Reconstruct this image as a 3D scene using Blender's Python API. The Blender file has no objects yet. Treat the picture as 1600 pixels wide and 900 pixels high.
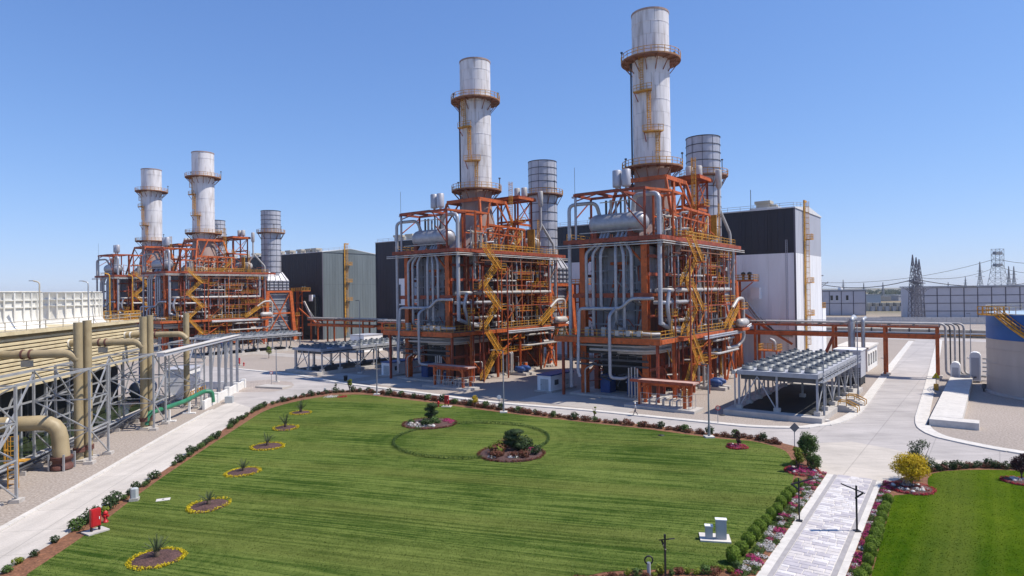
import bpy, math, random
from mathutils import Vector, Matrix
from mathutils.geometry import tessellate_polygon
R = math.radians
scene = bpy.context.scene
col = scene.collection
random.seed(7)

# ------------------------------------------------------------------ camera
FPX, CAM_H, PITCH, ROLL = 1005.0, 18.0, R(0.34), 0.014
cf = Vector((0, math.cos(PITCH), math.sin(PITCH)))
cu0 = Vector((0, -math.sin(PITCH), math.cos(PITCH)))
cr0 = Vector((1, 0, 0))
cu = cu0 * math.cos(ROLL) + cr0 * math.sin(ROLL)
cr = cr0 * math.cos(ROLL) - cu0 * math.sin(ROLL)
cam_data = bpy.data.cameras.new('camera')
cam_data.sensor_width = 36.0
cam_data.lens = 36.0 * FPX / 1600.0
cam_data.clip_start = 0.5
cam_data.clip_end = 20000
cam = bpy.data.objects.new('camera', cam_data)
col.objects.link(cam)
cam.matrix_world = Matrix(((cr.x, cu.x, -cf.x, 0), (cr.y, cu.y, -cf.y, 0), (cr.z, cu.z, -cf.z, CAM_H), (0, 0, 0, 1)))
scene.camera = cam

# ------------------------------------------------------------------ sky, sun, exposure
SUN_EL, SUN_AZ = R(56), R(95)          # azimuth clockwise from +Y; the sun stands to the right
sun_dir = Vector((math.sin(SUN_AZ) * math.cos(SUN_EL), math.cos(SUN_AZ) * math.cos(SUN_EL), math.sin(SUN_EL)))
world = bpy.data.worlds.new('World')
scene.world = world
world.use_nodes = True
wn = world.node_tree.nodes
sky = wn.new('ShaderNodeTexSky')
sky.sky_type = 'NISHITA'
sky.sun_disc = False
sky.sun_elevation = SUN_EL
sky.sun_rotation = SUN_AZ
sky.altitude = 100
sky.air_density = 1.0
sky.dust_density = 0.0
sky.ozone_density = 8.0
# soft shoulder and white balance of the whole sky, as a camera would record it
def vm(op, a, b):
    n = wn.new('ShaderNodeVectorMath'); n.operation = op
    for i, x in enumerate((a, b)):
        if isinstance(x, tuple): n.inputs[i].default_value = x
        else: world.node_tree.links.new(x, n.inputs[i])
    return n.outputs[0]
den = vm('ADD', vm('MULTIPLY', sky.outputs[0], (.135, .135, .135)), (1, 1, 1))
skyc = vm('MULTIPLY', vm('DIVIDE', sky.outputs[0], den), (1.0, 1.12, 1.5))
world.node_tree.links.new(skyc, wn['Background'].inputs[0])
wn['Background'].inputs[1].default_value = 0.15
sd = bpy.data.lights.new('sun', 'SUN')
sd.energy = 4.6
sd.angle = R(0.5)
sd.color = (1.0, 0.93, 0.82)
sun = bpy.data.objects.new('sun', sd)
col.objects.link(sun)
sun.rotation_euler = (-sun_dir).to_track_quat('-Z', 'Y').to_euler()
scene.view_settings.view_transform = 'Standard'
scene.view_settings.look = 'None'
scene.view_settings.exposure = 0.30
scene.view_settings.gamma = 1.0

# ------------------------------------------------------------------ layout: pixel of the survey photo -> point on the ground
def G(x, y, z=0.0):
    d = cf * FPX + cr * (x - 800) + cu * (450 - y)
    t = (z - CAM_H) / d.z
    return Vector((d.x * t, d.y * t, z))

PA = R(37)                                         # the plant grid is turned 37 degrees
UX = Vector((math.cos(PA), -math.sin(PA), 0))       # along a boiler front, to the right
UY = Vector((math.sin(PA), math.cos(PA), 0))        # gas path, away from the camera
SITE = [Vector((26.8, 121.3, 0)), Vector((-7.7, 145.3, 0)), Vector((-109.5, 228.9, 0)), Vector((-144.1, 257.9, 0))]
def LW(k, x, y, z=0.0):
    return SITE[k] + UX * x + UY * y + Vector((0, 0, z))

# ------------------------------------------------------------------ mesh helpers
class MB:
    def __init__(s):
        s.v, s.f, s.sm = [], [], []
    def add(s, vs, fs, smooth=False):
        b = len(s.v)
        s.v += [tuple(p) for p in vs]
        for f in fs:
            s.f.append(tuple(b + i for i in f))
            s.sm.append(smooth)
        return s
    def box(s, c, d, rz=0.0):
        hx, hy, hz = d[0] / 2, d[1] / 2, d[2] / 2
        ca, sa = math.cos(rz), math.sin(rz)
        vs = []
        for dz in (-hz, hz):
            for dx, dy in ((-hx, -hy), (hx, -hy), (hx, hy), (-hx, hy)):
                vs.append((c[0] + dx * ca - dy * sa, c[1] + dx * sa + dy * ca, c[2] + dz))
        return s.add(vs, [(3, 2, 1, 0), (4, 5, 6, 7), (0, 1, 5, 4), (1, 2, 6, 5), (2, 3, 7, 6), (3, 0, 4, 7)])
    def bb(s, x0, x1, y0, y1, z0, z1):
        return s.box(((x0 + x1) / 2, (y0 + y1) / 2, (z0 + z1) / 2), (x1 - x0, y1 - y0, z1 - z0))
    def beam(s, p, q, w, h=None):
        p, q = Vector(p), Vector(q)
        h = w if h is None else h
        d = (q - p)
        if d.length < 1e-6:
            return s
        d.normalize()
        ref = Vector((0, 0, 1)) if abs(d.z) < 0.95 else Vector((0, 1, 0))
        a = d.cross(ref).normalized() * (w / 2)
        b = a.cross(d).normalized() * (h / 2)
        vs = [p - a - b, p + a - b, p + a + b, p - a + b, q - a - b, q + a - b, q + a + b, q - a + b]
        return s.add(vs, [(3, 2, 1, 0), (4, 5, 6, 7), (0, 1, 5, 4), (1, 2, 6, 5), (2, 3, 7, 6), (3, 0, 4, 7)])
    def hcol(s, x, y, z0, z1, w, t=0.12):
        s.bb(x - w / 2, x + w / 2, y - w / 2, y - w / 2 + t, z0, z1)
        s.bb(x - w / 2, x + w / 2, y + w / 2 - t, y + w / 2, z0, z1)
        return s.bb(x - t / 2, x + t / 2, y - w / 2 + t, y + w / 2 - t, z0, z1)
    def tube(s, pts, r, n=8, fillet=0.0, caps=True):
        pts = [Vector(p) for p in pts]
        if fillet > 0 and len(pts) > 2:
            out = [pts[0]]
            for i in range(1, len(pts) - 1):
                a, b, c = pts[i - 1], pts[i], pts[i + 1]
                d0, d1 = (a - b), (c - b)
                f = min(fillet, d0.length * .45, d1.length * .45)
                p0, p1 = b + d0.normalized() * f, b + d1.normalized() * f
                for k in range(5):
                    t = k / 4
                    out.append(p0 * (1 - t) ** 2 + b * 2 * t * (1 - t) + p1 * t * t)
            out.append(pts[-1])
            pts = out
        rs = r if isinstance(r, (list, tuple)) else [r] * len(pts)
        d = (pts[1] - pts[0]).normalized()
        ref = Vector((0, 0, 1)) if abs(d.z) < 0.9 else Vector((1, 0, 0))
        a = d.cross(ref).normalized()
        vs, fs = [], []
        for i, p in enumerate(pts):
            if i == 0:
                t = (pts[1] - p).normalized()
            elif i == len(pts) - 1:
                t = (p - pts[i - 1]).normalized()
            else:
                t = ((pts[i + 1] - p).normalized() + (p - pts[i - 1]).normalized()).normalized()
            a = (a - t * a.dot(t)).normalized()
            b = t.cross(a)
            for k in range(n):
                an = 2 * math.pi * k / n
                vs.append(p + (a * math.cos(an) + b * math.sin(an)) * rs[i])
        for i in range(len(pts) - 1):
            for k in range(n):
                k2 = (k + 1) % n
                fs.append((i * n + k, i * n + k2, (i + 1) * n + k2, (i + 1) * n + k))
        s.add(vs, fs, True)
        if caps:
            s.add(vs[:n], [tuple(range(n))[::-1]])
            s.add(vs[-n:], [tuple(range(n))])
        return s
    def lathe(s, prof, n=24, c=(0, 0, 0), cap=True, axis='z', smooth=True):
        vs, fs = [], []
        for r, z in prof:
            for k in range(n):
                a = 2 * math.pi * k / n
                if axis == 'z':
                    vs.append((c[0] + r * math.cos(a), c[1] + r * math.sin(a), c[2] + z))
                elif axis == 'x':
                    vs.append((c[0] + z, c[1] + r * math.cos(a), c[2] + r * math.sin(a)))
                else:
                    vs.append((c[0] + r * math.sin(a), c[1] + z, c[2] + r * math.cos(a)))
        for i in range(len(prof) - 1):
            for k in range(n):
                k2 = (k + 1) % n
                fs.append((i * n + k, i * n + k2, (i + 1) * n + k2, (i + 1) * n + k))
        s.add(vs, fs, smooth)
        if cap:
            s.add(vs[:n], [tuple(range(n))[::-1]])
            s.add(vs[-n:], [tuple(range(n))])
        return s
    def ring(s, c, r0, r1, z0, z1, n=24, a0=0.0, a1=2 * math.pi):
        full = abs(a1 - a0 - 2 * math.pi) < 1e-4
        m = n if full else n + 1
        vs, fs = [], []
        for k in range(m):
            a = a0 + (a1 - a0) * k / n
            ca, sa = math.cos(a), math.sin(a)
            for r, z in ((r0, z0), (r1, z0), (r1, z1), (r0, z1)):
                vs.append((c[0] + r * ca, c[1] + r * sa, c[2] + z))
        for k in range(n):
            i, j = k * 4, ((k + 1) % m) * 4
            for e in range(4):
                e2 = (e + 1) % 4
                fs.append((i + e, j + e, j + e2, i + e2))
        if not full:
            fs += [(0, 1, 2, 3), (n * 4 + 3, n * 4 + 2, n * 4 + 1, n * 4)]
        return s.add(vs, fs)
    def rail(s, pts, h=1.15, step=1.6, w=0.07, closed=False):
        pts = [Vector(p) for p in pts]
        if closed:
            pts = pts + [pts[0]]
        for i in range(len(pts) - 1):
            a, b = pts[i], pts[i + 1]
            L = (b - a).length
            n = max(1, round(L / step))
            for z in (h, h * .55, .1):
                s.beam(a + Vector((0, 0, z)), b + Vector((0, 0, z)), w, w)
            for k in range(n + (1 if i == len(pts) - 2 else 0)):
                p = a + (b - a) * (k / n)
                s.beam(p, p + Vector((0, 0, h)), w, w)
        return s
    def ladder(s, p, h, d=(1, 0), w=0.6, cage=True):
        dx, dy = d[0] * w / 2, d[1] * w / 2
        for sg in (-1, 1):
            s.beam((p[0] + sg * dx, p[1] + sg * dy, p[2]), (p[0] + sg * dx, p[1] + sg * dy, p[2] + h), .09)
        z = .4
        while z < h:
            s.beam((p[0] - dx, p[1] - dy, p[2] + z), (p[0] + dx, p[1] + dy, p[2] + z), .06)
            z += .45
        if cage:
            nx, ny = d[1], -d[0]
            z = 2.4
            while z < h:
                pr = [(-1, 0), (-1.1, .6), (-.5, 1), (.5, 1), (1.1, .6), (1, 0)]
                q = [(p[0] + a * dx + b * nx * .75, p[1] + a * dy + b * ny * .75, p[2] + z) for a, b in pr]
                for i in range(5):
                    s.beam(q[i], q[i + 1], .06)
                z += 1.3
            for a, b in ((-1.1, .6), (-.5, 1), (.5, 1), (1.1, .6)):
                s.beam((p[0] + a * dx + b * nx * .75, p[1] + a * dy + b * ny * .75, p[2] + 2.4),
                       (p[0] + a * dx + b * nx * .75, p[1] + a * dy + b * ny * .75, p[2] + h), .05)
        return s
    def mesh(s, name, *mats):
        me = bpy.data.meshes.new(name)
        me.from_pydata(s.v, [], s.f)
        me.polygons.foreach_set('use_smooth', s.sm)
        for m in mats:
            me.materials.append(m)
        me.update()
        return me
    def build(s, name, m, parent=None, loc=None, rz=0.0):
        return link(name, s.mesh(name, m), parent, loc, rz)

def link(name, me, parent=None, loc=None, rz=0.0):
    o = bpy.data.objects.new(name, me)
    col.objects.link(o)
    if parent is not None:
        o.parent = parent
    if loc is not None:
        o.location = loc
    o.rotation_euler[2] = rz
    return o

def tag(o, label=None, cat=None, group=None, kind=None):
    if label: o['label'] = label
    if cat: o['category'] = cat
    if group: o['group'] = group
    if kind: o['kind'] = kind
    return o

def thing(name, label, cat, loc=(0, 0, 0), rz=0.0, group=None):
    o = bpy.data.objects.new(name, None)
    o.empty_display_size = 0.5
    col.objects.link(o)
    o.location = loc
    o.rotation_euler[2] = rz
    return tag(o, label, cat, group)

def copy_tree(o, parent=None, label=None, loc=None, rz=None, scale=None):
    c = o.copy()
    col.objects.link(c)
    c.parent = parent
    if label: c['label'] = label
    if loc is not None: c.location = loc
    if rz is not None: c.rotation_euler[2] = rz
    if scale is not None: c.scale = scale
    for ch in list(o.children):
        copy_tree(ch, c)
    return c

def sheet(name, pts, z, m, kind='structure', parent=None):
    p3 = [Vector((p[0], p[1], z)) for p in pts]
    tris = tessellate_polygon([p3])
    b = MB()
    fs = []
    for t in tris:
        a, bb_, c = (p3[i] for i in t)
        if (bb_ - a).cross(c - a).z < 0:
            t = (t[0], t[2], t[1])
        fs.append(tuple(t))
    b.add(p3, fs)
    o = b.build(name, m, parent)
    if kind: o['kind'] = kind
    return o

def smooth_line(pts, k=4, closed=False):
    pts = [Vector(p) for p in pts]
    out = []
    n = len(pts)
    for i in range(n if closed else n - 1):
        p0 = pts[(i - 1) % n] if (closed or i > 0) else pts[0]
        p1, p2 = pts[i], pts[(i + 1) % n]
        p3 = pts[(i + 2) % n] if (closed or i < n - 2) else pts[-1]
        for j in range(k):
            t = j / k
            out.append(0.5 * ((2 * p1) + (p2 - p0) * t + (2 * p0 - 5 * p1 + 4 * p2 - p3) * t * t + (3 * p1 - p0 - 3 * p2 + p3) * t ** 3))
    if not closed:
        out.append(pts[-1])
    return out

def walk(pts, step):
    """points and directions every step metres along a line"""
    out, acc = [], 0.0
    nxt = 0.0
    for i in range(len(pts) - 1):
        a, b = Vector(pts[i]), Vector(pts[i + 1])
        L = (b - a).length
        if L < 1e-6: continue
        while nxt <= acc + L:
            out.append((a + (b - a) * ((nxt - acc) / L), (b - a).normalized()))
            nxt += step
        acc += L
    return out

# ------------------------------------------------------------------ materials
def mat(name, c, rough=0.6, metal=0.0, var=0.15, scale=0.6, streak=1.0, bump=0.0, bscale=8.0, dirt=None, dirt_amt=0.4, spec=0.4, coord='world', speck=0.0, speck_scale=12.0):
    m = bpy.data.materials.new(name)
    m.use_nodes = True
    nt = m.node_tree
    N, Lk = nt.nodes, nt.links
    bs = N['Principled BSDF']
    bs.inputs['Roughness'].default_value = rough
    bs.inputs['Metallic'].default_value = metal
    bs.inputs['Specular IOR Level'].default_value = spec
    if coord == 'world':
        src = N.new('ShaderNodeNewGeometry').outputs['Position']
    else:
        src = N.new('ShaderNodeTexCoord').outputs['Object']
    mp = N.new('ShaderNodeMapping')
    mp.inputs['Scale'].default_value = (1, 1, streak)
    Lk.new(src, mp.inputs[0])
    nz = N.new('ShaderNodeTexNoise')
    nz.inputs['Scale'].default_value = scale
    nz.inputs['Detail'].default_value = 6
    nz.inputs['Roughness'].default_value = 0.62
    Lk.new(mp.outputs[0], nz.inputs['Vector'])
    rp = N.new('ShaderNodeMapRange')
    rp.inputs[1].default_value = 0.3
    rp.inputs[2].default_value = 0.7
    rp.inputs[3].default_value = 1 - var
    rp.inputs[4].default_value = 1 + var
    Lk.new(nz.outputs[0], rp.inputs[0])
    mul = N.new('ShaderNodeVectorMath')
    mul.operation = 'SCALE'
    mul.inputs[0].default_value = c
    Lk.new(rp.outputs[0], mul.inputs['Scale'])
    out = mul.outputs[0]
    if speck > 0:
        n3 = N.new('ShaderNodeTexNoise')
        n3.inputs['Scale'].default_value = speck_scale
        n3.inputs['Detail'].default_value = 3
        Lk.new(src, n3.inputs['Vector'])
        r3 = N.new('ShaderNodeMapRange')
        r3.inputs[1].default_value = .35
        r3.inputs[2].default_value = .65
        r3.inputs[3].default_value = 1 - speck
        r3.inputs[4].default_value = 1 + speck
        Lk.new(n3.outputs[0], r3.inputs[0])
        m3 = N.new('ShaderNodeVectorMath')
        m3.operation = 'SCALE'
        Lk.new(out, m3.inputs[0])
        Lk.new(r3.outputs[0], m3.inputs['Scale'])
        out = m3.outputs[0]
    if dirt is not None:
        n2 = N.new('ShaderNodeTexNoise')
        n2.inputs['Scale'].default_value = scale * 2.3
        n2.inputs['Detail'].default_value = 8
        Lk.new(mp.outputs[0], n2.inputs['Vector'])
        r2 = N.new('ShaderNodeMapRange')
        r2.inputs[1].default_value = 0.5
        r2.inputs[2].default_value = 0.72
        r2.inputs[3].default_value = 0
        r2.inputs[4].default_value = dirt_amt
        Lk.new(n2.outputs[0], r2.inputs[0])
        mx = N.new('ShaderNodeMix')
        mx.data_type = 'RGBA'
        Lk.new(r2.outputs[0], mx.inputs[0])
        Lk.new(out, mx.inputs[6])
        mx.inputs[7].default_value = (*dirt, 1)
        out = mx.outputs[2]
    Lk.new(out, bs.inputs['Base Color'])
    if bump > 0:
        n4 = N.new('ShaderNodeTexNoise')
        n4.inputs['Scale'].default_value = bscale
        n4.inputs['Detail'].default_value = 4
        Lk.new(src, n4.inputs['Vector'])
        bp = N.new('ShaderNodeBump')
        bp.inputs['Strength'].default_value = bump
        bp.inputs['Distance'].default_value = 0.05
        Lk.new(n4.outputs[0], bp.inputs['Height'])
        Lk.new(bp.outputs[0], bs.inputs['Normal'])
    return m

M = {}
RUST = (.16, .07, .035)
M['orange'] = mat('orange_steel', (.47, .10, .022), .6, 0, .3, .7, dirt=(.15, .05, .022), dirt_amt=.7)
M['redsteel'] = mat('red_oxide_steel', (.28, .058, .028), .65, 0, .35, .7, dirt=(.09, .035, .022), dirt_amt=.8)
M['rustdeck'] = mat('rusty_platform', (.23, .10, .055), .7, 0, .3, .8, dirt=(.12, .05, .03), dirt_amt=.6)
M['yellow'] = mat('yellow_steel', (.54, .27, .03), .6, 0, .3, .9, dirt=(.2, .085, .025), dirt_amt=.7)
M['stack'] = mat('stack_paint', (.66, .64, .65), .55, 0, .14, .5, .14, dirt=(.30, .25, .22), dirt_amt=.7)
M['stackskirt'] = mat('stack_skirt', (.33, .24, .21), .7, 0, .2, .4, .3, dirt=(.2, .1, .07), dirt_amt=.5)
M['bypass'] = mat('bypass_cladding', (.46, .46, .50), .45, .25, .16, .4, .3, dirt=(.2, .2, .22), dirt_amt=.4)
M['darkring'] = mat('dark_ring_steel', (.06, .065, .085), .6, 0, .2)
M['silver'] = mat('insulation_cladding', (.38, .38, .41), .45, .3, .15, .9, dirt=(.25, .24, .23), dirt_amt=.35)
M['pipewhite'] = mat('pipe_cladding', (.43, .41, .395), .5, .12, .16, .8, dirt=(.3, .28, .26), dirt_amt=.4)
M['casing'] = mat('boiler_casing', (.27, .285, .33), .5, .3, .22, .35, .4, dirt=(.13, .11, .1), dirt_amt=.5)
M['casingbrown'] = mat('boiler_lower_casing', (.15, .05, .032), .6, 0, .3, .4, .5, dirt=(.06, .03, .025), dirt_amt=.6)
M['darkgrey'] = mat('dark_grey_steel', (.07, .072, .08), .6, 0, .25)
M['galv'] = mat('galvanised_steel', (.42, .43, .45), .45, .45, .15, 1.0)
M['greypaint'] = mat('grey_paint', (.33, .34, .37), .55, 0, .12, .8, dirt=(.2, .19, .18), dirt_amt=.3)
M['fangrey'] = mat('fan_grey', (.13, .145, .165), .5, .1, .15, 1.2)
M['blue'] = mat('blue_paint', (.025, .07, .22), .5, 0, .2, .8)
M['navy'] = mat('navy_cladding', (.020, .023, .036), .45, 0, .25, .3, .15)
M['hallwhite'] = mat('white_cladding', (.80, .80, .81), .5, 0, .06, .25, .12, dirt=(.56, .54, .52), dirt_amt=.3)
M['halllight'] = mat('light_grey_cladding', (.42, .43, .48), .5, 0, .06, .25, .25)
M['hallgrey'] = mat('grey_green_cladding', (.13, .155, .165), .5, 0, .12, .3, .15, dirt=(.09, .105, .11), dirt_amt=.4)
M['roofwhite'] = mat('roof_white', (.6, .6, .6), .6, 0, .1)
M['vent'] = mat('roof_vent_beige', (.42, .38, .31), .6, 0, .15)
M['concrete'] = mat('concrete_pad', (.46, .43, .40), .85, 0, .12, .5, bump=.2, dirt=(.3, .27, .24), dirt_amt=.4)
M['kerb'] = mat('kerb_concrete', (.58, .55, .51), .85, 0, .1, .8, bump=.15, dirt=(.36, .33, .3), dirt_amt=.35)
M['whitewash'] = mat('white_render', (.72, .71, .69), .8, 0, .07, .6, dirt=(.5, .47, .43), dirt_amt=.3)
M['beige'] = mat('beige_louvre', (.62, .52, .33), .6, 0, .12, .4, dirt=(.34, .26, .14), dirt_amt=.4)
M['frp'] = mat('tan_frp_pipe', (.34, .27, .16), .5, 0, .16, .6, .5, dirt=(.2, .14, .07), dirt_amt=.5)
M['frpwhite'] = mat('white_frp', (.70, .69, .65), .5, 0, .08, .6, .3, dirt=(.5, .45, .36), dirt_amt=.35)
M['green'] = mat('green_pipe', (.03, .17, .09), .45, 0, .2, .8)
M['flange'] = mat('rusty_flange', (.12, .05, .04), .7, 0, .3, 1.5)
M['tankwhite'] = mat('tank_paint', (.47, .425, .39), .5, 0, .08, .3, .2, dirt=(.36, .33, .3), dirt_amt=.4)
M['tankblue'] = mat('tank_blue', (.015, .11, .36), .5, 0, .08, .5)
M['tankroof'] = mat('tank_roof', (.45, .58, .70), .5, 0, .08, .5)
M['red'] = mat('hydrant_red', (.45, .015, .02), .45, 0, .15, 2.0)
M['black'] = mat('black_steel', (.018, .018, .02), .5, 0, .2, 2.0)
M['polegrey'] = mat('pole_grey', (.26, .27, .30), .5, .3, .12, 1.0)
M['signwhite'] = mat('sign_white', (.75, .75, .75), .5, 0, .04, 2.0)
M['signback'] = mat('sign_back', (.12, .13, .15), .6, .2, .1, 2.0)
M['cabinet'] = mat('cabinet_grey', (.40, .42, .43), .5, 0, .08, 1.5)
M['paver'] = mat('stone_paver', (.60, .57, .56), .8, 0, .14, 1.3, bump=.3, bscale=5, dirt=(.47, .44, .46), dirt_amt=.5, speck=.08, speck_scale=6)
M['paver_b'] = mat('stone_paver_warm', (.55, .51, .49), .8, 0, .14, 1.3, bump=.2, bscale=5, dirt=(.44, .41, .42), dirt_amt=.5)
M['paver_c'] = mat('stone_paver_grey', (.43, .40, .42), .8, 0, .14, 1.3, bump=.2, bscale=5, dirt=(.38, .36, .39), dirt_amt=.5)
M['paverstrip'] = mat('grey_stone_strip', (.33, .31, .31), .85, 0, .12, 2.0)
M['soil'] = mat('soil', (.19, .085, .045), .95, 0, .3, 1.2, bump=.6, bscale=7, speck=.3, speck_scale=6)
M['mulch'] = mat('mulch', (.085, .045, .04), .95, 0, .35, 2.0, bump=.8, bscale=9, speck=.4, speck_scale=9)
M['rock'] = mat('white_rock', (.55, .52, .49), .85, 0, .2, 3.0, bump=.5, bscale=6)
M['pinkplate'] = mat('pale_red_plate', (.50, .33, .28), .6, 0, .15, .8, dirt=(.3, .14, .1), dirt_amt=.4)  # paler, pinker red than the steel edges, for the gantry top
M['glass'] = mat('dark_glass', (.02, .025, .03), .1, 0, .1, 1.0)
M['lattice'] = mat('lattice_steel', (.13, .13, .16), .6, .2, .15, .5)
M['lattice_far'] = mat('far_lattice_steel', (.24, .25, .28), .6, .2, .1, .5)  # paler grey than the nearer masts, for the far pylons
M['wire'] = mat('wire', (.07, .07, .08), .6, .2, .1)
M['mullion'] = mat('dark_frame_strip', (.10, .095, .12), .6, 0, .1)
M['whpanel'] = mat('warehouse_panel', (.50, .49, .52), .7, 0, .06, .2)
M['gravel'] = mat('gravel_bed', (.36, .305, .27), .95, 0, .12, .25, bump=.9, bscale=6, speck=.38, speck_scale=4.5, dirt=(.28, .23, .2), dirt_amt=.3)
M['water'] = mat('green_water', (.035, .05, .02), .12, 0, .2, .6)
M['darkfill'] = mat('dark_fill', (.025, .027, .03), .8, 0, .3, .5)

def fol(name, c, var=.45, scale=2.2, c2=None, amt=.35, sss=.25):
    m = mat(name, c, .65, 0, var, scale, dirt=c2, dirt_amt=amt, spec=.25)
    nt = m.node_tree
    bs = nt.nodes['Principled BSDF']
    tr = nt.nodes.new('ShaderNodeBsdfTranslucent')
    src = bs.inputs['Base Color'].links[0].from_socket
    nt.links.new(src, tr.inputs['Color'])
    mx = nt.nodes.new('ShaderNodeMixShader')
    mx.inputs[0].default_value = sss
    nt.links.new(bs.outputs[0], mx.inputs[1])
    nt.links.new(tr.outputs[0], mx.inputs[2])
    nt.links.new(mx.outputs[0], nt.nodes['Material Output'].inputs[0])
    return m
M['leaf'] = fol('leaf_green', (.065, .115, .025), c2=(.12, .17, .04))
M['leafdark'] = fol('leaf_dark', (.035, .062, .02), c2=(.07, .095, .03))
M['leafred'] = fol('leaf_rust', (.15, .05, .03), c2=(.06, .075, .025), amt=.8)
M['leafyellow'] = fol('leaf_yellow', (.56, .41, .015), var=.25, c2=(.36, .32, .02), sss=.35)
M['leaflime'] = fol('leaf_lime', (.15, .19, .02), var=.35, c2=(.28, .25, .02))
M['leafgrey'] = fol('leaf_grey_green', (.085, .11, .06), c2=(.13, .15, .09))
M['leafpurple'] = fol('leaf_purple', (.05, .02, .025), c2=(.09, .04, .03))
M['box'] = fol('box_shrub', (.14, .22, .02), var=.4, scale=3, c2=(.24, .30, .03), sss=.35)
M['pink'] = fol('flower_pink', (.50, .03, .19), var=.35, scale=4, c2=(.4, .02, .06))
M['fwhite'] = fol('flower_white', (.72, .68, .68), var=.15, scale=4, c2=(.6, .3, .4))
M['fred'] = fol('flower_red', (.42, .04, .05), var=.3, scale=4, c2=(.5, .1, .2))
M['fyellow'] = fol('flower_yellow', (.55, .42, .01), var=.3, scale=3, c2=(.25, .28, .02), amt=.5)
M['bark'] = mat('bark', (.10, .07, .05), .9, 0, .3, 3.0)

def ground_mat():
    m = bpy.data.materials.new('ground_earth')
    m.use_nodes = True
    N, Lk = m.node_tree.nodes, m.node_tree.links
    bs = N['Principled BSDF']
    bs.inputs['Roughness'].default_value = .95
    bs.inputs['Specular IOR Level'].default_value = .1
    ps = N.new('ShaderNodeNewGeometry').outputs['Position']
    n1 = N.new('ShaderNodeTexNoise'); n1.inputs['Scale'].default_value = 4.5; n1.inputs['Detail'].default_value = 3
    n2 = N.new('ShaderNodeTexNoise'); n2.inputs['Scale'].default_value = .05; n2.inputs['Detail'].default_value = 8
    n3 = N.new('ShaderNodeTexNoise'); n3.inputs['Scale'].default_value = .006; n3.inputs['Detail'].default_value = 6
    for n in (n1, n2, n3): Lk.new(ps, n.inputs['Vector'])
    r1 = N.new('ShaderNodeValToRGB')
    r1.color_ramp.elements[0].position = .36; r1.color_ramp.elements[0].color = (.19, .155, .135, 1)
    r1.color_ramp.elements[1].position = .66; r1.color_ramp.elements[1].color = (.47, .41, .37, 1)
    Lk.new(n1.outputs[0], r1.inputs[0])
    r2 = N.new('ShaderNodeValToRGB')
    r2.color_ramp.elements[0].position = .35; r2.color_ramp.elements[0].color = (.31, .27, .235, 1)
    r2.color_ramp.elements[1].position = .7; r2.color_ramp.elements[1].color = (.40, .345, .30, 1)
    Lk.new(n2.outputs[0], r2.inputs[0])
    mx = N.new('ShaderNodeMix'); mx.data_type = 'RGBA'; mx.inputs[0].default_value = .5
    Lk.new(r1.outputs[0], mx.inputs[6]); Lk.new(r2.outputs[0], mx.inputs[7])
    r3 = N.new('ShaderNodeValToRGB')           # fields beyond the plant
    r3.color_ramp.elements[0].position = .4; r3.color_ramp.elements[0].color = (.10, .11, .06, 1)
    r3.color_ramp.elements[1].position = .62; r3.color_ramp.elements[1].color = (.24, .19, .13, 1)
    Lk.new(n3.outputs[0], r3.inputs[0])
    ln = N.new('ShaderNodeVectorMath'); ln.operation = 'LENGTH'; Lk.new(ps, ln.inputs[0])
    mr = N.new('ShaderNodeMapRange'); mr.inputs[1].default_value = 400; mr.inputs[2].default_value = 560
    Lk.new(ln.outputs['Value'], mr.inputs[0])
    m2 = N.new('ShaderNodeMix'); m2.data_type = 'RGBA'
    Lk.new(mr.outputs[0], m2.inputs[0]); Lk.new(mx.outputs[2], m2.inputs[6]); Lk.new(r3.outputs[0], m2.inputs[7])
    Lk.new(m2.outputs[2], bs.inputs['Base Color'])
    bp = N.new('ShaderNodeBump'); bp.inputs['Strength'].default_value = .8; bp.inputs['Distance'].default_value = .05
    Lk.new(n1.outputs[0], bp.inputs['Height']); Lk.new(bp.outputs[0], bs.inputs['Normal'])
    return m
M['ground'] = ground_mat()

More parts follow.
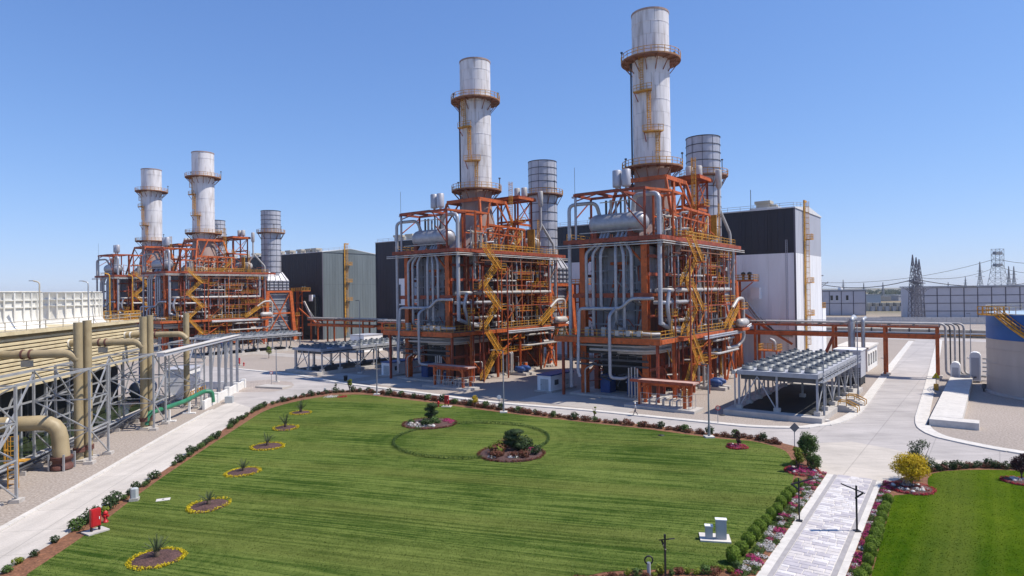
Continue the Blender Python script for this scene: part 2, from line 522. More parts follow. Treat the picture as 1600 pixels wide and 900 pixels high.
def grass_mat(name, ang, c0, c1, stripe, period, rings=()):
    m = bpy.data.materials.new(name)
    m.use_nodes = True
    N, Lk = m.node_tree.nodes, m.node_tree.links
    bs = N['Principled BSDF']
    bs.inputs['Roughness'].default_value = .8
    bs.inputs['Specular IOR Level'].default_value = .0
    ps = N.new('ShaderNodeNewGeometry').outputs['Position']
    mp = N.new('ShaderNodeMapping'); mp.inputs['Rotation'].default_value = (0, 0, ang)
    Lk.new(ps, mp.inputs[0])
    # slow bend of the mowing lines
    nb = N.new('ShaderNodeTexNoise'); nb.inputs['Scale'].default_value = .035; nb.inputs['Detail'].default_value = 2
    Lk.new(ps, nb.inputs['Vector'])
    sep = N.new('ShaderNodeSeparateXYZ'); Lk.new(mp.outputs[0], sep.inputs[0])
    ad = N.new('ShaderNodeMath'); ad.operation = 'MULTIPLY_ADD'; ad.inputs[1].default_value = 1.6
    Lk.new(nb.outputs[0], ad.inputs[0]); Lk.new(sep.outputs['Y'], ad.inputs[2])
    cmb = N.new('ShaderNodeCombineXYZ')
    sx = N.new('ShaderNodeMath'); sx.operation = 'MULTIPLY'; sx.inputs[1].default_value = .022
    Lk.new(sep.outputs['X'], sx.inputs[0]); Lk.new(sx.outputs[0], cmb.inputs[0]); Lk.new(ad.outputs[0], cmb.inputs[1])
    st = N.new('ShaderNodeTexNoise'); st.inputs['Scale'].default_value = 1.0 / period; st.inputs['Detail'].default_value = 2
    st.inputs['Roughness'].default_value = .6
    Lk.new(cmb.outputs[0], st.inputs['Vector'])
    pa = N.new('ShaderNodeTexNoise'); pa.inputs['Scale'].default_value = .09; pa.inputs['Detail'].default_value = 5
    Lk.new(ps, pa.inputs['Vector'])
    fi = N.new('ShaderNodeTexNoise'); fi.inputs['Scale'].default_value = 3.2; fi.inputs['Detail'].default_value = 5; fi.inputs['Roughness'].default_value = .75
    Lk.new(ps, fi.inputs['Vector'])
    def mr(src, a, b, lo, hi):
        r = N.new('ShaderNodeMapRange'); r.inputs[1].default_value = a; r.inputs[2].default_value = b
        r.inputs[3].default_value = lo; r.inputs[4].default_value = hi
        Lk.new(src, r.inputs[0]); return r.outputs[0]
    s1 = mr(st.outputs[0], .36, .64, -stripe, stripe)
    s2 = mr(pa.outputs[0], .3, .7, -.30, .30)
    s3 = mr(fi.outputs[0], .3, .7, -.20, .20)
    me_ = N.new('ShaderNodeTexNoise'); me_.inputs['Scale'].default_value = .55; me_.inputs['Detail'].default_value = 5; me_.inputs['Roughness'].default_value = .7
    Lk.new(ps, me_.inputs['Vector'])
    s4 = mr(me_.outputs[0], .3, .7, -.22, .22)
    def ad2(a, b):
        n = N.new('ShaderNodeMath'); Lk.new(a, n.inputs[0]); Lk.new(b, n.inputs[1]); return n.outputs[0]
    def mu2(a, b):
        n = N.new('ShaderNodeMath'); n.operation = 'MULTIPLY'; Lk.new(a, n.inputs[0]); Lk.new(b, n.inputs[1]); return n.outputs[0]
    s3 = ad2(s3, s4)
    for (cx, cy, r0, r1, freq, amp) in rings:          # curved mower tracks round the beds
        dn = N.new('ShaderNodeVectorMath'); dn.operation = 'DISTANCE'; dn.inputs[1].default_value = (cx, cy, .06); Lk.new(ps, dn.inputs[0])
        dist = dn.outputs['Value']
        wob = N.new('ShaderNodeMath'); wob.operation = 'MULTIPLY_ADD'; wob.inputs[1].default_value = 1.2
        Lk.new(me_.outputs[0], wob.inputs[0]); Lk.new(dist, wob.inputs[2])
        si = N.new('ShaderNodeMath'); si.operation = 'SINE'
        sc_ = N.new('ShaderNodeMath'); sc_.operation = 'MULTIPLY'; sc_.inputs[1].default_value = freq
        Lk.new(wob.outputs[0], sc_.inputs[0]); Lk.new(sc_.outputs[0], si.inputs[0])
        w_ = mu2(mr(dist, r0, r0 + .4, 0, amp), mr(dist, r1 - 1.0, r1, 1, 0))
        s3 = ad2(s3, mu2(si.outputs[0], w_))
    a1 = N.new('ShaderNodeMath'); Lk.new(s1, a1.inputs[0]); Lk.new(s2, a1.inputs[1])
    a2 = N.new('ShaderNodeMath'); Lk.new(a1.outputs[0], a2.inputs[0]); Lk.new(s3, a2.inputs[1])
    a3 = N.new('ShaderNodeMath'); a3.inputs[1].default_value = .5; Lk.new(a2.outputs[0], a3.inputs[0])
    rp = N.new('ShaderNodeValToRGB')
    rp.color_ramp.elements[0].position = .0; rp.color_ramp.elements[0].color = (*c0, 1)
    rp.color_ramp.elements[1].position = 1.0; rp.color_ramp.elements[1].color = (*c1, 1)
    Lk.new(a3.outputs[0], rp.inputs[0])
    # dry patches
    dp = N.new('ShaderNodeTexNoise'); dp.inputs['Scale'].default_value = .16; dp.inputs['Detail'].default_value = 7
    Lk.new(cmb.outputs[0], dp.inputs['Vector'])
    dm = mr(dp.outputs[0], .48, .72, 0, .55)
    mx = N.new('ShaderNodeMix'); mx.data_type = 'RGBA'
    Lk.new(dm, mx.inputs[0]); Lk.new(rp.outputs[0], mx.inputs[6]); mx.inputs[7].default_value = (.14, .145, .04, 1)
    Lk.new(mx.outputs[2], bs.inputs['Base Color'])
    bp = N.new('ShaderNodeBump'); bp.inputs['Strength'].default_value = .5; bp.inputs['Distance'].default_value = .06
    Lk.new(fi.outputs[0], bp.inputs['Height']); Lk.new(bp.outputs[0], bs.inputs['Normal'])
    return m
BEDS = [(245, 875), (326, 792), (380, 739), (418, 699), (446, 670), (470, 646)]
_rc = G(737, 687)
M['lawn'] = grass_mat('lawn_grass', R(17), (.030, .060, .010), (.128, .166, .040), .40, .36, [(G(*p).x + .5, G(*p).y, 2.0, 4.6, 6.5, .10) for p in BEDS] + [(_rc.x, _rc.y, 9.8, 15.0, 4.2, .09), (G(1124, 838).x, G(1124, 838).y, 1.5, 4.0, 6.5, .12)])
M['lawn2'] = grass_mat('lawn_grass_fresh', PA + R(90), (.026, .064, .003), (.080, .122, .008), .16, .8)

def road_mat(name, c, jc=.74, bw=6.0, bh=4.5, ang=0.0, blotch=.12, wear=(.06, 1, 1)):
    m = mat(name, c, .85, 0, blotch, .12, bump=.12, bscale=14, dirt=tuple(x * .78 for x in c), dirt_amt=.5, speck=.06, speck_scale=7)
    N, Lk = m.node_tree.nodes, m.node_tree.links
    bs = N['Principled BSDF']
    src = bs.inputs['Base Color'].links[0].from_socket
    ps = N.new('ShaderNodeNewGeometry').outputs['Position']
    mp = N.new('ShaderNodeMapping'); mp.inputs['Rotation'].default_value = (0, 0, ang)
    Lk.new(ps, mp.inputs[0])
    br = N.new('ShaderNodeTexBrick')
    br.offset = 0
    br.inputs['Scale'].default_value = 1
    br.inputs['Mortar Size'].default_value = .05
    br.inputs['Brick Width'].default_value = bw
    br.inputs['Row Height'].default_value = bh
    br.inputs['Color1'].default_value = (1, 1, 1, 1)
    br.inputs['Color2'].default_value = (.95, .95, .95, 1)
    br.inputs['Mortar'].default_value = (jc, jc, jc, 1)
    Lk.new(mp.outputs[0], br.inputs['Vector'])
    mx = N.new('ShaderNodeMix'); mx.data_type = 'RGBA'; mx.blend_type = 'MULTIPLY'; mx.inputs[0].default_value = 1
    Lk.new(src, mx.inputs[6]); Lk.new(br.outputs[0], mx.inputs[7])
    wm = N.new('ShaderNodeMapping'); wm.inputs['Rotation'].default_value = (0, 0, ang); wm.inputs['Scale'].default_value = wear
    Lk.new(ps, wm.inputs[0])
    wz = N.new('ShaderNodeTexNoise'); wz.inputs['Scale'].default_value = .9; wz.inputs['Detail'].default_value = 6; wz.inputs['Roughness'].default_value = .65
    Lk.new(wm.outputs[0], wz.inputs['Vector'])
    wr = N.new('ShaderNodeMapRange'); wr.inputs[1].default_value = .42; wr.inputs[2].default_value = .68; wr.inputs[3].default_value = 1; wr.inputs[4].default_value = .84
    Lk.new(wz.outputs[0], wr.inputs[0])
    sc_ = N.new('ShaderNodeVectorMath'); sc_.operation = 'SCALE'
    Lk.new(mx.outputs[2], sc_.inputs[0]); Lk.new(wr.outputs[0], sc_.inputs['Scale'])
    Lk.new(sc_.outputs[0], bs.inputs['Base Color'])
    return m
M['road'] = road_mat('concrete_road', (.43, .395, .375), ang=PA, blotch=.16)
M['plaza'] = road_mat('cream_concrete', (.51, .46, .405), ang=PA)
M['leftroad'] = road_mat('pale_concrete_road', (.54, .495, .45), bw=3.2, bh=5.0, ang=R(-8.5), wear=(1, .05, 1))
M['apron'] = road_mat('apron_concrete', (.42, .385, .355), ang=PA)

# ================================================================== SETTING
g = MB()
gs = 9000
g.add([(-gs, -gs, 0), (gs, -gs, 0), (gs, gs, 0), (-gs, gs, 0)], [(0, 1, 2, 3)])
tag(g.build('ground', M['ground']), kind='structure')

FARK = [(290, 567), (356, 576), (455, 586), (529, 599), (640, 613), (760, 629), (900, 641), (1000, 651), (1100, 661), (1175, 668), (1250, 670), (1280, 667), (1311, 662), (1338, 650), (1355, 633), (1391, 582), (1427, 533)]
RGTK = [(1464, 531), (1449, 591), (1436, 636), (1431, 656), (1436, 670), (1458, 682), (1493, 691), (1547, 702), (1600, 711), (1700, 730)]
road_px = [(345, 634), (362, 627), (350, 619), (290, 622)] + FARK + [(1440, 527)] + RGTK + [(1760, 900)]
road_pts = [Vector((-36.2, 25, 0)), G(0, 830), G(160, 740), G(257, 683)] + [G(*p) for p in road_px] + [Vector((60, 20, 0))]
sheet('road', road_pts, .012, M['road'])
sheet('left_road', [Vector((-36.2, 25, 0)), G(0, 830), G(160, 740), G(257, 683), G(345, 634), G(362, 627), G(400, 640), G(300, 720), G(60, 880), Vector((-27, 25, 0))], .016, M['leftroad'])
sheet('cross_road', [LW(0, -20, 140), LW(0, 260, 140), LW(0, 260, 152), LW(0, -20, 152)], .01, M['road'])
sheet('plaza', [G(1190, 900), G(1232, 705), G(1268, 693), G(1330, 690), G(1395, 702), G(1450, 718), G(1600, 726), G(1720, 735), G(1740, 905)], .018, M['plaza'])
sheet('gravel_island', [G(*p) for p in [(290, 616), (340, 612), (390, 613), (429, 612), (450, 607), (460, 602), (455, 597), (420, 593), (385, 596), (370, 600), (318, 610)]], .03, M['gravel'])
for k, (a, b, c, d) in enumerate([((-12, -27.6), (8, -27.6), (8, -15), (-12, -15)), ((-53, -27.5), (-33, -27.5), (-33, -15), (-53, -15)), ((-75, -24), (-58, -26), (-58, -19), (-75, -19))]):
    sheet('concrete_apron', [LW(0, *q) for q in (a, b, c, d)], .008 + .001 * k, M['apron'])
sheet('service_road', [LW(0, -150, -3), LW(0, -86, -3), LW(0, -86, 3), LW(0, -150, 3)], .007, M['apron'])

# kerbs: a pale concrete band with single kerb stones on its road side
def kerb(pts, name, side, band=1.3):
    line = smooth_line(pts, 4)
    b = MB()
    n = len(line)
    off = []
    for i, p in enumerate(line):
        d = (line[min(i + 1, n - 1)] - line[max(i - 1, 0)]).normalized()
        nn = Vector((-d.y, d.x, 0)) * side
        off.append((p + nn * .1, p + nn * band))
    vs, fs = [], []
    for a, c in off:
        vs += [(a.x, a.y, .02), (a.x, a.y, .10), (c.x, c.y, .10), (c.x, c.y, -.02)]
    for i in range(n - 1):
        for e in range(3):
            fs.append((i * 4 + e, i * 4 + 4 + e, i * 4 + 5 + e, i * 4 + 1 + e))
    b.add(vs, fs)
    root = b.build(name, M['kerb'])
    tag(root, kind='structure')
    st = MB().box((0, 0, .07), (1.86, .2, .16)).mesh('kerb_stone', M['kerb'])
    for p, d in walk(line, 1.9):
        link('kerb_stone', st, root, p, math.atan2(d.y, d.x))
    return root
kerb([G(*p) for p in FARK[1:]], 'kerb', 1)
kerb([G(*p) for p in RGTK], 'kerb', 1, 1.5)
kerb([G(0, 830), G(160, 740), G(257, 683), G(330, 642)], 'kerb', 1, .5)

# lawns with a soil border under the hedges
LAWN_IN = [(43, 898), (147, 827), (253, 747), (380, 663), (413, 643), (445, 632), (487, 623), (524, 618), (566, 617), (602, 621), (676, 630), (760, 642), (900, 659), (1010, 671), (1115, 685), (1175, 690), (1220, 702), (1234, 714), (1240, 735), (1236, 765), (1218, 805), (1190, 850), (1163, 884), (1148, 889), (970, 893), (900, 906), (700, 960), (0, 1010)]
BORD_OUT = [(0, 897), (127, 822), (187, 780), (287, 715), (380, 650), (413, 633), (445, 624), (487, 616), (524, 611), (566, 610), (602, 614), (676, 623), (760, 635), (900, 653), (1010, 664), (1115, 678), (1175, 683), (1228, 694), (1262, 706), (1283, 740), (1288, 748), (1187, 900), (1120, 980), (700, 1010), (-60, 1010)]
sheet('planting_border', smooth_line([G(*p) for p in BORD_OUT], 3), .03, M['soil'])
sheet('lawn', smooth_line([G(*p) for p in LAWN_IN], 3), .06, M['lawn'])
sheet('planting_border', smooth_line([G(*p) for p in [(1376, 759), (1398, 752), (1444, 735), (1523, 729), (1600, 731), (1720, 743), (1800, 960), (1300, 960), (1319, 899)]], 3), .03, M['soil'])
sheet('lawn', smooth_line([G(*p) for p in [(1397, 775), (1446, 768), (1456, 741), (1523, 735), (1600, 737), (1700, 747), (1790, 940), (1345, 960), (1362, 900)]], 3), .06, M['lawn2'])

import numpy as np
def grass(name, poly, m, n, seed, label):
    rg = np.random.default_rng(seed)
    P = np.array([(p.x, p.y) for p in poly])
    lo, hi = P.min(0), P.max(0)
    pts = lo + (hi - lo) * rg.random((n, 2))
    pts = pts[rg.random(n) < np.clip((44.0 / np.maximum(pts[:, 1], 40)) ** 2, 0, 1)]
    inside = np.zeros(len(pts), bool)
    j = len(P) - 1
    for i in range(len(P)):
        xi, yi, xj, yj = P[i, 0], P[i, 1], P[j, 0], P[j, 1]
        c = ((yi > pts[:, 1]) != (yj > pts[:, 1])) & (pts[:, 0] < (xj - xi) * (pts[:, 1] - yi) / (yj - yi + 1e-9) + xi)
        inside ^= c
        j = i
    pts = pts[inside & (pts[:, 1] > 38)]
    k = len(pts)
    a = rg.random(k) * 6.283
    h = .02 + .03 * rg.random(k)
    w = .02 + .03 * rg.random(k)
    ln = (rg.random((k, 2)) - .5) * .10
    z = .058
    v = np.empty((k, 3, 3))
    v[:, 0] = np.c_[pts[:, 0] - w * np.cos(a), pts[:, 1] - w * np.sin(a), np.full(k, z)]
    v[:, 1] = np.c_[pts[:, 0] + w * np.cos(a), pts[:, 1] + w * np.sin(a), np.full(k, z)]
    v[:, 2] = np.c_[pts + ln, z + h]
    me = bpy.data.meshes.new(name)
    me.vertices.add(k * 3)
    me.vertices.foreach_set('co', v.reshape(-1))
    me.loops.add(k * 3)
    me.loops.foreach_set('vertex_index', np.arange(k * 3, dtype=np.int32))
    me.polygons.add(k)
    me.polygons.foreach_set('loop_start', np.arange(0, k * 3, 3, dtype=np.int32))
    me.polygons.foreach_set('loop_total', np.full(k, 3, dtype=np.int32))
    me.update(calc_edges=True)
    me.materials.append(m)
    return tag(link(name, me), label, 'grass', kind='stuff')
grass('grass_blades', smooth_line([G(*p) for p in LAWN_IN], 3), M['lawn'], 420000, 4, 'short mown grass on the large lawn')
grass('grass_blades', smooth_line([G(*p) for p in [(1397, 775), (1446, 768), (1456, 741), (1523, 735), (1600, 737), (1700, 747), (1790, 940), (1345, 960), (1362, 900)]], 3), M['lawn2'], 60000, 5, 'short fresh grass on the right lawn')

# ================================================================== BOILERS
def panel_grid(parent, name, m, x0, x1, z0, z1, nx, nz, y, axis='y', t=.08, gap=.05, skip=None):
    """single sheet panels on a wall; shared mesh"""
    w, h = (x1 - x0) / nx - gap, (z1 - z0) / nz - gap
    me = MB()
    if axis == 'y':
        me.box((0, 0, 0), (w, t, h))
        me.box((0, -t, h * .5 - .06), (w, t * 1.4, .1)) if h > 1 else None
    else:
        me.box((0, 0, 0), (t, w, h))
        me.box((t, 0, h * .5 - .06), (t * 1.4, w, .1)) if h > 1 else None
    me = me.mesh(name, m)
    for i in range(nx):
        for j in range(nz):
            if skip and skip(i, j): continue
            a, z = x0 + (i + .5) * (x1 - x0) / nx, z0 + (j + .5) * (z1 - z0) / nz
            link(name, me, parent, (a, y, z) if axis == 'y' else (y, a, z))

def stair_flight(parent, x, y0, z0, y1, z1, w=1.0, m=None):
    m = m or M['yellow']
    b = MB()
    for sx in (-w / 2, w / 2):
        b.beam((x + sx, y0, z0), (x + sx, y1, z1), .07, .28)
    n = max(3, int(abs(z1 - z0) / .28))
    for i in range(1, n):
        t = i / n
        b.box((x, y0 + (y1 - y0) * t, z0 + (z1 - z0) * t), (w, .26, .05))
    o = b.build('stair_flight', m, parent)
    r = MB()
    for sx in (-w / 2, w / 2):
        for h in (.55, 1.1):
            r.beam((x + sx, y0, z0 + h), (x + sx, y1, z1 + h), .08)
        for i in range(5):
            t = i / 4
            r.beam((x + sx, y0 + (y1 - y0) * t, z0 + (z1 - z0) * t), (x + sx, y0 + (y1 - y0) * t, z0 + (z1 - z0) * t + 1.1), .07)
    r.build('handrail', m, o)

def pipe(parent, pts, r=.3, m=None, fillet=None, name='pipe', n=8):
    return MB().tube(pts, r, n, fillet if fillet is not None else r * 3).build(name, m or M['silver'], parent)

def part_beam(parent, p, q, w, h=None, m=None, name='beam'):
    return MB().beam(p, q, w, h).build(name, m or M['orange'], parent)

def make_boiler(label):
    rnd = random.Random(11)
    t = thing('boiler_unit', label, 'boiler')
    O, Rd, Y, S_, P_ = M['orange'], M['redsteel'], M['yellow'], M['silver'], M['pipewhite']
    ZD, ZL, ZM = 26.8, 10.3, 17.15
    # foundation and columns
    MB().bb(-8.2, 8.2, -17.4, 20.5, 0, .35).build('plinth', M['concrete'], t)
    for x in (-5.8, 5.8):
        MB().hcol(x, -16, .35, ZD - .6, 1.05, .16).build('column', O, t)
    ys = [-11, -6, -1, 4, 9, 14, 19]
    sidecol = MB().hcol(0, 0, .35, ZD - .6, .85, .14).mesh('column', Rd)
    for y in ys:
        for x in (-6.2, 6.2):
            link('column', sidecol, t, (x, y, 0))
    # casing: front wall, side walls
    MB().bb(-5.0, 5.0, -13.4, 18, 9.4, 25.4).build('casing_core', M['casing'], t)
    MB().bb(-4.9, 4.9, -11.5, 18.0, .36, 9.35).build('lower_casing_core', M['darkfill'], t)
    panel_grid(t, 'casing_panel', M['casing'], -5, 5, 10.4, 25.2, 4, 6, -13.5, 'y')
    panel_grid(t, 'side_casing_panel', M['casing'], -13.4, 18, 17.4, 25.2, 12, 3, 5.08, 'x')
    panel_grid(t, 'side_casing_panel', M['casingbrown'], -13.4, 18, .5, 17.2, 12, 5, 5.06, 'x')
    # hopper-shaped roof headers along the right side
    hop = MB().add([(5.2, -1.5, 23), (7.4, -1.1, 25.9), (7.4, 1.1, 25.9), (5.2, 1.5, 23), (5.2, -1.5, 25.95), (5.2, 1.5, 25.95)], [(0, 3, 2, 1), (0, 1, 4), (3, 5, 2), (1, 2, 5, 4)]).mesh('header_box', S_)
    for y in (-8.5, -3.5, 1.5, 6.5, 11.5, 16.5):
        link('header_box', hop, t, (0, y, 0))
    # girts
    for z, m_ in ((4.9, Rd), (13.6, Rd), (ZM, O), (20.6, Rd), (23.6, Rd)):
        part_beam(t, (6.2, -16, z), (6.2, 19.5, z), .3, .5, m_)
        part_beam(t, (-6.2, -16, z), (-6.2, 19.5, z), .3, .5, m_)
    part_beam(t, (-7.6, -16.6, ZM), (7.2, -16.6, ZM), .35, .75, Rd)
    part_beam(t, (-7.4, -16.7, 5.4), (6.4, -16.7, 5.4), .3, .3, M['darkgrey'])
    part_beam(t, (-7.4, -16.7, 6.3), (6.4, -16.7, 6.3), .25, .25, M['darkgrey'])
    for a, b in (((-5.4, -16, 22.5), (-2.2, -16, 26)), ((5.4, -16, 22.5), (2.2, -16, 26)), ((-5.6, -15.9, 3.2), (-3.8, -15.9, 5.2)), ((5.6, -15.9, 3.2), (3.8, -15.9, 5.2)), ((-1.3, -13.9, 18.5), (0, -13.9, 22.4)), ((1.3, -13.9, 18.5), (0, -13.9, 22.4))):
        part_beam(t, a, b, .3, .3, O, 'brace')
    part_beam(t, (-1.6, -13.95, 22.6), (1.6, -13.95, 22.6), .35, .5, O)
    for i, y in enumerate(ys[:-1]):
        if i % 2 == 0:
            part_beam(t, (6.5, y, 13.8), (6.5, y + 5, 17), .2, .2, Rd, 'brace')
            part_beam(t, (6.5, y + 5, .6), (6.5, y, 4.8), .2, .2, O, 'brace')
    # top deck
    MB().bb(-8.7, 9.0, -17.2, 19.6, ZD - .25, ZD).build('top_deck', M['darkgrey'], t)
    for p, q in (((-9.0, -17.3, ZD - .35), (9.2, -17.3, ZD - .35)), ((9.1, -17.1, ZD - .35), (9.1, 22.5, ZD - .35)), ((-8.8, -17.1, ZD - .35), (-8.8, 19.6, ZD - .35)), ((-8.6, 19.7, ZD - .35), (8.9, 19.7, ZD - .35))):
        part_beam(t, p, q, .35, .7, Rd, 'edge_beam')
    for i, y in enumerate((-10, -4, 2, 8, 14)):
        part_beam(t, (-8.6, y, ZD - .6), (8.9, y, ZD - .6), .3, .6, Rd)
    for dz in (1.0, 1.35):
        pipe(t, [(-10.2, -17.9, ZD - dz), (9.9, -17.9, ZD - dz), (9.9, 22.5, ZD - dz)], .1, P_, .3)
    rl = MB().rail([(9.0, -10, ZD), (9.0, 19.5, ZD), (-8.6, 19.5, ZD), (-8.6, -16.9, ZD)])
    rl.build('railing', Y, t)
    # lower deck round front and right side
    MB().bb(-9.6, 9.8, -19.4, -16.6, ZL - .2, ZL).build('lower_deck', M['darkgrey'], t)
    MB().bb(6.7, 9.8, -16.5, 18, ZL - .2, ZL).build('lower_deck', M['darkgrey'], t)
    part_beam(t, (-9.8, -19.5, ZL - .5), (9.9, -19.5, ZL - .5), .25, .95, O, 'edge_beam')
    part_beam(t, (9.9, -19.3, ZL - .5), (9.9, 18.2, ZL - .5), .25, .7, O, 'edge_beam')
    part_beam(t, (-9.7, -19.3, ZL - .5), (-9.7, -13, ZL - .5), .25, .7, O, 'edge_beam')
    MB().rail([(-9.6, -13, ZL), (-9.6, -19.3, ZL), (9.8, -19.3, ZL), (9.8, -14, ZL)], 1.2).build('railing', Y, t)
    MB().rail([(9.8, -4, ZL), (9.8, 18, ZL)], 1.25, 1.4, .09).build('railing', Y, t)
    for x in (-8.6, 8.9):
        for y in (-18.6,):
            MB().hcol(x, y, .1, ZL - .9, .4, .08).build('post', Rd, t)
    for y in (-13.5, -5, 3, 11, 17.4):
        MB().hcol(9.4, y, .1, ZL - .8, .38, .08).build('post', O, t)
    for a, b in (((9.4, 12.2, .3), (9.4, 17.2, 8.9)), ((9.4, 17.2, .3), (9.4, 12.2, 8.9)), ((9.4, -4.8, 4.5), (9.4, 2.8, 9.2))):
        part_beam(t, a, b, .28, .28, O, 'brace')
    # steam drum with saddle and ends
    d = MB().lathe([(.05, -5.5), (.75, -5.35), (1.35, -4.95), (1.7, -4.4), (1.78, -3.9), (1.78, 3.9), (1.7, 4.4), (1.35, 4.95), (.75, 5.35), (.05, 5.5)], 24, (.2, -14.4, 29.4), True, 'x').build('steam_drum', S_, t)
    for x in (-3.5, -2.2, -.9, .4, 1.7, 3.0):
        MB().lathe([(1.8, -.05), (1.8, .05)], 24, (x, -14.4, 29.4), False, 'x').build('band', S_, d)
    for x in (-3.6, 3.0):
        MB().bb(x - .35, x + .35, -15.9, -12.9, ZD, 28.2).build('saddle', Rd, t)
    part_beam(t, (-6.2, -16.6, 27.9), (6.2, -16.6, 27.9), .14, .14, P_, 'walkway_rail')
    # canopy over the drum
    for x, y in ((-6.8, -16.8), (6.2, -16.8), (-6.8, -11.4), (6.2, -11.4), (0, -11.4)):
        MB().hcol(x, y, ZD, 34.4, .32, .07).build('canopy_post', Rd, t)
    for p, q in (((-7.1, -16.9, 34.6), (6.5, -16.9, 34.6)), ((-7.1, -11.3, 34.6), (6.5, -11.3, 34.6)), ((-6.9, -17, 34.6), (-6.9, -11.2, 34.6)), ((6.3, -17, 34.6), (6.3, -11.2, 34.6)), ((-2.4, -17, 34.55), (-2.4, -11.2, 34.55)), ((2, -17, 34.55), (2, -11.2, 34.55))):
        part_beam(t, p, q, .3, .45, Rd)
    MB().bb(-7.0, 1.5, -16.8, -15.0, 34.86, 34.95).build('canopy_sheet', M['darkgrey'], t)
    for a, b in (((-6.8, -16.8, 33.6), (-2.4, -16.8, 34.5)), ((6.2, -16.8, 31), (2.4, -16.9, 34.3)), ((-6.8, -16.8, 30.5), (-6.8, -11.4, 34.2)), ((6.2, -16.8, 28), (3.2, -16.9, 31.6))):
        part_beam(t, a, b, .18, .18, Rd, 'brace')
    for x in (-.7, 1.5):
        s = MB().lathe([(.25, 34.9), (.25, 35.7), (.72, 35.8), (.78, 36.0), (.78, 38.6), (.7, 38.7), (.25, 38.72)], 18, (x * .8, -13.2, 0)).build('silencer', M['bypass'], t)
    for x, z in ((-6.9, 35.5),):
        MB().beam((x, -16.8, 34), (x, -16.8, z + 4), .05).build('lightning_rod', M['darkgrey'], t)
    # valves and vents on the drum
    for x in (-2.1, -1.2, -.2, .7, 1.5, 2.3):
        pipe(t, [(x, -14.4, 31.0), (x, -14.4, 32.8 + rnd.random() * 1.6)], .16 + .08 * rnd.random(), rnd.choice([P_, M['darkgrey'], M['casing']]))
    part_beam(t, (-3.2, -14.6, 33.2), (3.4, -14.6, 33.2), .15, .15, P_, 'header_pipe')
    # big steam pipes round the drum
    pipe(t, [(-8.0, -17.0, 1.2), (-8.0, -17.0, 33.0), (-3.6, -15.2, 33.2), (-3.4, -14.4, 31.0)], .32, S_, 1.1, n=10)
    pipe(t, [(8.3, -15.9, 12.4), (8.3, -15.9, 33.7), (3.4, -14.8, 33.9), (3.0, -14.4, 31.0)], .38, S_, 1.2, n=10)
    pipe(t, [(8.3, -15.9, 12.6), (8.7, -13, 11.6), (8.7, -9, 11.4)], .4, S_, 1.0)
    pipe(t, [(-6.7, -16.9, ZD), (-6.7, -16.9, 34.2), (-7.6, -16.5, 34.4)], .2, S_)
    # downcomers on the front
    for xt, xb, zb in ((-2.6, -4.7, 15.2), (-2.0, -3.4, 11.4), (-1.3, -1.9, 15.0), (.6, .9, 12.6), (1.4, 2.4, 11.2), (2.2, 3.8, 16.6)):
        pipe(t, [(xt, -14.9, 28.0), (xt, -16.2, 26.2), (xb, -16.95, 24.0 + rnd.random() * .5), (xb, -16.95, zb), (xb, -14.2, zb - .8)], .28, S_, .7)
    pipe(t, [(-4.5, -19.9, 3.6), (-4.9, -19.9, 4.6), (-4.9, -19.2, 15.0), (2.1, -17.7, 15.0), (3.9, -17.4, 16.6), (7.6, -16.8, 16.6)], .28, S_, .7)
    pipe(t, [(1.2, -17.8, 15.0), (1.2, -19.95, 14.0), (1.2, -19.95, 3.8), (2.8, -18.6, 3.6), (2.8, -16.2, 3.8)], .27, S_, .7)
    for x in (3.2, 3.7, 4.3, 4.75):
        pipe(t, [(x, -17.3, .4), (x, -17.3, 5.2 + rnd.random())], .13, P_)
    pipe(t, [(-5.1, -17.2, .4), (-5.1, -17.2, 4.6), (-3.8, -17.0, 5.3)], .14, P_)
    # pipe bundle curving under the lower deck corner
    for i in range(4):
        z = 8.9 - .55 * (i % 2) - .2 * i
        pipe(t, [(-6 + i * 2.4, -18.4 + .4 * i, z), (5.5, -18.4 + .4 * i, z), (8.0 - .3 * i, -15.5, z), (8.0 - .3 * i, -7 + 3 * i, z), (6.6, -6 + 3 * i, z)], .2 + .05 * (i % 2), P_ if i % 2 else S_, 1.6)
    pipe(t, [(1.0, -19.0, 11.0), (6.8, -19.0, 11.0), (7.9, -18.6, 10.9), (8.9, -17.6, 10.9)], .32, P_, .8)
    for x in (2.2, 4.2, 6.1):
        MB().box((x, -19.0, 11.05), (.7, .85, .85)).build('valve', P_, t)
        MB().lathe([(.09, 0), (.09, .9), (.4, .92), (.4, 1.0)], 10, (x, -19.0, 11.4)).build('valve', M['darkgrey'], t)
    # right-hand side piping
    for y0, y1, x, z, r, m_ in ((-14.5, 16, 9.2, 17.9, .36, P_), (-15.5, -6, 9.0, 15.9, .34, S_), (2, 16, 8.2, 22.6, .17, P_), (-2, 15, 8.8, 9.0, .3, S_), (-12, -3, 8.6, 12.8, .3, P_), (6, 17.5, 9.3, 8.3, .26, P_), (-9, 3, 8.8, 20.4, .2, P_), (4, 16, 10.6, 6.1, .22, P_)):
        pipe(t, [(7.0, y0, z), (x, y0 + .1, z), (x, y1, z), (7.0, y1 + .1, z - (.6 if r > .3 else 0))], r, m_, .8)
    pipe(t, [(9.2, -14.4, 17.9), (9.2, -15.3, 15.2), (8.9, -13.4, 11.5), (8.9, -10, 10.9)], .34, S_, .9)
    pipe(t, [(8.2, 2.0, 22.6), (8.2, 2.0, 10.4)], .16, P_)
    pipe(t, [(8.5, 2.9, 22.6), (8.5, 2.9, 12.4), (8.9, 5.4, 12.2), (8.9, 5.4, 10.4)], .16, P_)
    pipe(t, [(8.6, 16.2, 25.6), (8.6, 16.2, 18.0)], .42, S_)
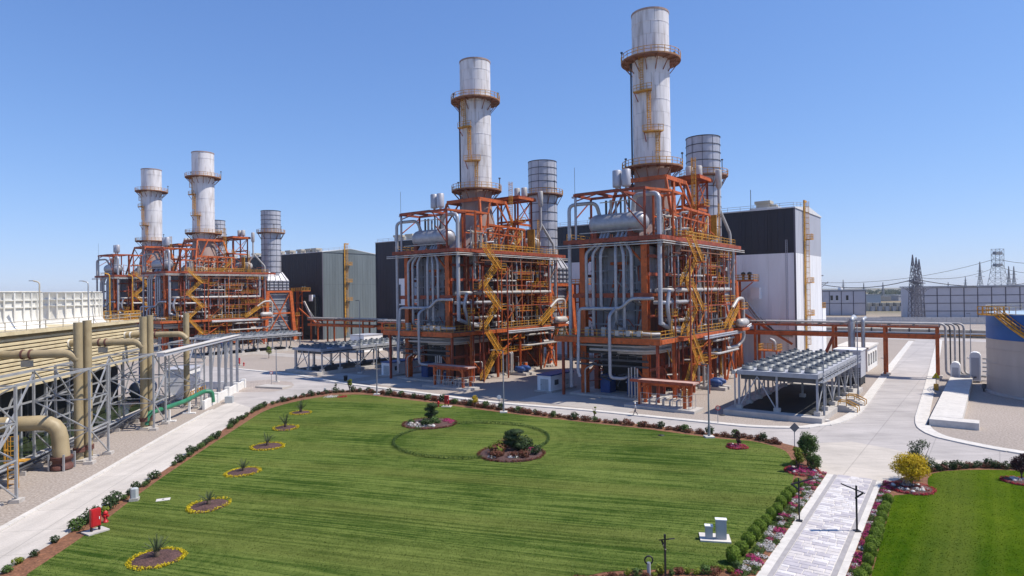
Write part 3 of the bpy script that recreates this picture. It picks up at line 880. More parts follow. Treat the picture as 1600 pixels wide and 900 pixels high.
    pipe(t, [(8.9, 18.3, 26.6), (8.9, 18.3, 14.5)], .34, S_)
    pipe(t, [(9.9, 14.5, 14.2), (10.2, 17, 16.0), (10.2, 20.2, 16.0), (10.2, 20.2, 7.6), (9.4, 19, 6.4), (9.4, 12, 6.4)], .36, P_, .9)
    MB().lathe([(.05, -2.4), (.6, -2.2), (.85, -1.7), (.85, 1.7), (.6, 2.2), (.05, 2.4)], 18, (10.9, 17.4, 11.2), True, 'y').build('flash_vessel', P_, t)
    MB().bb(9.9, 11.6, 15.2, 19.6, 9.7, 10.2).build('vessel_platform', O, t)
    for z in (9.6, 9.25):
        pipe(t, [(10.6, -3, z), (10.6, 17.5, z), (11.6, 20.6, z + 1.2)], .2, S_, 1.0)
    # minor conduits, ladders and instruments: busy steelwork
    for i in range(64):
        y = -13 + 32 * rnd.random()
        z0 = rnd.choice([.6, 5, ZL, 13.8, ZM, 20.8])
        z1 = min(25.6, z0 + 2.5 + 6 * rnd.random())
        x = 6.9 + 2.2 * rnd.random()
        pipe(t, [(x, y, z0), (x, y, z1), (x - 1.4, y + rnd.choice([-1, 1]) * (.6 + rnd.random()), z1)], .07 + .1 * rnd.random(), rnd.choice([P_, P_, S_, M['galv'], Rd]), .3, n=6)
    for i in range(44):
        y = -12 + 30 * rnd.random()
        z = rnd.choice([5.3, 10.6, 14.2, 17.6, 21.2, 1.0]) + rnd.random() * .6
        s = .35 + rnd.random() * .7
        MB().box((7.3 + rnd.random() * 1.6, y, z + s / 2), (s, s * 1.2, s)).build('instrument_box', rnd.choice([P_, M['casing'], M['darkgrey'], M['galv'], O]), t)
    for z in (13.6, ZM, 20.6):
        MB().bb(6.8, 8.4, 1 + z % 3, 9 + z % 4, z, z + .12).build('side_platform', O, t)
        MB().rail([(8.4, 1 + z % 3, z + .1), (8.4, 9 + z % 4, z + .1)]).build('railing', Y, t)
    for z, ya, yb, xo in ((4.9, -3, 8, 9.0), (4.9, 12, 18.5, 8.6), (13.6, -14.5, -12.8, 9.8), (15.4, 10, 18, 9.4), (19.0, 9, 15.5, 8.8), (21.8, 3, 10, 8.6), (21.8, -3.5, 0, 8.9), (24.2, 11, 18.5, 8.8), (7.6, -3.5, 5, 9.2)):
        pf = MB().bb(6.7, xo, ya, yb, z, z + .1).build('side_platform', M['orange'], t)
        MB().rail([(6.8, ya, z + .1), (xo, ya, z + .1), (xo, yb, z + .1), (6.8, yb, z + .1)], 1.15, 1.1, .08).build('railing', Y, pf)
        MB().ladder((xo - .4, ya + .5, max(.2, z - 3.9)), 3.9, (0, 1), .55, False).build('ladder', Y, t)
    for i in range(40):
        y = -12 + 29 * rnd.random()
        z = 1.5 + 23 * rnd.random()
        L_ = 1.5 + 4 * rnd.random()
        x = 6.9 + 2.0 * rnd.random()
        if rnd.random() < .5:
            part_beam(t, (x, y, z), (x, min(18.5, y + L_), z), .12, .16, rnd.choice([Rd, M['darkgrey'], O, M['casingbrown']]), 'rail_beam')
        else:
            part_beam(t, (x, y, z), (x + rnd.uniform(-.6, .6), y + rnd.uniform(-2, 2), min(25.5, z + L_)), .12, .12, rnd.choice([Rd, O, M['casingbrown'], Y]), 'brace')
    for x_, ys_ in ((9.5, (-3.5, .2, 3.8, 7.4, 11.0, 14.6, 18.2)), (7.6, (-12.6, -8.8, -2.2, 2.0, 5.8, 9.4, 12.8, 16.6))):
        for y in ys_:
            part_beam(t, (x_, y, ZL), (x_, y, ZD - .7), .16, .16, rnd.choice([Rd, M['rustdeck'], O]), 'minor_post')
        for z in (12.4, 15.0, 19.4, 22.2, 24.6):
            ya = rnd.uniform(-12, 2); yb = rnd.uniform(8, 18)
            part_beam(t, (x_, ya, z), (x_, yb, z), .13, .2, rnd.choice([Rd, M['rustdeck'], M['darkgrey']]), 'minor_beam')
        for i in range(7):
            y = ys_[i % (len(ys_) - 1)]; y2 = ys_[i % (len(ys_) - 1) + 1]; z = rnd.choice([10.4, 13.6, 17.2, 20.6])
            part_beam(t, (x_, y, z), (x_, y2, z + 3.2), .11, .11, rnd.choice([Rd, O, M['rustdeck']]), 'brace')
    for i in range(26):
        y = rnd.uniform(-12.5, 18); z = rnd.uniform(10.5, 25)
        pts_ = [(rnd.uniform(6.9, 9.2), y, z)]
        for k_ in range(3):
            q_ = list(pts_[-1]); ax = rnd.choice((1, 2, 2, 1, 0))
            q_[ax] += rnd.choice((-1, 1)) * rnd.uniform(.8, 3.0) * (.4 if ax == 0 else 1)
            q_[2] = max(.8, min(25.8, q_[2])); q_[0] = max(6.6, min(9.6, q_[0])); q_[1] = max(-13, min(18.6, q_[1]))
            if (Vector(q_) - Vector(pts_[-1])).length > .3: pts_.append(tuple(q_))
        if len(pts_) > 1:
            pipe(t, pts_, .06 + .09 * rnd.random(), rnd.choice([P_, S_, S_, M['rustdeck'], M['darkgrey'], M['galv']]), .2, n=6)
    for x in (-4.4, -3.0, -.6, 1.6, 3.1, 4.6):
        part_beam(t, (x, -14.3, 10.4), (x, -14.3, 25.6), .14, .14, rnd.choice([Rd, M['darkgrey'], M['casing']]), 'buckstay')
    for z in (12.2, 14.6, 19.2, 21.4, 23.9):
        part_beam(t, (-5.3, -14.45, z), (5.3, -14.45, z), .14, .22, rnd.choice([M['darkgrey'], M['casing'], Rd]), 'buckstay')
    for i in range(26):
        x, y = rnd.uniform(-6.5, 8.4), rnd.uniform(-10.5, 18)
        if abs(x) < 4.6 and abs(y) < 6: continue
        z1 = ZD + rnd.uniform(1.5, 6.5)
        part_beam(t, (x, y, ZD), (x, y, z1), .14, .14, rnd.choice([Rd, O, M['rustdeck'], Y]), 'minor_post')
        part_beam(t, (x, y, z1), (x + rnd.uniform(-2.5, 2.5), y + rnd.choice((-1, 1)) * rnd.uniform(1.5, 3), z1 - rnd.uniform(0, 1.5)), .12, .12, rnd.choice([Rd, O, M['rustdeck']]), 'minor_beam')
    for i in range(18):
        x, z = rnd.uniform(-5.2, 5.2), rnd.uniform(1.5, 8.5)
        pipe(t, [(x, -16.4 + rnd.random() * 2, z), (x + rnd.uniform(-2.5, 2.5), -16.2 + rnd.random() * 2, z), (x + rnd.uniform(-2.5, 2.5), -14.5, z + rnd.uniform(-1, 2))], .06 + .1 * rnd.random(), rnd.choice([P_, S_, Rd, M['darkgrey']]), .3, n=6)
    for i in range(14):
        z = rnd.choice([11, 13, 15.5, 18, 20.3, 22])
        x = rnd.uniform(-4.6, 4.4)
        pipe(t, [(x, -14.0, z), (x + rnd.uniform(-1.8, 1.8), -14.6, z), (x + rnd.uniform(-1.8, 1.8), -14.8, z - rnd.uniform(1, 4))], .06 + .08 * rnd.random(), rnd.choice([P_, S_, M['darkgrey'], Rd]), .3, n=6)
    for x, z0, z1 in ((-3.0, 10.4, 17), (3.2, 10.4, 22), (-.2, 17.5, 25)):
        part_beam(t, (x, -14.2, z0), (x + 1.8, -14.2, z1), .2, .2, Rd, 'brace')
    for x in (-4.2, -1.0, 2.0):
        MB().box((x, -17.6, 11.1), (.8, .8, 1.5)).build('instrument_box', M['galv'], t)
    # the yellow stair to the lower deck at the back
    stair_flight(t, 10.4, 9.5, ZL, 15.5, 14.0, .9)
    MB().bb(9.8, 11.4, 15.5, 19.5, 13.85, 14.0).build('side_platform', O, t)
    MB().rail([(11.4, 15.5, 14), (11.4, 19.5, 14), (9.8, 19.5, 14)]).build('railing', Y, t)
    # zigzag stair tower on the right side
    lv = [(0.1, 5.2), (5.2, ZL), (ZL, 14.4), (14.4, 18.6), (18.6, 22.7), (22.7, ZD)]
    for i, (a, b) in enumerate(lv):
        x = 10.8 + (.55 if i % 2 else -.55)
        y0, y1 = (-11.2, -6.6) if i % 2 == 0 else (-6.6, -11.2)
        stair_flight(t, x, y0, a, y1, b, 1.0)
        yc = y1 + (.8 if y1 > y0 else -.8)
        MB().bb(9.6, 12.0, yc - .8, yc + .8, b - .15, b - .02).build('landing', O, t)
        e = yc + (.8 if y1 > y0 else -.8)
        MB().rail([(9.6, e, b), (12.0, e, b), (12.0, yc - (.8 if y1 > y0 else -.8), b)]).build('railing', Y, t)
    for x, y in ((9.5, -4.9), (12.1, -4.9), (9.5, -12.9), (12.1, -12.9)):
        MB().beam((x, y, .1), (x, y, 23.2), .22).build('stair_post', Rd, t)
    # equipment bay at ground level
    for x in (-2.7, 2.4):
        bq = MB().bb(x - .9, x + .9, -14.6, -12.4, .36, 3.4).build('equipment_box', M['blue'], t)
        MB().bb(x - .7, x + .7, -14.66, -14.6, .7, 3.0).build('door', M['blue'], bq)
    MB().bb(-5.6, 5.6, -15.8, -15.5, 7.2, 9.3).build('cable_tray', M['darkgrey'], t)
    MB().rail([(-7.2, -16.9, 6.4), (6.2, -16.9, 6.4)], 1.0).build('railing', M['darkgrey'], t)
    # pump skids beside the boiler
    for y in (.5, 2.6):
        MB().bb(8.2, 13.2, y - .6, y + .6, .02, .55).build('pump_base', M['concrete'], t)
        pm = MB().lathe([(.3, -1.2), (.62, -1.1), (.62, .6), (.45, .8), (.3, 1.2)], 16, (11.2, y, 1.3), True, 'x').build('pump', M['blue'], t)
        MB().bb(10.7, 11.7, y - .4, y + .4, .55, .9).build('pump_foot', M['blue'], pm)
    for x, y in ((7.9, -1.3), (8.8, -1.1), (8.2, .2)):
        pipe(t, [(x, y, .3), (x, y, 4.4), (x + .9, y + .3, 5.0), (x + .9, y + .3, .6)], .2, P_, .5)
    # ---------------- top of the boiler
    # stepped roof casing under the stack, skirt and its frame
    MB().add([(-5.4, -7.5, ZD), (5.4, -7.5, ZD), (5.4, 8, ZD), (-5.4, 8, ZD), (-3.6, -4, 30.5), (3.6, -4, 30.5), (3.6, 4, 30.5), (-3.6, 4, 30.5)], [(0, 1, 5, 4), (1, 2, 6, 5), (2, 3, 7, 6), (3, 0, 4, 7), (4, 5, 6, 7)]).build('roof_casing', M['stackskirt'], t)
    fr = 4.7
    for p, q in (((-fr, -fr, 38.2), (fr, -fr, 38.2)), ((fr, -fr, 38.2), (fr, fr, 38.2)), ((fr, fr, 38.2), (-fr, fr, 38.2)), ((-fr, fr, 38.2), (-fr, -fr, 38.2))):
        part_beam(t, p, q, .4, .75, O, 'frame_beam')
    for sx in (-1, 1):
        for sy in (-1, 1):
            part_beam(t, (sx * fr, sy * fr, 38), (sx * (fr + 2.6), sy * (fr + 2.4), ZD), .45, .45, O, 'leg')
            part_beam(t, (sx * fr, sy * fr, 37.8), (sx * 3.4, sy * 3.0, 33.5), .25, .25, M['stackskirt'], 'brace')
            part_beam(t, (sx * fr, sy * 1.0, 38), (sx * (fr + 2.0), sy * (fr + .6), 30.6), .3, .3, O, 'brace')
    # orange frames along the right side of the deck
    for y, z in ((-10.6, 34.6), (-6.4, 34.6), (-2.8, 32.2), (.4, 32.2), (3.6, 32.0), (6.6, 31.8)):
        for x in (4.9, 8.4):
            MB().hcol(x, y, ZD, z, .3, .07).build('frame_post', O, t)
        part_beam(t, (4.7, y, z), (8.6, y, z), .28, .35, O)
    for x in (4.9, 8.4):
        part_beam(t, (x, -10.6, 34.5), (x, -6.4, 34.5), .25, .4, O)
        part_beam(t, (x, -6.4, 32.2), (x, 6.6, 32.0), .25, .4, O)
        part_beam(t, (x, -10.6, 30.6), (x, 6.6, 30.2), .18, .25, O)
        for y in (-6.3, -2.7, .5, 3.7):
            part_beam(t, (x, y, 27), (x, y + 3.1, 31.8), .16, .16, O, 'brace')
    part_beam(t, (6.2, -16.8, 34.6), (8.4, -10.6, 34.6), .25, .35, O)
    for i in range(60):
        x, y = 4.5 + 4 * rnd.random(), -9 + 15 * rnd.random()
        z1 = ZD + .8 + 4.2 * rnd.random()
        pipe(t, [(x, y, ZD), (x, y, z1), (x + rnd.uniform(-1.6, 1.2), y + rnd.uniform(-1.6, 1.6), z1 + .1)], .08 + .16 * rnd.random(), rnd.choice([P_, P_, S_, O, Rd, M['vent']]), .4, n=6)
    MB().rail([(8.8, -6, ZD), (8.8, 10, ZD)], 1.3, 1.0, .09).build('railing', Y, t)
    # rear drum and canopy
    MB().lathe([(.05, -4.6), (.8, -4.5), (1.3, -4.0), (1.5, -3.3), (1.5, 3.3), (1.3, 4.0), (.8, 4.5), (.05, 4.6)], 20, (3.4, 13.0, 29.2), True, 'x').build('rear_drum', P_, t)
    for x, y in ((-4.5, 8), (5.6, 8), (-4.5, 13.4), (5.6, 13.4), (.8, 8), (.8, 13.4)):
        MB().hcol(x, y, ZD, 39.2, .34, .07).build('canopy_post', Rd, t)
    MB().bb(-5.2, 6.4, 7.2, 14.2, 39.9, 40.1).build('canopy_sheet', M['redsteel'], t)
    for p, q in (((-5.3, 7.3, 39.6), (6.5, 7.3, 39.6)), ((-5.3, 14.1, 39.6), (6.5, 14.1, 39.6)), ((6.4, 7.2, 39.6), (6.4, 14.2, 39.6)), ((-5.2, 7.2, 39.6), (-5.2, 14.2, 39.6)), ((-4.6, 8, 33.6), (5.7, 8, 33.6)), ((5.6, 8, 33.6), (5.6, 13.4, 33.6)), ((-4.6, 13.4, 35), (5.7, 13.4, 35))):
        part_beam(t, p, q, .25, .5, O)
    for a, b in (((5.6, 8.2, 34), (5.6, 13.2, 39.2)), ((5.6, 13.2, 34), (5.6, 8.2, 39.2)), ((-4.4, 7.9, 33.8), (.6, 7.9, 39.2)), ((.9, 13.5, 35.2), (5.4, 13.5, 39.2))):
        part_beam(t, a, b, .16, .16, O, 'brace')
    for x, y in ((2.4, 12.2), (4.2, 12.6)):
        MB().lathe([(.25, 40.0), (.25, 40.5), (.68, 40.6), (.72, 40.8), (.72, 42.6), (.64, 42.7), (.25, 42.72)], 16, (x, y, 0)).build('silencer', P_, t)
    vp = pipe(t, [(6.4, 12.5, 29.5), (7.6, 14.4, 33.0), (7.6, 14.4, 38.0)], .28, P_, .6, 'vent_pipe')
    MB().lathe([(.3, 38), (.6, 38.4), (.6, 41.6), (.55, 41.7), (.3, 41.7)], 16, (7.6, 14.4, 0)).build('vent_silencer', P_, vp)
    pipe(t, [(7.6, 14.4, 34.0), (8.3, 18.6, 29.2), (8.3, 18.6, 26.9)], .3, P_, .6, 'vent_pipe')
    # caged ladder tower from the deck to the stack gallery
    MB().ladder((6.3, 4.6, ZD), 16.0, (1, 0), .7).build('caged_ladder', Y, t)
    MB().bb(5.2, 8.2, 4.6, 7.4, 33.6, 33.75).build('ladder_platform', O, t)
    MB().rail([(5.2, 7.4, 33.7), (8.2, 7.4, 33.7), (8.2, 4.6, 33.7)]).build('railing', Y, t)
    stair_flight(t, 8.0, 2.0, ZD, 6.0, 30.8, .9)
    # yellow panels near the bypass stack
    MB().bb(6.4, 8.4, 10.5, 10.7, 28.2, 32.4).build('screen_panel', Y, t)
    MB().ladder((8.2, 12.4, ZD), 8.0, (0, 1), .6, False).build('ladder', Y, t)
    return t

def make_stack(label, single=False):
    t = thing('exhaust_stack', label, 'chimney')
    r, z0, z1 = 3.45, 30.6, 70.0
    rows, n = 16, 14
    h = (z1 - 41.2) / 12.0
    MB().lathe([(4.6, 29.2), (4.6, 30.6), (3.5, 36.2), (3.4, 38.0), (3.4, 41.0)], 28).build('skirt', M['stackskirt'], t)
    if not single:
        MB().lathe([(3.36, 38.0), (3.36, z1 - .02)], 28, cap=False).build('liner', M['darkgrey'], t)
        segs = 4
        vs, fs = [], []
        for k in range(segs + 1):
            a = -math.pi / n + .006 + (2 * math.pi / n - .012) * k / segs
            ca, sa = math.cos(a), math.sin(a)
            for rr, z in ((r - .05, .015), (r, .015), (r, h - .015), (r - .05, h - .015)):
                vs.append((rr * ca, rr * sa, z))
        for k in range(segs):
            for e in range(4):
                fs.append((k * 4 + e, k * 4 + 4 + e, k * 4 + 4 + (e + 1) % 4, k * 4 + (e + 1) % 4))
        b = MB().add(vs, fs, False)
        me = b.mesh('shell_panel', M['stack'])
        for j in range(12):
            for i in range(n):
                link('shell_panel', me, t, (0, 0, 41.2 + j * h), 2 * math.pi * (i + (.5 if j % 2 else 0)) / n)
    else:
        MB().lathe([(r, 38.0), (r, z1)], 28).build('shell', M['stack'], t)
    for z in [41.2 + h * j for j in range(1, 12, 2)]:
        MB().ring((0, 0, 0), r, r + .05, z - .04, z + .04, 28).build('seam_ring', M['stack'], t)
    MB().ring((0, 0, 0), r - .1, r + .09, z1 - .3, z1 + .05, 28).build('top_ring', M['stackskirt'], t)
    MB().lathe([(r - .3, z1 - .7), (.02, z1 - .71)], 28, cap=False).build('throat', M['black'], t)
    # galleries
    for z, rr, a0, a1 in ((40.8, 5.6, 0, 2 * math.pi), (61.0, 5.5, 0, 2 * math.pi)):
        gl = MB().ring((0, 0, 0), r + .05, rr, z - .15, z, 28).build('gallery', M['rustdeck'], t)
        MB().ring((0, 0, 0), rr - .05, rr + .05, z - .2, z + .05, 28).build('toe_plate', M['rustdeck'], gl)
        pts = [(rr * math.cos(2 * math.pi * k / 28), rr * math.sin(2 * math.pi * k / 28), z) for k in range(28)]
        MB().rail(pts, 1.25, 1.6, .08, True).build('railing', M['yellow'], gl)
        br = MB().beam((rr * .97, 0, z - .2), (r + .03, 0, z - 2.4), .14).beam((rr * .97, 0, z - .25), (r + .03, 0, z - .25), .16, .2).mesh('bracket', M['rustdeck'])
        for k in range(14):
            link('bracket', br, gl, None, 2 * math.pi * k / 14)
    for a, zb in ((R(60), 61.0), (R(195), 61.0), (R(20), 40.8), (R(180), 40.8)):
        c, s = math.cos(a), math.sin(a)
        MB().beam((5.5 * c, 5.5 * s, zb), (5.5 * c, 5.5 * s, zb + 2.6), .14).box((5.5 * c, 5.5 * s, zb + 2.6), (.35, .35, .3)).build('gallery_lamp', M['darkgrey'], t)
    # rest platforms and ladders facing the camera
    for a, z, zt in ((R(-113), 46.2, 61.0), (R(-76), 52.8, 53.0)):
        pass
    for a, z in ((R(-62), 47.0), (R(-88), 54.6)):
        pl = MB().ring((0, 0, 0), r + .04, r + 1.15, z - .12, z, 6, a - .42, a + .42).build('rest_platform', M['yellow'], t)
        pts = [((r + 1.1) * math.cos(a + d), (r + 1.1) * math.sin(a + d), z) for d in (-.42, -.21, 0, .21, .42)]
        MB().rail(pts, 1.15, .9, .07).build('railing', M['yellow'], pl)
        for d in (-.36, .3):
            MB().beam(((r + 1) * math.cos(a + d), (r + 1) * math.sin(a + d), z - .1), ((r + .03) * math.cos(a + d), (r + .03) * math.sin(a + d), z - 1.7), .12).build('bracket', M['redsteel'], pl)
    for a, z, hh in ((R(-50), 40.9, 6.2), (R(-72), 47.0, 7.7), (R(-92), 54.6, 6.4)):
        c, s = math.cos(a), math.sin(a)
        MB().ladder(((r + .3) * c, (r + .3) * s, z), hh, (-s, c), .6).build('caged_ladder', M['yellow'], t)
    a = R(-150)
    c, s = math.cos(a), math.sin(a)
    MB().tube([((r + .25) * c, (r + .25) * s, 36), ((r + .25) * c, (r + .25) * s, 60.8)], .17, 8).build('conduit', M['darkring'], t)
    a = R(-158)
    c, s = math.cos(a), math.sin(a)
    MB().tube([((r + .2) * c, (r + .2) * s, 41), ((r + .2) * c, (r + .2) * s, 60.8)], .09, 6).build('conduit', M['redsteel'], t)
    return t

def make_bypass(label):
    t = thing('bypass_stack', label, 'chimney')
    O = M['orange']
    y0 = 0.0
    r = 3.65
    MB().lathe([(r, 25.5), (r, 51.4)], 28).build('shell', M['bypass'], t)
    MB().lathe([(r - .25, 51.0), (.02, 50.99)], 28, cap=False).build('throat', M['black'], t)
    z = 27.2
    rg = MB().ring((0, 0, 0), r - .02, r + .1, -.07, .07, 28).mesh('stiffener_ring', M['darkring'])
    while z < 51.5:
        link('stiffener_ring', rg, t, (0, 0, z))
        z += 2.2 if z < 42 else 1.75
    link('stiffener_ring', rg, t, (0, 0, 51.4))
    sm = MB().box((r + .01, 0, 38.5), (.05, .08, 25.6)).mesh('vertical_rib', M['darkring'])
    for k in range(10):
        link('vertical_rib', sm, t, (0, 0, 0), 2 * math.pi * k / 10)
    zg, rr = 42.8, 5.2
    gl = MB().ring((0, 0, 0), r + .05, rr, zg - .2, zg, 28).build('gallery', M['rustdeck'], t)
    MB().rail([(rr * math.cos(2 * math.pi * k / 24), rr * math.sin(2 * math.pi * k / 24), zg) for k in range(24)], 1.25, 1.4, .08, True).build('railing', M['yellow'], gl)
    br = MB().beam((rr * .96, 0, zg - .2), (r, 0, zg - 2.6), .16).mesh('bracket', M['rustdeck'])
    for k in range(10):
        link('bracket', br, gl, None, 2 * math.pi * k / 10)
    for a in (R(-20), R(100)):
        c, s = math.cos(a), math.sin(a)
        MB().beam((5.1 * c, 5.1 * s, zg), (5.1 * c, 5.1 * s, zg + 3.0), .14).box((5.1 * c, 5.1 * s, zg + 3), (.4, .4, .25)).build('gallery_lamp', M['darkgrey'], t)
    # pyramid transition and ribbed diverter box
    hw = 4.6
    tr = MB().add([(-hw, -hw, 24.0), (hw, -hw, 24.0), (hw, hw, 24.0), (-hw, hw, 24.0), (-2.9, -2.9, 27.3), (2.9, -2.9, 27.3), (2.9, 2.9, 27.3), (-2.9, 2.9, 27.3)], [(0, 1, 5, 4), (1, 2, 6, 5), (2, 3, 7, 6), (3, 0, 4, 7), (4, 5, 6, 7)]).build('transition', M['bypass'], t)
    for k in range(4):
        for f in (-.75, -.25, .25, .75):
            b = MB().beam((hw * f, -hw - .05, 24.0), (2.9 * f, -2.95, 27.3), .14, .3)
            link('rib', b.mesh('rib', M['darkring']), tr, None, k * math.pi / 2)
    bxs = MB().bb(-hw, hw, -hw, hw, 20, 24.0).build('diverter_box', M['bypass'], t)
    for z in (20.2, 21.3, 22.4, 23.5):
        MB().ring((0, 0, z), hw * 1.416, hw * 1.416 + .3, -.1, .1, 4, R(45), R(405)).build('rib', M['darkring'], bxs)
    rb = MB().bb(hw, hw + .22, -.09, .09, 20.1, 23.9).mesh('rib', M['darkring'])
    for k in range(4):
        for f in (-.8, -.4, 0, .4, .8):
            q = link('rib', rb, bxs, (0, 0, 0), k * math.pi / 2)
            q.location = (-math.sin(k * math.pi / 2) * hw * f, math.cos(k * math.pi / 2) * hw * f, 0)
    MB().bb(-4.0, 4.0, -4.4, 4.4, 5.0, 19.9).build('inlet_duct', M['casing'], t)
    for z in (6.2, 7.9, 9.6, 11.3, 13.0, 14.7, 16.4, 18.1):
        MB().bb(-4.25, 4.25, -4.65, 4.65, z, z + .3).build('duct_rib', M['galv'], t)
    # orange A-frames
    for sx in (-1, 1):
        for sy in (-1, 1):
            part_beam(t, (sx * 5.0, sy * 4.9, 19.6), (sx * 5.6, sy * 6.4, 0), .9, 1.3, O, 'leg')
        part_beam(t, (sx * 5.1, -5.1, 19.6), (sx * 5.1, 5.1, 19.6), .5, .7, O)
        part_beam(t, (sx * 5.2, -5.6, 11.2), (sx * 5.2, 5.6, 11.2), .4, .6, O)
        for a, b in (((sx * 5.1, -4.8, 19.4), (sx * 5.2, 0, 11.4)), ((sx * 5.1, 4.8, 19.4), (sx * 5.2, 0, 11.4)), ((sx * 5.3, -6, 2.0), (sx * 5.2, 0, 11.0)), ((sx * 5.3, 6, 2.0), (sx * 5.2, 0, 11.0))):
            part_beam(t, a, b, .35, .35, O, 'brace')
    for sy in (-1, 1):
        part_beam(t, (-5.2, sy * 5.1, 19.6), (5.2, sy * 5.1, 19.6), .5, .7, O)
    for sx in (-1, 1):
        for sy in (-1, 1):
            MB().bb(sx * 5.6 - .8, sx * 5.6 + .8, sy * 6.4 - .8, sy * 6.4 + .8, 0, .5).build('footing', M['concrete'], t)
    return t

def make_access_tower(label):
    """orange and yellow ladder tower with a platform between bypass stack and hall"""
    t = thing('access_tower', label, 'access tower')
    O, Y = M['orange'], M['yellow']
    for x, y in ((-1.2, -1.2), (1.2, -1.2), (-1.2, 1.2), (1.2, 1.2)):
        MB().hcol(x, y, 0, 19.6, .4, .09).build('column', O, t)
    for z in (5, 10, 15):
        for p, q in (((-1.2, -1.2, z), (1.2, -1.2, z)), ((1.2, -1.2, z), (1.2, 1.2, z))):
            part_beam(t, p, q, .25, .35, O)
    MB().bb(-6.5, 5.2, -1.8, 2.2, 19.6, 19.85).build('platform', O, t)
    MB().rail([(-6.5, -1.8, 19.85), (5.2, -1.8, 19.85), (5.2, 2.2, 19.85), (-6.5, 2.2, 19.85)], 1.25, 1.2, .09).build('railing', Y, t)
    MB().ladder((-.2, -1.9, 10), 11, (1, 0), .8).build('caged_ladder', Y, t)
    MB().ladder((1.9, -1.9, 0), 10, (1, 0), .8).build('caged_ladder', Y, t)
    MB().bb(-1.0, 3.0, -3.0, -1.4, 9.8, 10).build('platform', O, t)
    MB().rail([(-1, -3, 10), (3, -3, 10), (3, -1.4, 10)], 1.2, 1.0, .09).build('railing', Y, t)
    part_beam(t, (1.3, -1.2, 16.6), (4.8, -1.2, 19.4), .2, .2, O, 'brace')
    part_beam(t, (-1.3, -1.2, 13.2), (-6.2, -1.2, 19.4), .2, .2, O, 'brace')
    MB().bb(3.0, 5.0, 3.0, 4.6, 15.6, 18.2).build('hood', M['hallwhite'], t)
    for x in (2.2, 3.6):
        MB().lathe([(.3, 19.85), (.3, 21.0), (.5, 21.1), (.5, 21.6), (.1, 21.8)], 12, (x, .6, 0)).build('vent_cowl', M['black'], t)
    part_beam(t, (1.6, -.6, 12.8), (12.5, 1.0, 5.6), .35, .5, O, 'inclined_beam')
    for dx in (0, .7):
        pipe(t, [(1.4 + dx, 1.6, 15.6), (4.4 + dx, 1.8, 11.4), (7.6 + dx, 1.6, 7.6), (12.5, 1.6, 7.3)], .26, P_ if False else M['pipewhite'], .9)
    part_beam(t, (1.5, 1.9, 14.9), (8.8, 2.0, 8.0), .5, .3, M['darkgrey'], 'cable_tray')
    return t

UNIT_LABELS = ['orange steel boiler block with silver front pipes, nearest and rightmost of the four',
               'orange steel boiler block second from the right, behind the red cabinet on the lawn',
               'orange boiler block of the distant pair, the one in front with the grey bypass stack',
               'farthest orange boiler block, half hidden behind its neighbour at the left edge']
STACK_LABELS = ['tallest pale grey chimney with two ring galleries, rightmost of the four',
                'pale grey chimney with ring galleries on the second boiler from the right',
                'pale grey chimney of the distant pair, taller looking one on the right',
                'smallest looking pale grey chimney, leftmost in the picture']
BYP_LABELS = ['banded grey bypass stack behind the rightmost boiler block',
              'banded grey bypass stack beside the second boiler block from the right',
              'banded grey bypass stack standing left of the grey gabled hall',
              'banded grey bypass stack peeking out between the two distant chimneys']
TOW_LABELS = ['yellow ladder tower with platform in front of the white hall wall at right',
              'yellow ladder tower with platform behind the second boiler from the right',
              'yellow ladder tower with platform left of the grey gabled hall',
              'yellow ladder tower with platform behind the farthest boiler block']
RZ = -PA
b0 = make_boiler(UNIT_LABELS[0])
b0['group'] = 'boiler blocks'
s0 = make_stack(STACK_LABELS[0]); s0['group'] = 'main chimneys'
sf = make_stack(STACK_LABELS[2], True); sf['group'] = 'main chimneys'
y0_ = make_bypass(BYP_LABELS[0]); y0_['group'] = 'bypass stacks'
t0 = make_access_tower(TOW_LABELS[0]); t0['group'] = 'access towers'
SC = [1, 1, .985, .985]
for k in range(4):
    for proto, labels, pos in ((b0, UNIT_LABELS, (0, 0)), (y0_, BYP_LABELS, (0, 26.6)), (t0, TOW_LABELS, (3, 36.2))):
        o = proto if k == 0 else copy_tree(proto, label=labels[k])
        o.location = LW(k, *pos)
        o.rotation_euler[2] = RZ
        o.scale = (1, 1, SC[k])
    o = s0 if k == 0 else (copy_tree(s0, label=STACK_LABELS[1]) if k == 1 else (sf if k == 2 else copy_tree(sf, label=STACK_LABELS[3])))
    o.location = LW(k, 0, 0)
    o.rotation_euler[2] = RZ
    o.scale = (1.0, 1.0, SC[k]) if k < 2 else (1.06, 1.06, SC[k])

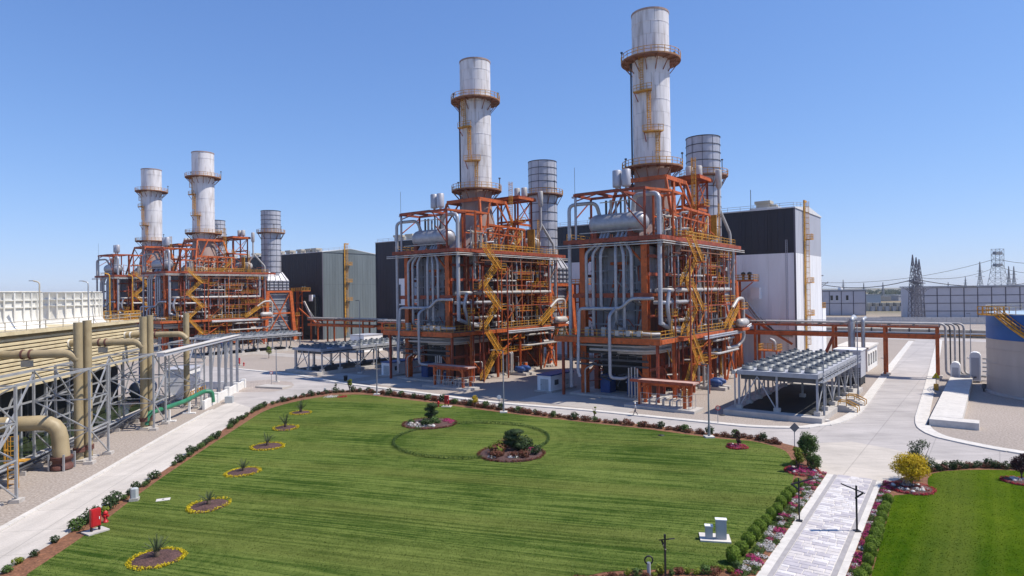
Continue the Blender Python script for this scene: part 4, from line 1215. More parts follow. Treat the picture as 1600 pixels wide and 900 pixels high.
# ================================================================== TURBINE HALLS
def hall(name, label, k, x0, x1, y0, y1, zt, zb, front_up, front_lo, end_up, end_lo, gable=0.0, cat='hall', low_gap=None):
    """local frame of unit k; front wall faces the boilers (y0), right end wall at x1"""
    t = thing(name, label, cat, LW(k, 0, 0), RZ)
    MB().bb(x0 + .1, x1 - .1, y0 + .1, y1, 0, zt - .2).build('core', M['darkfill'], t)
    n = max(1, round((x1 - x0) / 5.9))
    w = (x1 - x0) / n
    def ribbed(w, h, m, nm):
        b = MB().box((0, 0, 0), (w - .04, .12, h - .04))
        kx = max(2, int(w / 1.2))
        for i in range(kx):
            b.box((-w / 2 + (i + .5) * w / kx, -.08, 0), (.12, .05, h - .1))
        return b.mesh(nm, m)
    up, lo = ribbed(w, zt - zb, front_up, 'wall_panel'), ribbed(w, zb, front_lo, 'wall_panel')
    lod = ribbed(w, zb, front_up, 'wall_panel')
    for i in range(n):
        link('wall_panel', up, t, (x0 + (i + .5) * w, y0, (zt + zb) / 2))
        link('wall_panel', lod if x0 + i * w < -60 else lo, t, (x0 + (i + .5) * w, y0, zb / 2))
    m = max(1, round((y1 - y0) / 5.6))
    v = (y1 - y0) / m
    up, lo = ribbed(v, zt - zb, end_up, 'wall_panel'), ribbed(v, zb, end_lo, 'wall_panel')
    for i in range(m):
        link('wall_panel', up, t, (x1, y0 + (i + .5) * v, (zt + zb) / 2), R(90))
        link('wall_panel', lo, t, (x1, y0 + (i + .5) * v, zb / 2), R(90))
    for x, mm in ((x0, 0), (x1, 1)):
        MB().bb(x - .16, x + .16, y0 - .18, y0 + .12, 0, zt).build('corner_trim', M['mullion'] if x == x1 else front_up, t)
    yc = (y0 + y1) / 2
    zr = zt + gable
    rf = MB().add([(x0 - .3, y0 - .3, zt + .1), (x1 + .25, y0 - .3, zt + .1), (x1 + .25, yc, zr + .35), (x0 - .3, yc, zr + .35), (x1 + .25, y1 + .3, zt + .1), (x0 - .3, y1 + .3, zt + .1),
                   (x0 - .3, y0 - .3, zt - .15), (x1 + .25, y0 - .3, zt - .15), (x1 + .25, y1 + .3, zt - .15), (x0 - .3, y1 + .3, zt - .15)],
                  [(0, 1, 2, 3), (3, 2, 4, 5), (6, 7, 1, 0), (7, 8, 4, 2, 1), (8, 9, 5, 4), (9, 6, 0, 3, 5)]).build('roof', M['roofwhite'], t)
    if gable > 1:
        MB().add([(x1 + .05, y0, zt - .1), (x1 + .05, yc, zr + .2), (x1 + .05, y1, zt - .1), (x1 + .3, y0, zt - .1), (x1 + .3, yc, zr + .2), (x1 + .3, y1, zt - .1)], [(0, 2, 1), (3, 4, 5), (0, 1, 4, 3), (1, 2, 5, 4), (0, 3, 5, 2)]).build('gable_panel', end_up, t)
    MB().rail([(x0, y0 + .6, zt + .1), (x1 - .3, y0 + .6, zt + .1), (x1 - .3, yc, zr + .3)], 1.1, 3.0, .08).build('roof_railing', M['galv'], rf)
    return t, rf

h1, r1 = hall('turbine_hall', 'long navy and white turbine hall with bright white end wall at right', 0, -126, 15.2, 42, 69, 36.3, 26.0, M['navy'], M['hallwhite'], M['halllight'], M['hallwhite'], 1.0)
# lower annex behind the end wall
MB().bb(15.0, 15.4, 69, 73, 0, 12.5).build('annex_wall', M['hallwhite'], h1)
MB().bb(-20, 15.2, 69.1, 73.2, 0, 12.6).build('annex', M['hallwhite'], h1)
MB().rail([(15.3, 69, 12.6), (15.3, 73.2, 12.6), (6, 73.2, 12.6)], 1.4, 1.0, .1).build('annex_railing', M['yellow'], h1)
h2, r2 = hall('turbine_hall', 'distant turbine hall with grey gabled end wall and navy front', 2, -95, 11.2, 42, 70, 35.0, 22.0, M['navy'], M['navy'], M['hallgrey'], M['hallgrey'], 1.5)
def roof_vents(rf, xs, y, z, s=1.0):
    for i, x in enumerate(xs):
        v = MB().bb(-1.5 * s, 1.5 * s, -1.2 * s, 1.2 * s, 0, 1.2).build('roof_vent', M['vent'], rf, (x, y, z))
        MB().bb(-1.8 * s, 1.8 * s, -1.5 * s, 1.5 * s, 1.22, 1.9).build('cowl', M['vent'], v)
        MB().bb(1.6 * s, 3.0 * s, -.7 * s, .7 * s, 0, .9).build('curb', M['vent'], v)
roof_vents(r1, [7.5, -32, -38, -74, -80, -112, -118], 46, 36.8)
MB().bb(4.6, 11.2, 44.4, 47.6, 36.5, 37.1).build('vent_base', M['roofwhite'], r1)
MB().beam((5, 44, 36.5), (5, 44, 41.5), .12).build('mast', M['darkgrey'], r1)
roof_vents(r2, [-2, -8, -16, -24, -33, -42, -52, -62, 2], 46, 35.1)
# caged ladders with rest platforms up the end walls
def wall_ladder(t, x, y, ztop, zs):
    L = MB()
    L.ladder((x + .4, y, 2.2), ztop - 1.0, (0, 1), .8)
    lad = L.build('caged_ladder', M['yellow'], t)
    for z in zs:
        MB().bb(x + .15, x + 1.7, y - .4, y + 2.0, z - .12, z).rail([(x + 1.6, y - .4, z), (x + 1.6, y + 2.0, z), (x + .2, y + 2.0, z)], 1.2, .8, .09).build('rest_platform', M['yellow'], lad)
    MB().beam((x + .3, y - .9, 1), (x + .3, y - .9, ztop + 1.4), .28, .5).beam((x + .3, y - .9, ztop + 1.3), (x + .3, y + 1.2, ztop + 1.3), .28, .4).build('cable_duct', M['yellow'], lad)
wall_ladder(h1, 15.3, 50.5, 37.2, (11.5, 19.2, 29.5))
wall_ladder(h2, 11.4, 53.5, 37.4, (7, 15.5, 23, 30))
MB().ladder((13.4, 41.9, 2), 27, (1, 0), .35, False).build('cable_ladder', M['halllight'], h1)
# white gas-inlet annex seen left of the second boiler
MB().bb(-112, -104, 38.5, 41.9, 14, 23).build('inlet_house', M['hallwhite'], h1)
MB().bb(-110.5, -109.9, 38.2, 38.5, 14.5, 21).build('downpipe', M['darkgrey'], h1)
MB().bb(-13.5, -10.5, 39.5, 41.9, 12, 20).build('inlet_house', M['hallwhite'], h2)
MB().bb(-2, 9, 39.8, 41.8, 2, 17).build('dark_front_box', M['darkfill'], h2)  # solid near-black box standing out from the hall front

# ================================================================== FIN-FAN COOLERS
def make_cooler(label, nx=5, ny=9, W_=10.6, L_=30.0, Z=6.3):
    t = thing('air_cooler', label, 'air cooler', group='fin-fan air coolers')
    gy = M['greypaint']
    MB().bb(-W_ / 2 - 1.6, W_ / 2 + .8, -1.6, L_ + 1.0, 0, .75).build('plinth', M['concrete'], t)
    MB().bb(-W_ / 2 + .2, W_ / 2 - .2, .4, L_ - .4, .76, .80).build('dark_floor_sheet', M['darkfill'], t)  # thin near-black sheet on the plinth, below the deck
    MB().bb(-W_ / 2, W_ / 2, 0, L_, Z - .12, Z).build('deck_plate', M['halllight'], t)
    for p, q in (((-W_ / 2, 0, Z - .3), (W_ / 2, 0, Z - .3)), ((-W_ / 2, L_, Z - .3), (W_ / 2, L_, Z - .3)), ((-W_ / 2, 0, Z - .3), (-W_ / 2, L_, Z - .3)), ((W_ / 2, 0, Z - .3), (W_ / 2, L_, Z - .3))):
        part_beam(t, p, q, .2, .62, gy, 'edge_beam')
    MB().bb(-W_ / 2 + .3, W_ / 2 - .3, .5, L_ - .5, Z - 1.3, Z - .6).build('tube_bundle', M['darkgrey'], t)
    colm = MB().hcol(0, 0, .75, Z - .6, .26, .06).mesh('column', gy)
    foot = MB().bb(-.4, .4, -.4, .4, .75, 1.3).mesh('footing', M['concrete'])
    ysr = [.3 + i * (L_ - .6) / 6 for i in range(7)]
    for x in (-W_ / 2 + .1, 0, W_ / 2 - .1):
        for y in ysr:
            if x == 0 and y not in (ysr[0], ysr[-1], ysr[3]): continue
            link('column', colm, t, (x, y, 0))
            link('footing', foot, t, (x, y, 0))
    for a, b in (((-W_ / 2 + .2, .3, 1.2), (-W_ / 4, .3, Z - .8)), ((-W_ / 4, .3, Z - .8), (-.2, .3, 1.2))):
        part_beam(t, a, b, .14, .14, gy, 'brace')
    for x in (-W_ / 2 + .1, W_ / 2 - .1):
        for i in (0, 2, 4):
            part_beam(t, (x, ysr[i], 1.3), (x, ysr[i + 1], Z - .8), .12, .12, gy, 'brace')
            part_beam(t, (x, ysr[i + 2], 1.3), (x, ysr[i + 1], Z - .8), .12, .12, gy, 'brace')
    ring = MB().lathe([(.86, 0), (.86, .22), (.78, .2), (.78, .6), (.72, .6), (.72, .25)], 16, cap=False)
    hub = MB().lathe([(.02, .5), (.16, .5), (.16, .36), (.02, .36)], 8, cap=False)
    for k in range(5):
        a = 2 * math.pi * k / 5
        hub.beam((.1 * math.cos(a), .1 * math.sin(a), .42), (.68 * math.cos(a), .68 * math.sin(a), .45), .03, .16)
    hub.lathe([(.2, .35), (.2, .0)], 8)
    guard = MB()
    guard.beam((-.74, 0, .64), (.74, 0, .64), .09).beam((0, -.74, .64), (0, .74, .64), .09).bb(-.2, .2, -.2, .2, .62, .95)
    rm, hm, gm = ring.mesh('fan_ring', M['fangrey']), hub.mesh('fan_blades', M['darkgrey']), guard.mesh('fan_motor', M['fangrey'])
    for i in range(nx):
        for j in range(ny):
            f = link('fan', rm, t, (-W_ / 2 + (i + .5) * W_ / nx, 1.3 + j * (L_ - 2.6) / (ny - 1), Z))
            link('fan_blades', hm, f)
            link('fan_motor', gm, f)
    MB().rail([(W_ / 2 + .7, 0, Z - 1.0), (W_ / 2 + .7, L_, Z - 1.0)], 1.1, 2.4, .07).build('railing', gy, t)
    MB().bb(W_ / 2 + .1, W_ / 2 + .75, 0, L_, Z - 1.1, Z - 1.0).build('walkway', M['galv'], t)
    MB().tube([(-W_ / 2 - .5, -.3, Z - .3), (-W_ / 2 - .5, L_, Z - .3)], .3, 8).build('header_pipe', M['pipewhite'], t)
    for y in ysr:
        MB().tube([(-W_ / 2 - .5, y, Z - .4), (-W_ / 2 - .5, y, .5)], .12, 6).build('header_leg', M['galv'], t)
    return t
c0 = make_cooler('grey fan cooler deck on posts beside the right road')
c0.location = LW(0, 26.9, -19.5)
c0.rotation_euler[2] = RZ
c2 = copy_tree(c0, label='grey fan cooler deck between the two boiler pairs, left of the blue roofed shelter')
c2.location = LW(0, -74.6, -23.6)
c2.scale = (.93, 1.02, .9)
c3 = copy_tree(c0, label='distant grey fan cooler deck in front of the left boiler pair')
c3.location = LW(0, -136.0, -17.0)
c3.scale = (1, 1.02, .9)
# step stairs over the cooler plinth
for y, lb in ((-9.5, 'concrete step with yellow rails at the cooler plinth, nearer one'), (-3.0, 'concrete step with yellow rails at the cooler plinth, farther one')):
    t = thing('step_stair', lb, 'steps', LW(0, 32.9, y), RZ, 'steps at the cooler')
    MB().bb(0, 1.2, -.8, .8, 0, .95).build('top_block', M['concrete'], t)
    for i in range(4):
        MB().bb(1.2 + i * .35, 1.55 + i * .35, -.8, .8, 0, .75 - i * .2).build('step', M['concrete'], t)
    for yy in (-.75, .75):
        MB().beam((.1, yy, 1.5), (1.2, yy, 1.5), .14).beam((1.2, yy, 1.5), (2.6, yy, .8), .14).beam((.1, yy, .9), (.1, yy, 1.5), .1).beam((1.2, yy, .9), (1.2, yy, 1.5), .1).beam((2.6, yy, 0), (2.6, yy, .8), .1).build('handrail', M['yellow'], t)

# ================================================================== PIPE RACKS
def pipe_rack(label, k, x0, x1, y, z=8.3, posts=(), dy=3.0, tail=None, m_=None):
    t = thing('pipe_rack', label, 'pipe rack', LW(k, 0, y), RZ)
    O = m_ or M['orange']
    for yy in (0, dy):
        part_beam(t, (x0, yy, z), (x1, yy, z), .35, .45, O)
        part_beam(t, (x0, yy, z - 1.9), (x1, yy, z - 1.9), .4, .85, O)
    for x in posts:
        for yy in (0, dy):
            MB().hcol(x, yy, .4, z + .2, .45, .1).build('column', O, t)
            MB().bb(x - .7, x + .7, yy - .7, yy + .7, 0, .42).build('footing', M['concrete'], t)
        for zz in (z - .1, z - 2):
            part_beam(t, (x, -.2, zz), (x, dy + .2, zz), .3, .45, O)
    n = int((x1 - x0) / 4)
    for i in range(n + 1):
        x = x0 + (x1 - x0) * i / n
        part_beam(t, (x, -.3, z + .3), (x, dy + .3, z + .3), .2, .2, M['darkgrey'], 'cross_beam')
    for i, yy in enumerate((.2, .9, 1.5, 2.2, 2.8)):
        r = (.22, .13, .18, .12, .2)[i]
        zz = z + .45 + r
        xe = x1 + 1.0 + .7 * i
        pts = [(x0, yy, zz), (xe, yy, zz)]
        if tail: pts += [(xe + .02, yy, tail), (xe + 4, yy - 3, tail)]
        MB().tube(pts, r, 8, 1.0).build('pipe', M['pipewhite'] if i % 2 == 0 else M['darkgrey'], t)
    MB().rail([(x0, -.3, z + .1), (x1, -.3, z + .1)], 1.1, 3.2, .06).build('railing', M['galv'], t)
    MB().bb(x0, x1, .4, dy - .4, z - 1.45, z - 1.35).build('cable_tray', M['darkgrey'], t)
    return t
rk1 = pipe_rack('red oxide pipe rack bridging the right road', 0, 4, 42.6, 35.5, 10.0, (8, 24, 33.4, 42.2), 3.0, 1.0)
for dx, w_ in ((0, 1.35), (2.1, .75)):
    MB().tube([(27.6 + dx, -.75, 0.2), (27.6 + dx, -.75, 11.4), (27.6 + dx, 2.6, 11.6)], w_ * .5, 4, .6).build('vertical_duct', M['galv'], rk1)
part_beam(rk1, (21.0, 0, .6), (24.0, 0, 7.6), .5, .6, M['redsteel'], 'brace')
rk2 = pipe_rack('orange pipe rack and walkway between the left hall and the second boiler', 1, -68, -14, 30.0, 8.6, (-66, -56, -46, -36, -26, -16), 3.0)
for x in (-45, -43.6):
    MB().tube([(x, -.7, .2), (x, -.7, 9.8), (x, 2, 10.0)], .55, 8, .6).build('vertical_duct', M['galv'], rk2)
rk3 = pipe_rack('low orange pipe rack behind the distant fan cooler', 2, 14, 52, 33, 8.4, (16, 26, 36, 46), 3.0)
# orange stair frame left of the second boiler
t = thing('stair_frame', 'orange steel stair frame with yellow rails left of the second boiler', 'stair tower', LW(1, -24, 8), RZ)
for x in (-3.4, 3.4):
    for y in (-2.2, 2.2):
        MB().hcol(x, y, 0, 15.4, .4, .09).build('column', M['orange'], t)
for z in (3.6, 7.2, 11.0, 15.2):
    for p, q in (((-3.6, -2.2, z), (3.6, -2.2, z)), ((-3.6, 2.2, z), (3.6, 2.2, z)), ((-3.4, -2.2, z), (-3.4, 2.2, z)), ((3.4, -2.2, z), (3.4, 2.2, z))):
        part_beam(t, p, q, .25, .4, M['orange'])
for z0, z1, s in ((0, 3.6, 1), (3.6, 7.2, -1), (7.2, 11, 1), (11, 15.2, -1)):
    stair_flight(t, 0, -1.8 * s, z0, 1.8 * s, z1, 1.0)
    part_beam(t, (-3.4 * s, -2.3, z0 + .2), (3.4 * s, -2.3, z1 - .2), .22, .22, M['orange'], 'brace')
    MB().bb(-3.2, 3.2, 1.8 * s - .5, 1.8 * s + .5, z1 - .15, z1).build('landing', M['orange'], t)
MB().rail([(-3.4, -2.3, 15.4), (3.4, -2.3, 15.4), (3.4, 2.3, 15.4), (-3.4, 2.3, 15.4)], 1.3, 1.2, .09, True).build('railing', M['galv'], t)
MB().ladder((-4.4, -2.4, 0), 18.5, (1, 0), .9).build('caged_ladder', M['galv'], t)

# ================================================================== SMALL PLANT ITEMS
def container(label, loc, w, l, h, white, roofm, rz=RZ, group='plant shelters'):
    t = thing('equipment_shelter', label, 'shelter', loc, rz, group)
    MB().bb(-w / 2 - .4, w / 2 + .4, -.4, l + .4, 0, .22).build('slab', M['concrete'], t)
    MB().bb(-w / 2, w / 2, 0, l, .22, h).build('body', white, t)
    MB().bb(-w / 2 - .15, w / 2 + .15, -.15, l + .15, h, h + .22).build('roof', roofm, t)
    d = MB().bb(-.75, .05, -.06, .02, .3, 2.3).build('door', M['cabinet'], t)
    MB().bb(-.65, -.55, -.1, -.06, 1.2, 1.35).build('handle', M['black'], d)
    d2 = MB().bb(.12, .92, -.06, .02, .3, 2.3).build('door', M['cabinet'], t)
    MB().bb(w / 2, w / 2 + .08, 1.2, 2.4, 1.2, 2.1).build('louvre', M['darkgrey'], t)
    MB().bb(w / 2, w / 2 + .5, l * .55, l * .55 + 1.0, 1.0, 1.9).build('air_conditioner', M['cabinet'], t)
    return t
container('white shelter with blue roof in the shade left of the nearest boiler', LW(0, -13.4, -17.6), 2.9, 7.5, 2.9, M['hallwhite'], M['blue'])
container('white shelter with blue roof in the shade left of the second boiler', LW(1, -13.0, -16.0), 2.9, 8.5, 2.9, M['hallwhite'], M['blue'])
container('plain white box cabin behind the middle fan cooler', LW(1, -64, 18), 6.5, 7.5, 5.2, M['hallwhite'], M['halllight'])
# cooling cabinet at the end of the right cooler
t = thing('chiller_cabinet', 'tall grey chiller cabinet at the far end of the right fan cooler', 'cabinet', LW(0, 29.6, 17.6), RZ)
MB().bb(-2.2, 2.2, 0, 5.2, 1.6, 6.4).build('body', M['halllight'], t)
MB().bb(-2.35, 2.35, -.15, 5.35, 6.4, 6.6).build('roof', M['hallwhite'], t)
for i in range(6):
    MB().bb(-2.1, 2.1, -.08, 0, 1.7 + i * .3, 1.85 + i * .3).build('slat', M['darkgrey'], t)
for x in (-2, 2):
    for y in (.2, 5):
        MB().bb(x - .12, x + .12, y - .12, y + .12, 0, 1.6).build('leg', M['darkgrey'], t)
MB().bb(-2.1, 2.1, .1, 5.1, .3, 1.55).build('grille', M['darkfill'], t)
# small white building by the right road
t = thing('pump_house', 'small white flat roofed building left of the right road', 'building', LW(0, 29.5, 41), RZ)
MB().bb(-6, 0, 0, 14, 0, 4.8).build('wall', M['whitewash'], t)
MB().bb(-6.3, .3, -.3, 14.3, 4.8, 5.2).build('roof', M['kerb'], t)
for i in range(4):
    w_ = MB().bb(0, .08, 1.2 + i * 3.3, 2.8 + i * 3.3, 1.2, 3.6).build('window', M['glass'], t)
    MB().bb(.03, .2, 1.05 + i * 3.3, 2.95 + i * 3.3, 3.6, 3.75).build('lintel', M['kerb'], w_)
# orange frame gantries in front of the boilers
gm0 = None
for k, lb in ((0, 'orange steel gantry with pink top in front of the nearest boiler'), (1, 'orange steel gantry in front of the second boiler from the right')):
    if gm0 is None:
        t = thing('pipe_gantry', lb, 'gantry', group='orange gantries')
        for x in (-3.6, 3.6):
            for y in (0, 2.0):
                MB().hcol(x, y, .35, 3.9, .4, .09).build('column', M['orange'], t)
                part_beam(t, (x * .99, y, 2.9), (x * .7, y, 3.85), .2, .2, M['orange'], 'brace')
        MB().bb(-5.0, 5.0, -.3, 2.3, 3.95, 4.15).build('top_plate', M['pinkplate'], t)
        for y in (-.32, 2.32):
            part_beam(t, (-5.05, y, 4.05), (5.05, y, 4.05), .12, .4, M['redsteel'], 'edge_beam')
        part_beam(t, (-3.6, 1, 3.6), (3.6, 1, 3.6), .5, .6, M['orange'])
        MB().bb(-5.6, 5.6, -1.4, 2.4, .01, .4).build('plinth', M['concrete'], t)
        MB().rail([(-3, -.9, .4), (4.6, -.9, .4), (4.6, 1.8, .4)], 2.0, 1.3, .05).build('hose_rail', M['galv'], t)
        for i in range(5):
            MB().tube([(-2.4 + i * 1.1, .9, .4), (-2.4 + i * 1.1, .9, 1.3), (-2.0 + i * 1.1, 2.2, 1.4)], .13, 6, .3).build('pipe', M['pipewhite'], t)
        gm0 = t
    else:
        t = copy_tree(gm0, label=lb)
    t.location = LW(k, 11.0, -22.0)
    t.rotation_euler[2] = RZ
# small yellow platform trestle beside the access tower
t = thing('valve_platform', 'small orange trestle with yellow rails right of the nearest boiler', 'platform', LW(0, 13.8, 26.0), RZ)
for x in (-1.6, 1.6):
    for y in (-1.4, 1.4):
        MB().hcol(x, y, 0, 5.0, .26, .06).build('leg', M['orange'], t)
part_beam(t, (-1.6, -1.5, .4), (1.6, -1.5, 4.8), .15, .15, M['galv'], 'brace')
MB().bb(-1.9, 1.9, -1.7, 1.7, 5.0, 5.15).build('deck', M['orange'], t)
MB().rail([(-1.9, -1.7, 5.15), (1.9, -1.7, 5.15), (1.9, 1.7, 5.15), (-1.9, 1.7, 5.15)], 1.2, .9, .09, True).build('railing', M['yellow'], t)
MB().tube([(.9, 0, 5.1), (.9, 0, 7.0), (0, 0, 7.4)], .35, 8, .5).build('vent', M['pipewhite'], t)

# ================================================================== WATER TANK (right edge)
TC = G(1541, 622) + Vector((17.0, 1.0, 0))
TR = 13.0
t = thing('water_tank', 'large round storage tank with blue top band at the right edge', 'tank', TC)
MB().lathe([(TR + .5, 0), (TR + .5, .35), (TR + .02, .36)], 72, cap=False).build('base_ring', M['concrete'], t)
MB().lathe([(TR, .3), (TR, 9.0)], 72, cap=False).build('shell', M['tankwhite'], t)
MB().lathe([(TR + .01, 9.0), (TR + .01, 13.2)], 72, cap=False).build('blue_band', M['tankblue'], t)
MB().lathe([(TR + .01, 13.2), (TR - .3, 13.4), (.1, 14.0)], 72, cap=False).build('roof', M['tankroof'], t)
for z in (2.6, 5.0, 7.4, 9.0, 11.1):
    MB().ring((0, 0, 0), TR, TR + .06, z - .06, z + .06, 72).build('stiffener_ring', M['tankwhite'] if z < 9.1 else M['tankblue'], t)
MB().rail([(TR * math.cos(2 * math.pi * k / 40), TR * math.sin(2 * math.pi * k / 40), 13.2) for k in range(40)], 1.3, 2.0, .08, True).build('railing', M['vent'], t)
# spiral stair on the camera side
st = MB(); hr = MB()
a_prev = None
for i in range(46):
    f = i / 45
    a = R(176) + R(62) * f
    z = 13.2 - 9.6 * f
    c, s = math.cos(a), math.sin(a)
    st.box(((TR + .55) * c, (TR + .55) * s, z), (1.0, .3, .06), a)
    p0, p1 = Vector(((TR + .1) * c, (TR + .1) * s, z)), Vector(((TR + 1.05) * c, (TR + 1.05) * s, z))
    if a_prev:
        for q0, q1 in zip(a_prev, (p0, p1)):
            st.beam(q0, q1, .08, .32)
            for h in (.55, 1.1):
                hr.beam(q0 + Vector((0, 0, h)), q1 + Vector((0, 0, h)), .08)
    if i % 4 == 0:
        for q in (p0, p1):
            hr.beam(q, q + Vector((0, 0, 1.1)), .07)
    a_prev = (p0, p1)
sp = st.build('spiral_stair', M['yellow'], t)
hr.build('handrail', M['yellow'], sp)
a = R(174)
MB().bb(-1.4, 1.4, -1.6, 1.6, 13.05, 13.2).rail([(-1.4, -1.6, 13.2), (1.4, -1.6, 13.2), (1.4, 1.6, 13.2), (-1.4, 1.6, 13.2)], 1.3, 1.0, .09, True).build('stair_landing', M['yellow'], t, ((TR + .9) * math.cos(a), (TR + .9) * math.sin(a), 0))
for p, q in (((-2.3, -15.3, 9.2), (-2.3, -15.3, 12.6)), ((-3.4, -14.9, 9.2), (-3.4, -14.9, 12.6))):
    pass
lad = MB().ladder(((TR + .4) * math.cos(R(207)), (TR + .4) * math.sin(R(207)), 9.3), 3.2, (-math.sin(R(207)), math.cos(R(207))), 1.0, False).build('ladder', M['galv'], t)
# pad, boxes and pipes beside the tank
t = thing('concrete_culvert', 'long low concrete slab between the right road and the tank', 'slab', LW(0, 44.4, -12.2), RZ)
MB().bb(0, 3.4, 0, 45, 0, .9).build('slab', M['kerb'], t)
MB().bb(0, 5.2, -2.4, 0, 0, .88).build('end_slab', M['kerb'], t)
MB().bb(-.25, -.02, -2.4, 45, .0, .3).build('drain', M['darkfill'], t)
for x, h, w_, lb in ((.6, 3.6, 1.5, 'shorter rounded white cabinet on the slab end by the tank'), (4.3, 5.6, 1.7, 'taller rounded white cabinet on the slab end by the tank')):
    b = MB()
    pr = [(0, .3), (w_, .3), (w_, h - .6), (w_ - .2, h - .18), (w_ - .6, h), (.6, h), (.2, h - .18), (0, h - .6)]
    n = len(pr)
    b.add([(p[0], 0, p[1]) for p in pr] + [(p[0], 2.2, p[1]) for p in pr], [tuple(range(n))] + [tuple(range(2 * n - 1, n - 1, -1))] + [(i, i + n, (i + 1) % n + n, (i + 1) % n) for i in range(n)])
    tt = thing('valve_cabinet', lb, 'cabinet', LW(0, 43.9 + x * .8, 33.6, 0), RZ, 'cabinets by the tank')
    b.build('body', M['hallwhite'], tt)
    MB().bb(.25, w_ - .25, -.04, .02, .5, h - 1.0).build('door', M['halllight'], tt)
t = thing('tank_pipework', 'bank of grey pipes stepping down beside the storage tank', 'pipes', LW(0, 49.2, 37), RZ)
for i in range(5):
    z = 1.0 + i * .75
    MB().tube([(0, .5 * i, z), (6.4 - .6 * i, .5 * i, z), (9.8, .4 * i, .35 + i * .2), (11, .4 * i, .35)], .16, 8, .6).build('pipe', M['pipewhite'] if i == 4 else M['greypaint'], t)
MB().bb(5.0, 11.0, -1.4, 2.2, .9, 1.1).rail([(5, -1.4, 1.1), (11, -1.4, 1.1)], .8, 1.4, .1).build('bridge_deck', M['yellow'], t)
for x in (5.3, 8, 10.7):
    MB().bb(x - .15, x + .15, -1.2, 2.0, 0, .9).build('bridge_leg', M['darkgrey'], t)
t = thing('valve_post', 'row of small black valves on the gravel by the slab', 'valves', LW(0, 49.6, 22.0), RZ)
for i in range(4):
    MB().lathe([(.12, 0), (.12, .5), (.35, .52), (.35, .65), (.1, .7)], 10, (0, i * 1.7, 0)).build('valve', M['darkgrey'], t)
t = thing('warning_sign', 'small yellow triangle sign and box beside the right road', 'sign', LW(0, 43.0, 19.5), RZ)
MB().beam((0, 0, 0), (0, 0, 2.6), .1).build('post', M['darkgrey'], t)
MB().add([(-.6, -.04, 2.1), (.6, -.04, 2.1), (0, -.04, 3.1), (-.6, .04, 2.1), (.6, .04, 2.1), (0, .04, 3.1)], [(0, 1, 2), (5, 4, 3), (0, 3, 4, 1), (1, 4, 5, 2), (2, 5, 3, 0)]).build('plate', M['fyellow'], t)
MB().bb(-.35, .35, -.3, .3, 0, 1.1).build('box', M['yellow'], t)

# ================================================================== COOLING TOWER (left)
WA = R(-8.5)
WO = Vector((-48.4, 71.7, 0))
WRZ = R(8.5)            # local y runs along the left road, local x to the right
def TW(b, a, z=0.0):
    return WO + Vector((math.cos(WA), -math.sin(WA), 0)) * b + Vector((math.sin(WA), math.cos(WA), 0)) * a + Vector((0, 0, z))
t = thing('cooling_tower', 'long cooling tower with beige louvre slats and white fan stacks at left edge', 'cooling tower', WO, WRZ)
A0, A1, XF = -42.0, 38.6, -9.0
MB().bb(-24.5, XF - .6, A0, A1, 7.4, 13.8).build('body', M['beige'], t)
MB().bb(-24.0, XF - 3.2, A0, A1 - .4, .5, 7.3).build('dark_opening', M['darkfill'], t)  # solid near-black block puts the shade of the open tower base into colour
MB().bb(-24.8, XF + .5, A0, A1 + .2, 13.8, 14.2).build('fan_deck', M['beige'], t)
sl = MB()
for z0 in (0,):
    sl.add([(XF - .62, A0, 0), (XF + .02, A0, -.36), (XF + .02, A0, -.10), (XF - .62, A0, .16), (XF - .62, A1, 0), (XF + .02, A1, -.36), (XF + .02, A1, -.10), (XF - .62, A1, .16)], [(0, 1, 2, 3), (7, 6, 5, 4), (0, 4, 5, 1), (1, 5, 6, 2), (2, 6, 7, 3), (3, 7, 4, 0)])
slm = sl.mesh('louvre_slat', M['beige'])
for i in range(13):
    link('louvre_slat', slm, t, (.06 * i * 0, 0, 7.75 + i * .475))
for y in [A0 + i * 5.4 for i in range(16)]:
    if y > A1: continue
    MB().bb(XF - .75, XF - .45, y - .15, y + .15, 0, 7.6).build('leg', M['galv'], t)
    MB().bb(XF - 3.0, XF - 2.7, y - .12, y + .12, 0, 7.4).build('leg', M['darkgrey'], t)
for z in (2.4, 5.4):
    MB().beam((XF - .5, A0, z), (XF - .5, A1, z), .2).build('rail_pipe', M['galv'], t)
for i in range(7):
    y = A0 + 27 + i * 8
    MB().beam((XF - .7, y, .4), (XF - .7, y + 5, 7.2), .16).build('brace', M['galv'], t)
MB().bb(-24.5, -4.6, A0, A1 + 2, .25, .5).build('basin_water', M['water'], t)
for x0, x1, y0, y1 in ((-4.6, -4.2, A0, A1 + 2.4), (-24.9, -4.2, A1 + 2.0, A1 + 2.4)):
    MB().bb(x0, x1, y0, y1, 0, .95).build('basin_wall', M['concrete'], t)
for k, a in enumerate((-19.5, -3.0, 13.5, 30.0)):
    f = MB().lathe([(5.3, 14.2), (5.0, 14.35), (4.75, 14.9), (4.55, 15.8), (4.5, 17.0), (4.56, 18.75), (4.68, 18.85), (4.68, 18.95), (4.3, 18.95), (4.3, 15)], 48, (-16, a, 0), False).build('fan_cylinder', M['frpwhite'], t)
    rb = MB().bb(4.52, 4.78, -.08, .08, 15.0, 18.7).mesh('rib', M['frpwhite'])
    for i in range(28):
        q = link('rib', rb, f, (-16, a, 0), 2 * math.pi * i / 28)
    for z in (16.9, 17.8):
        MB().ring((-16, a, 0), 4.5, 4.72, z - .08, z + .08, 48).build('rib_ring', M['frpwhite'], f)
MB().rail([(XF + .3, A0, 14.2), (XF + .3, A1, 14.2), (-24.5, A1, 14.2)], 1.1, 4.0, .08).build('railing', M['vent'], t)
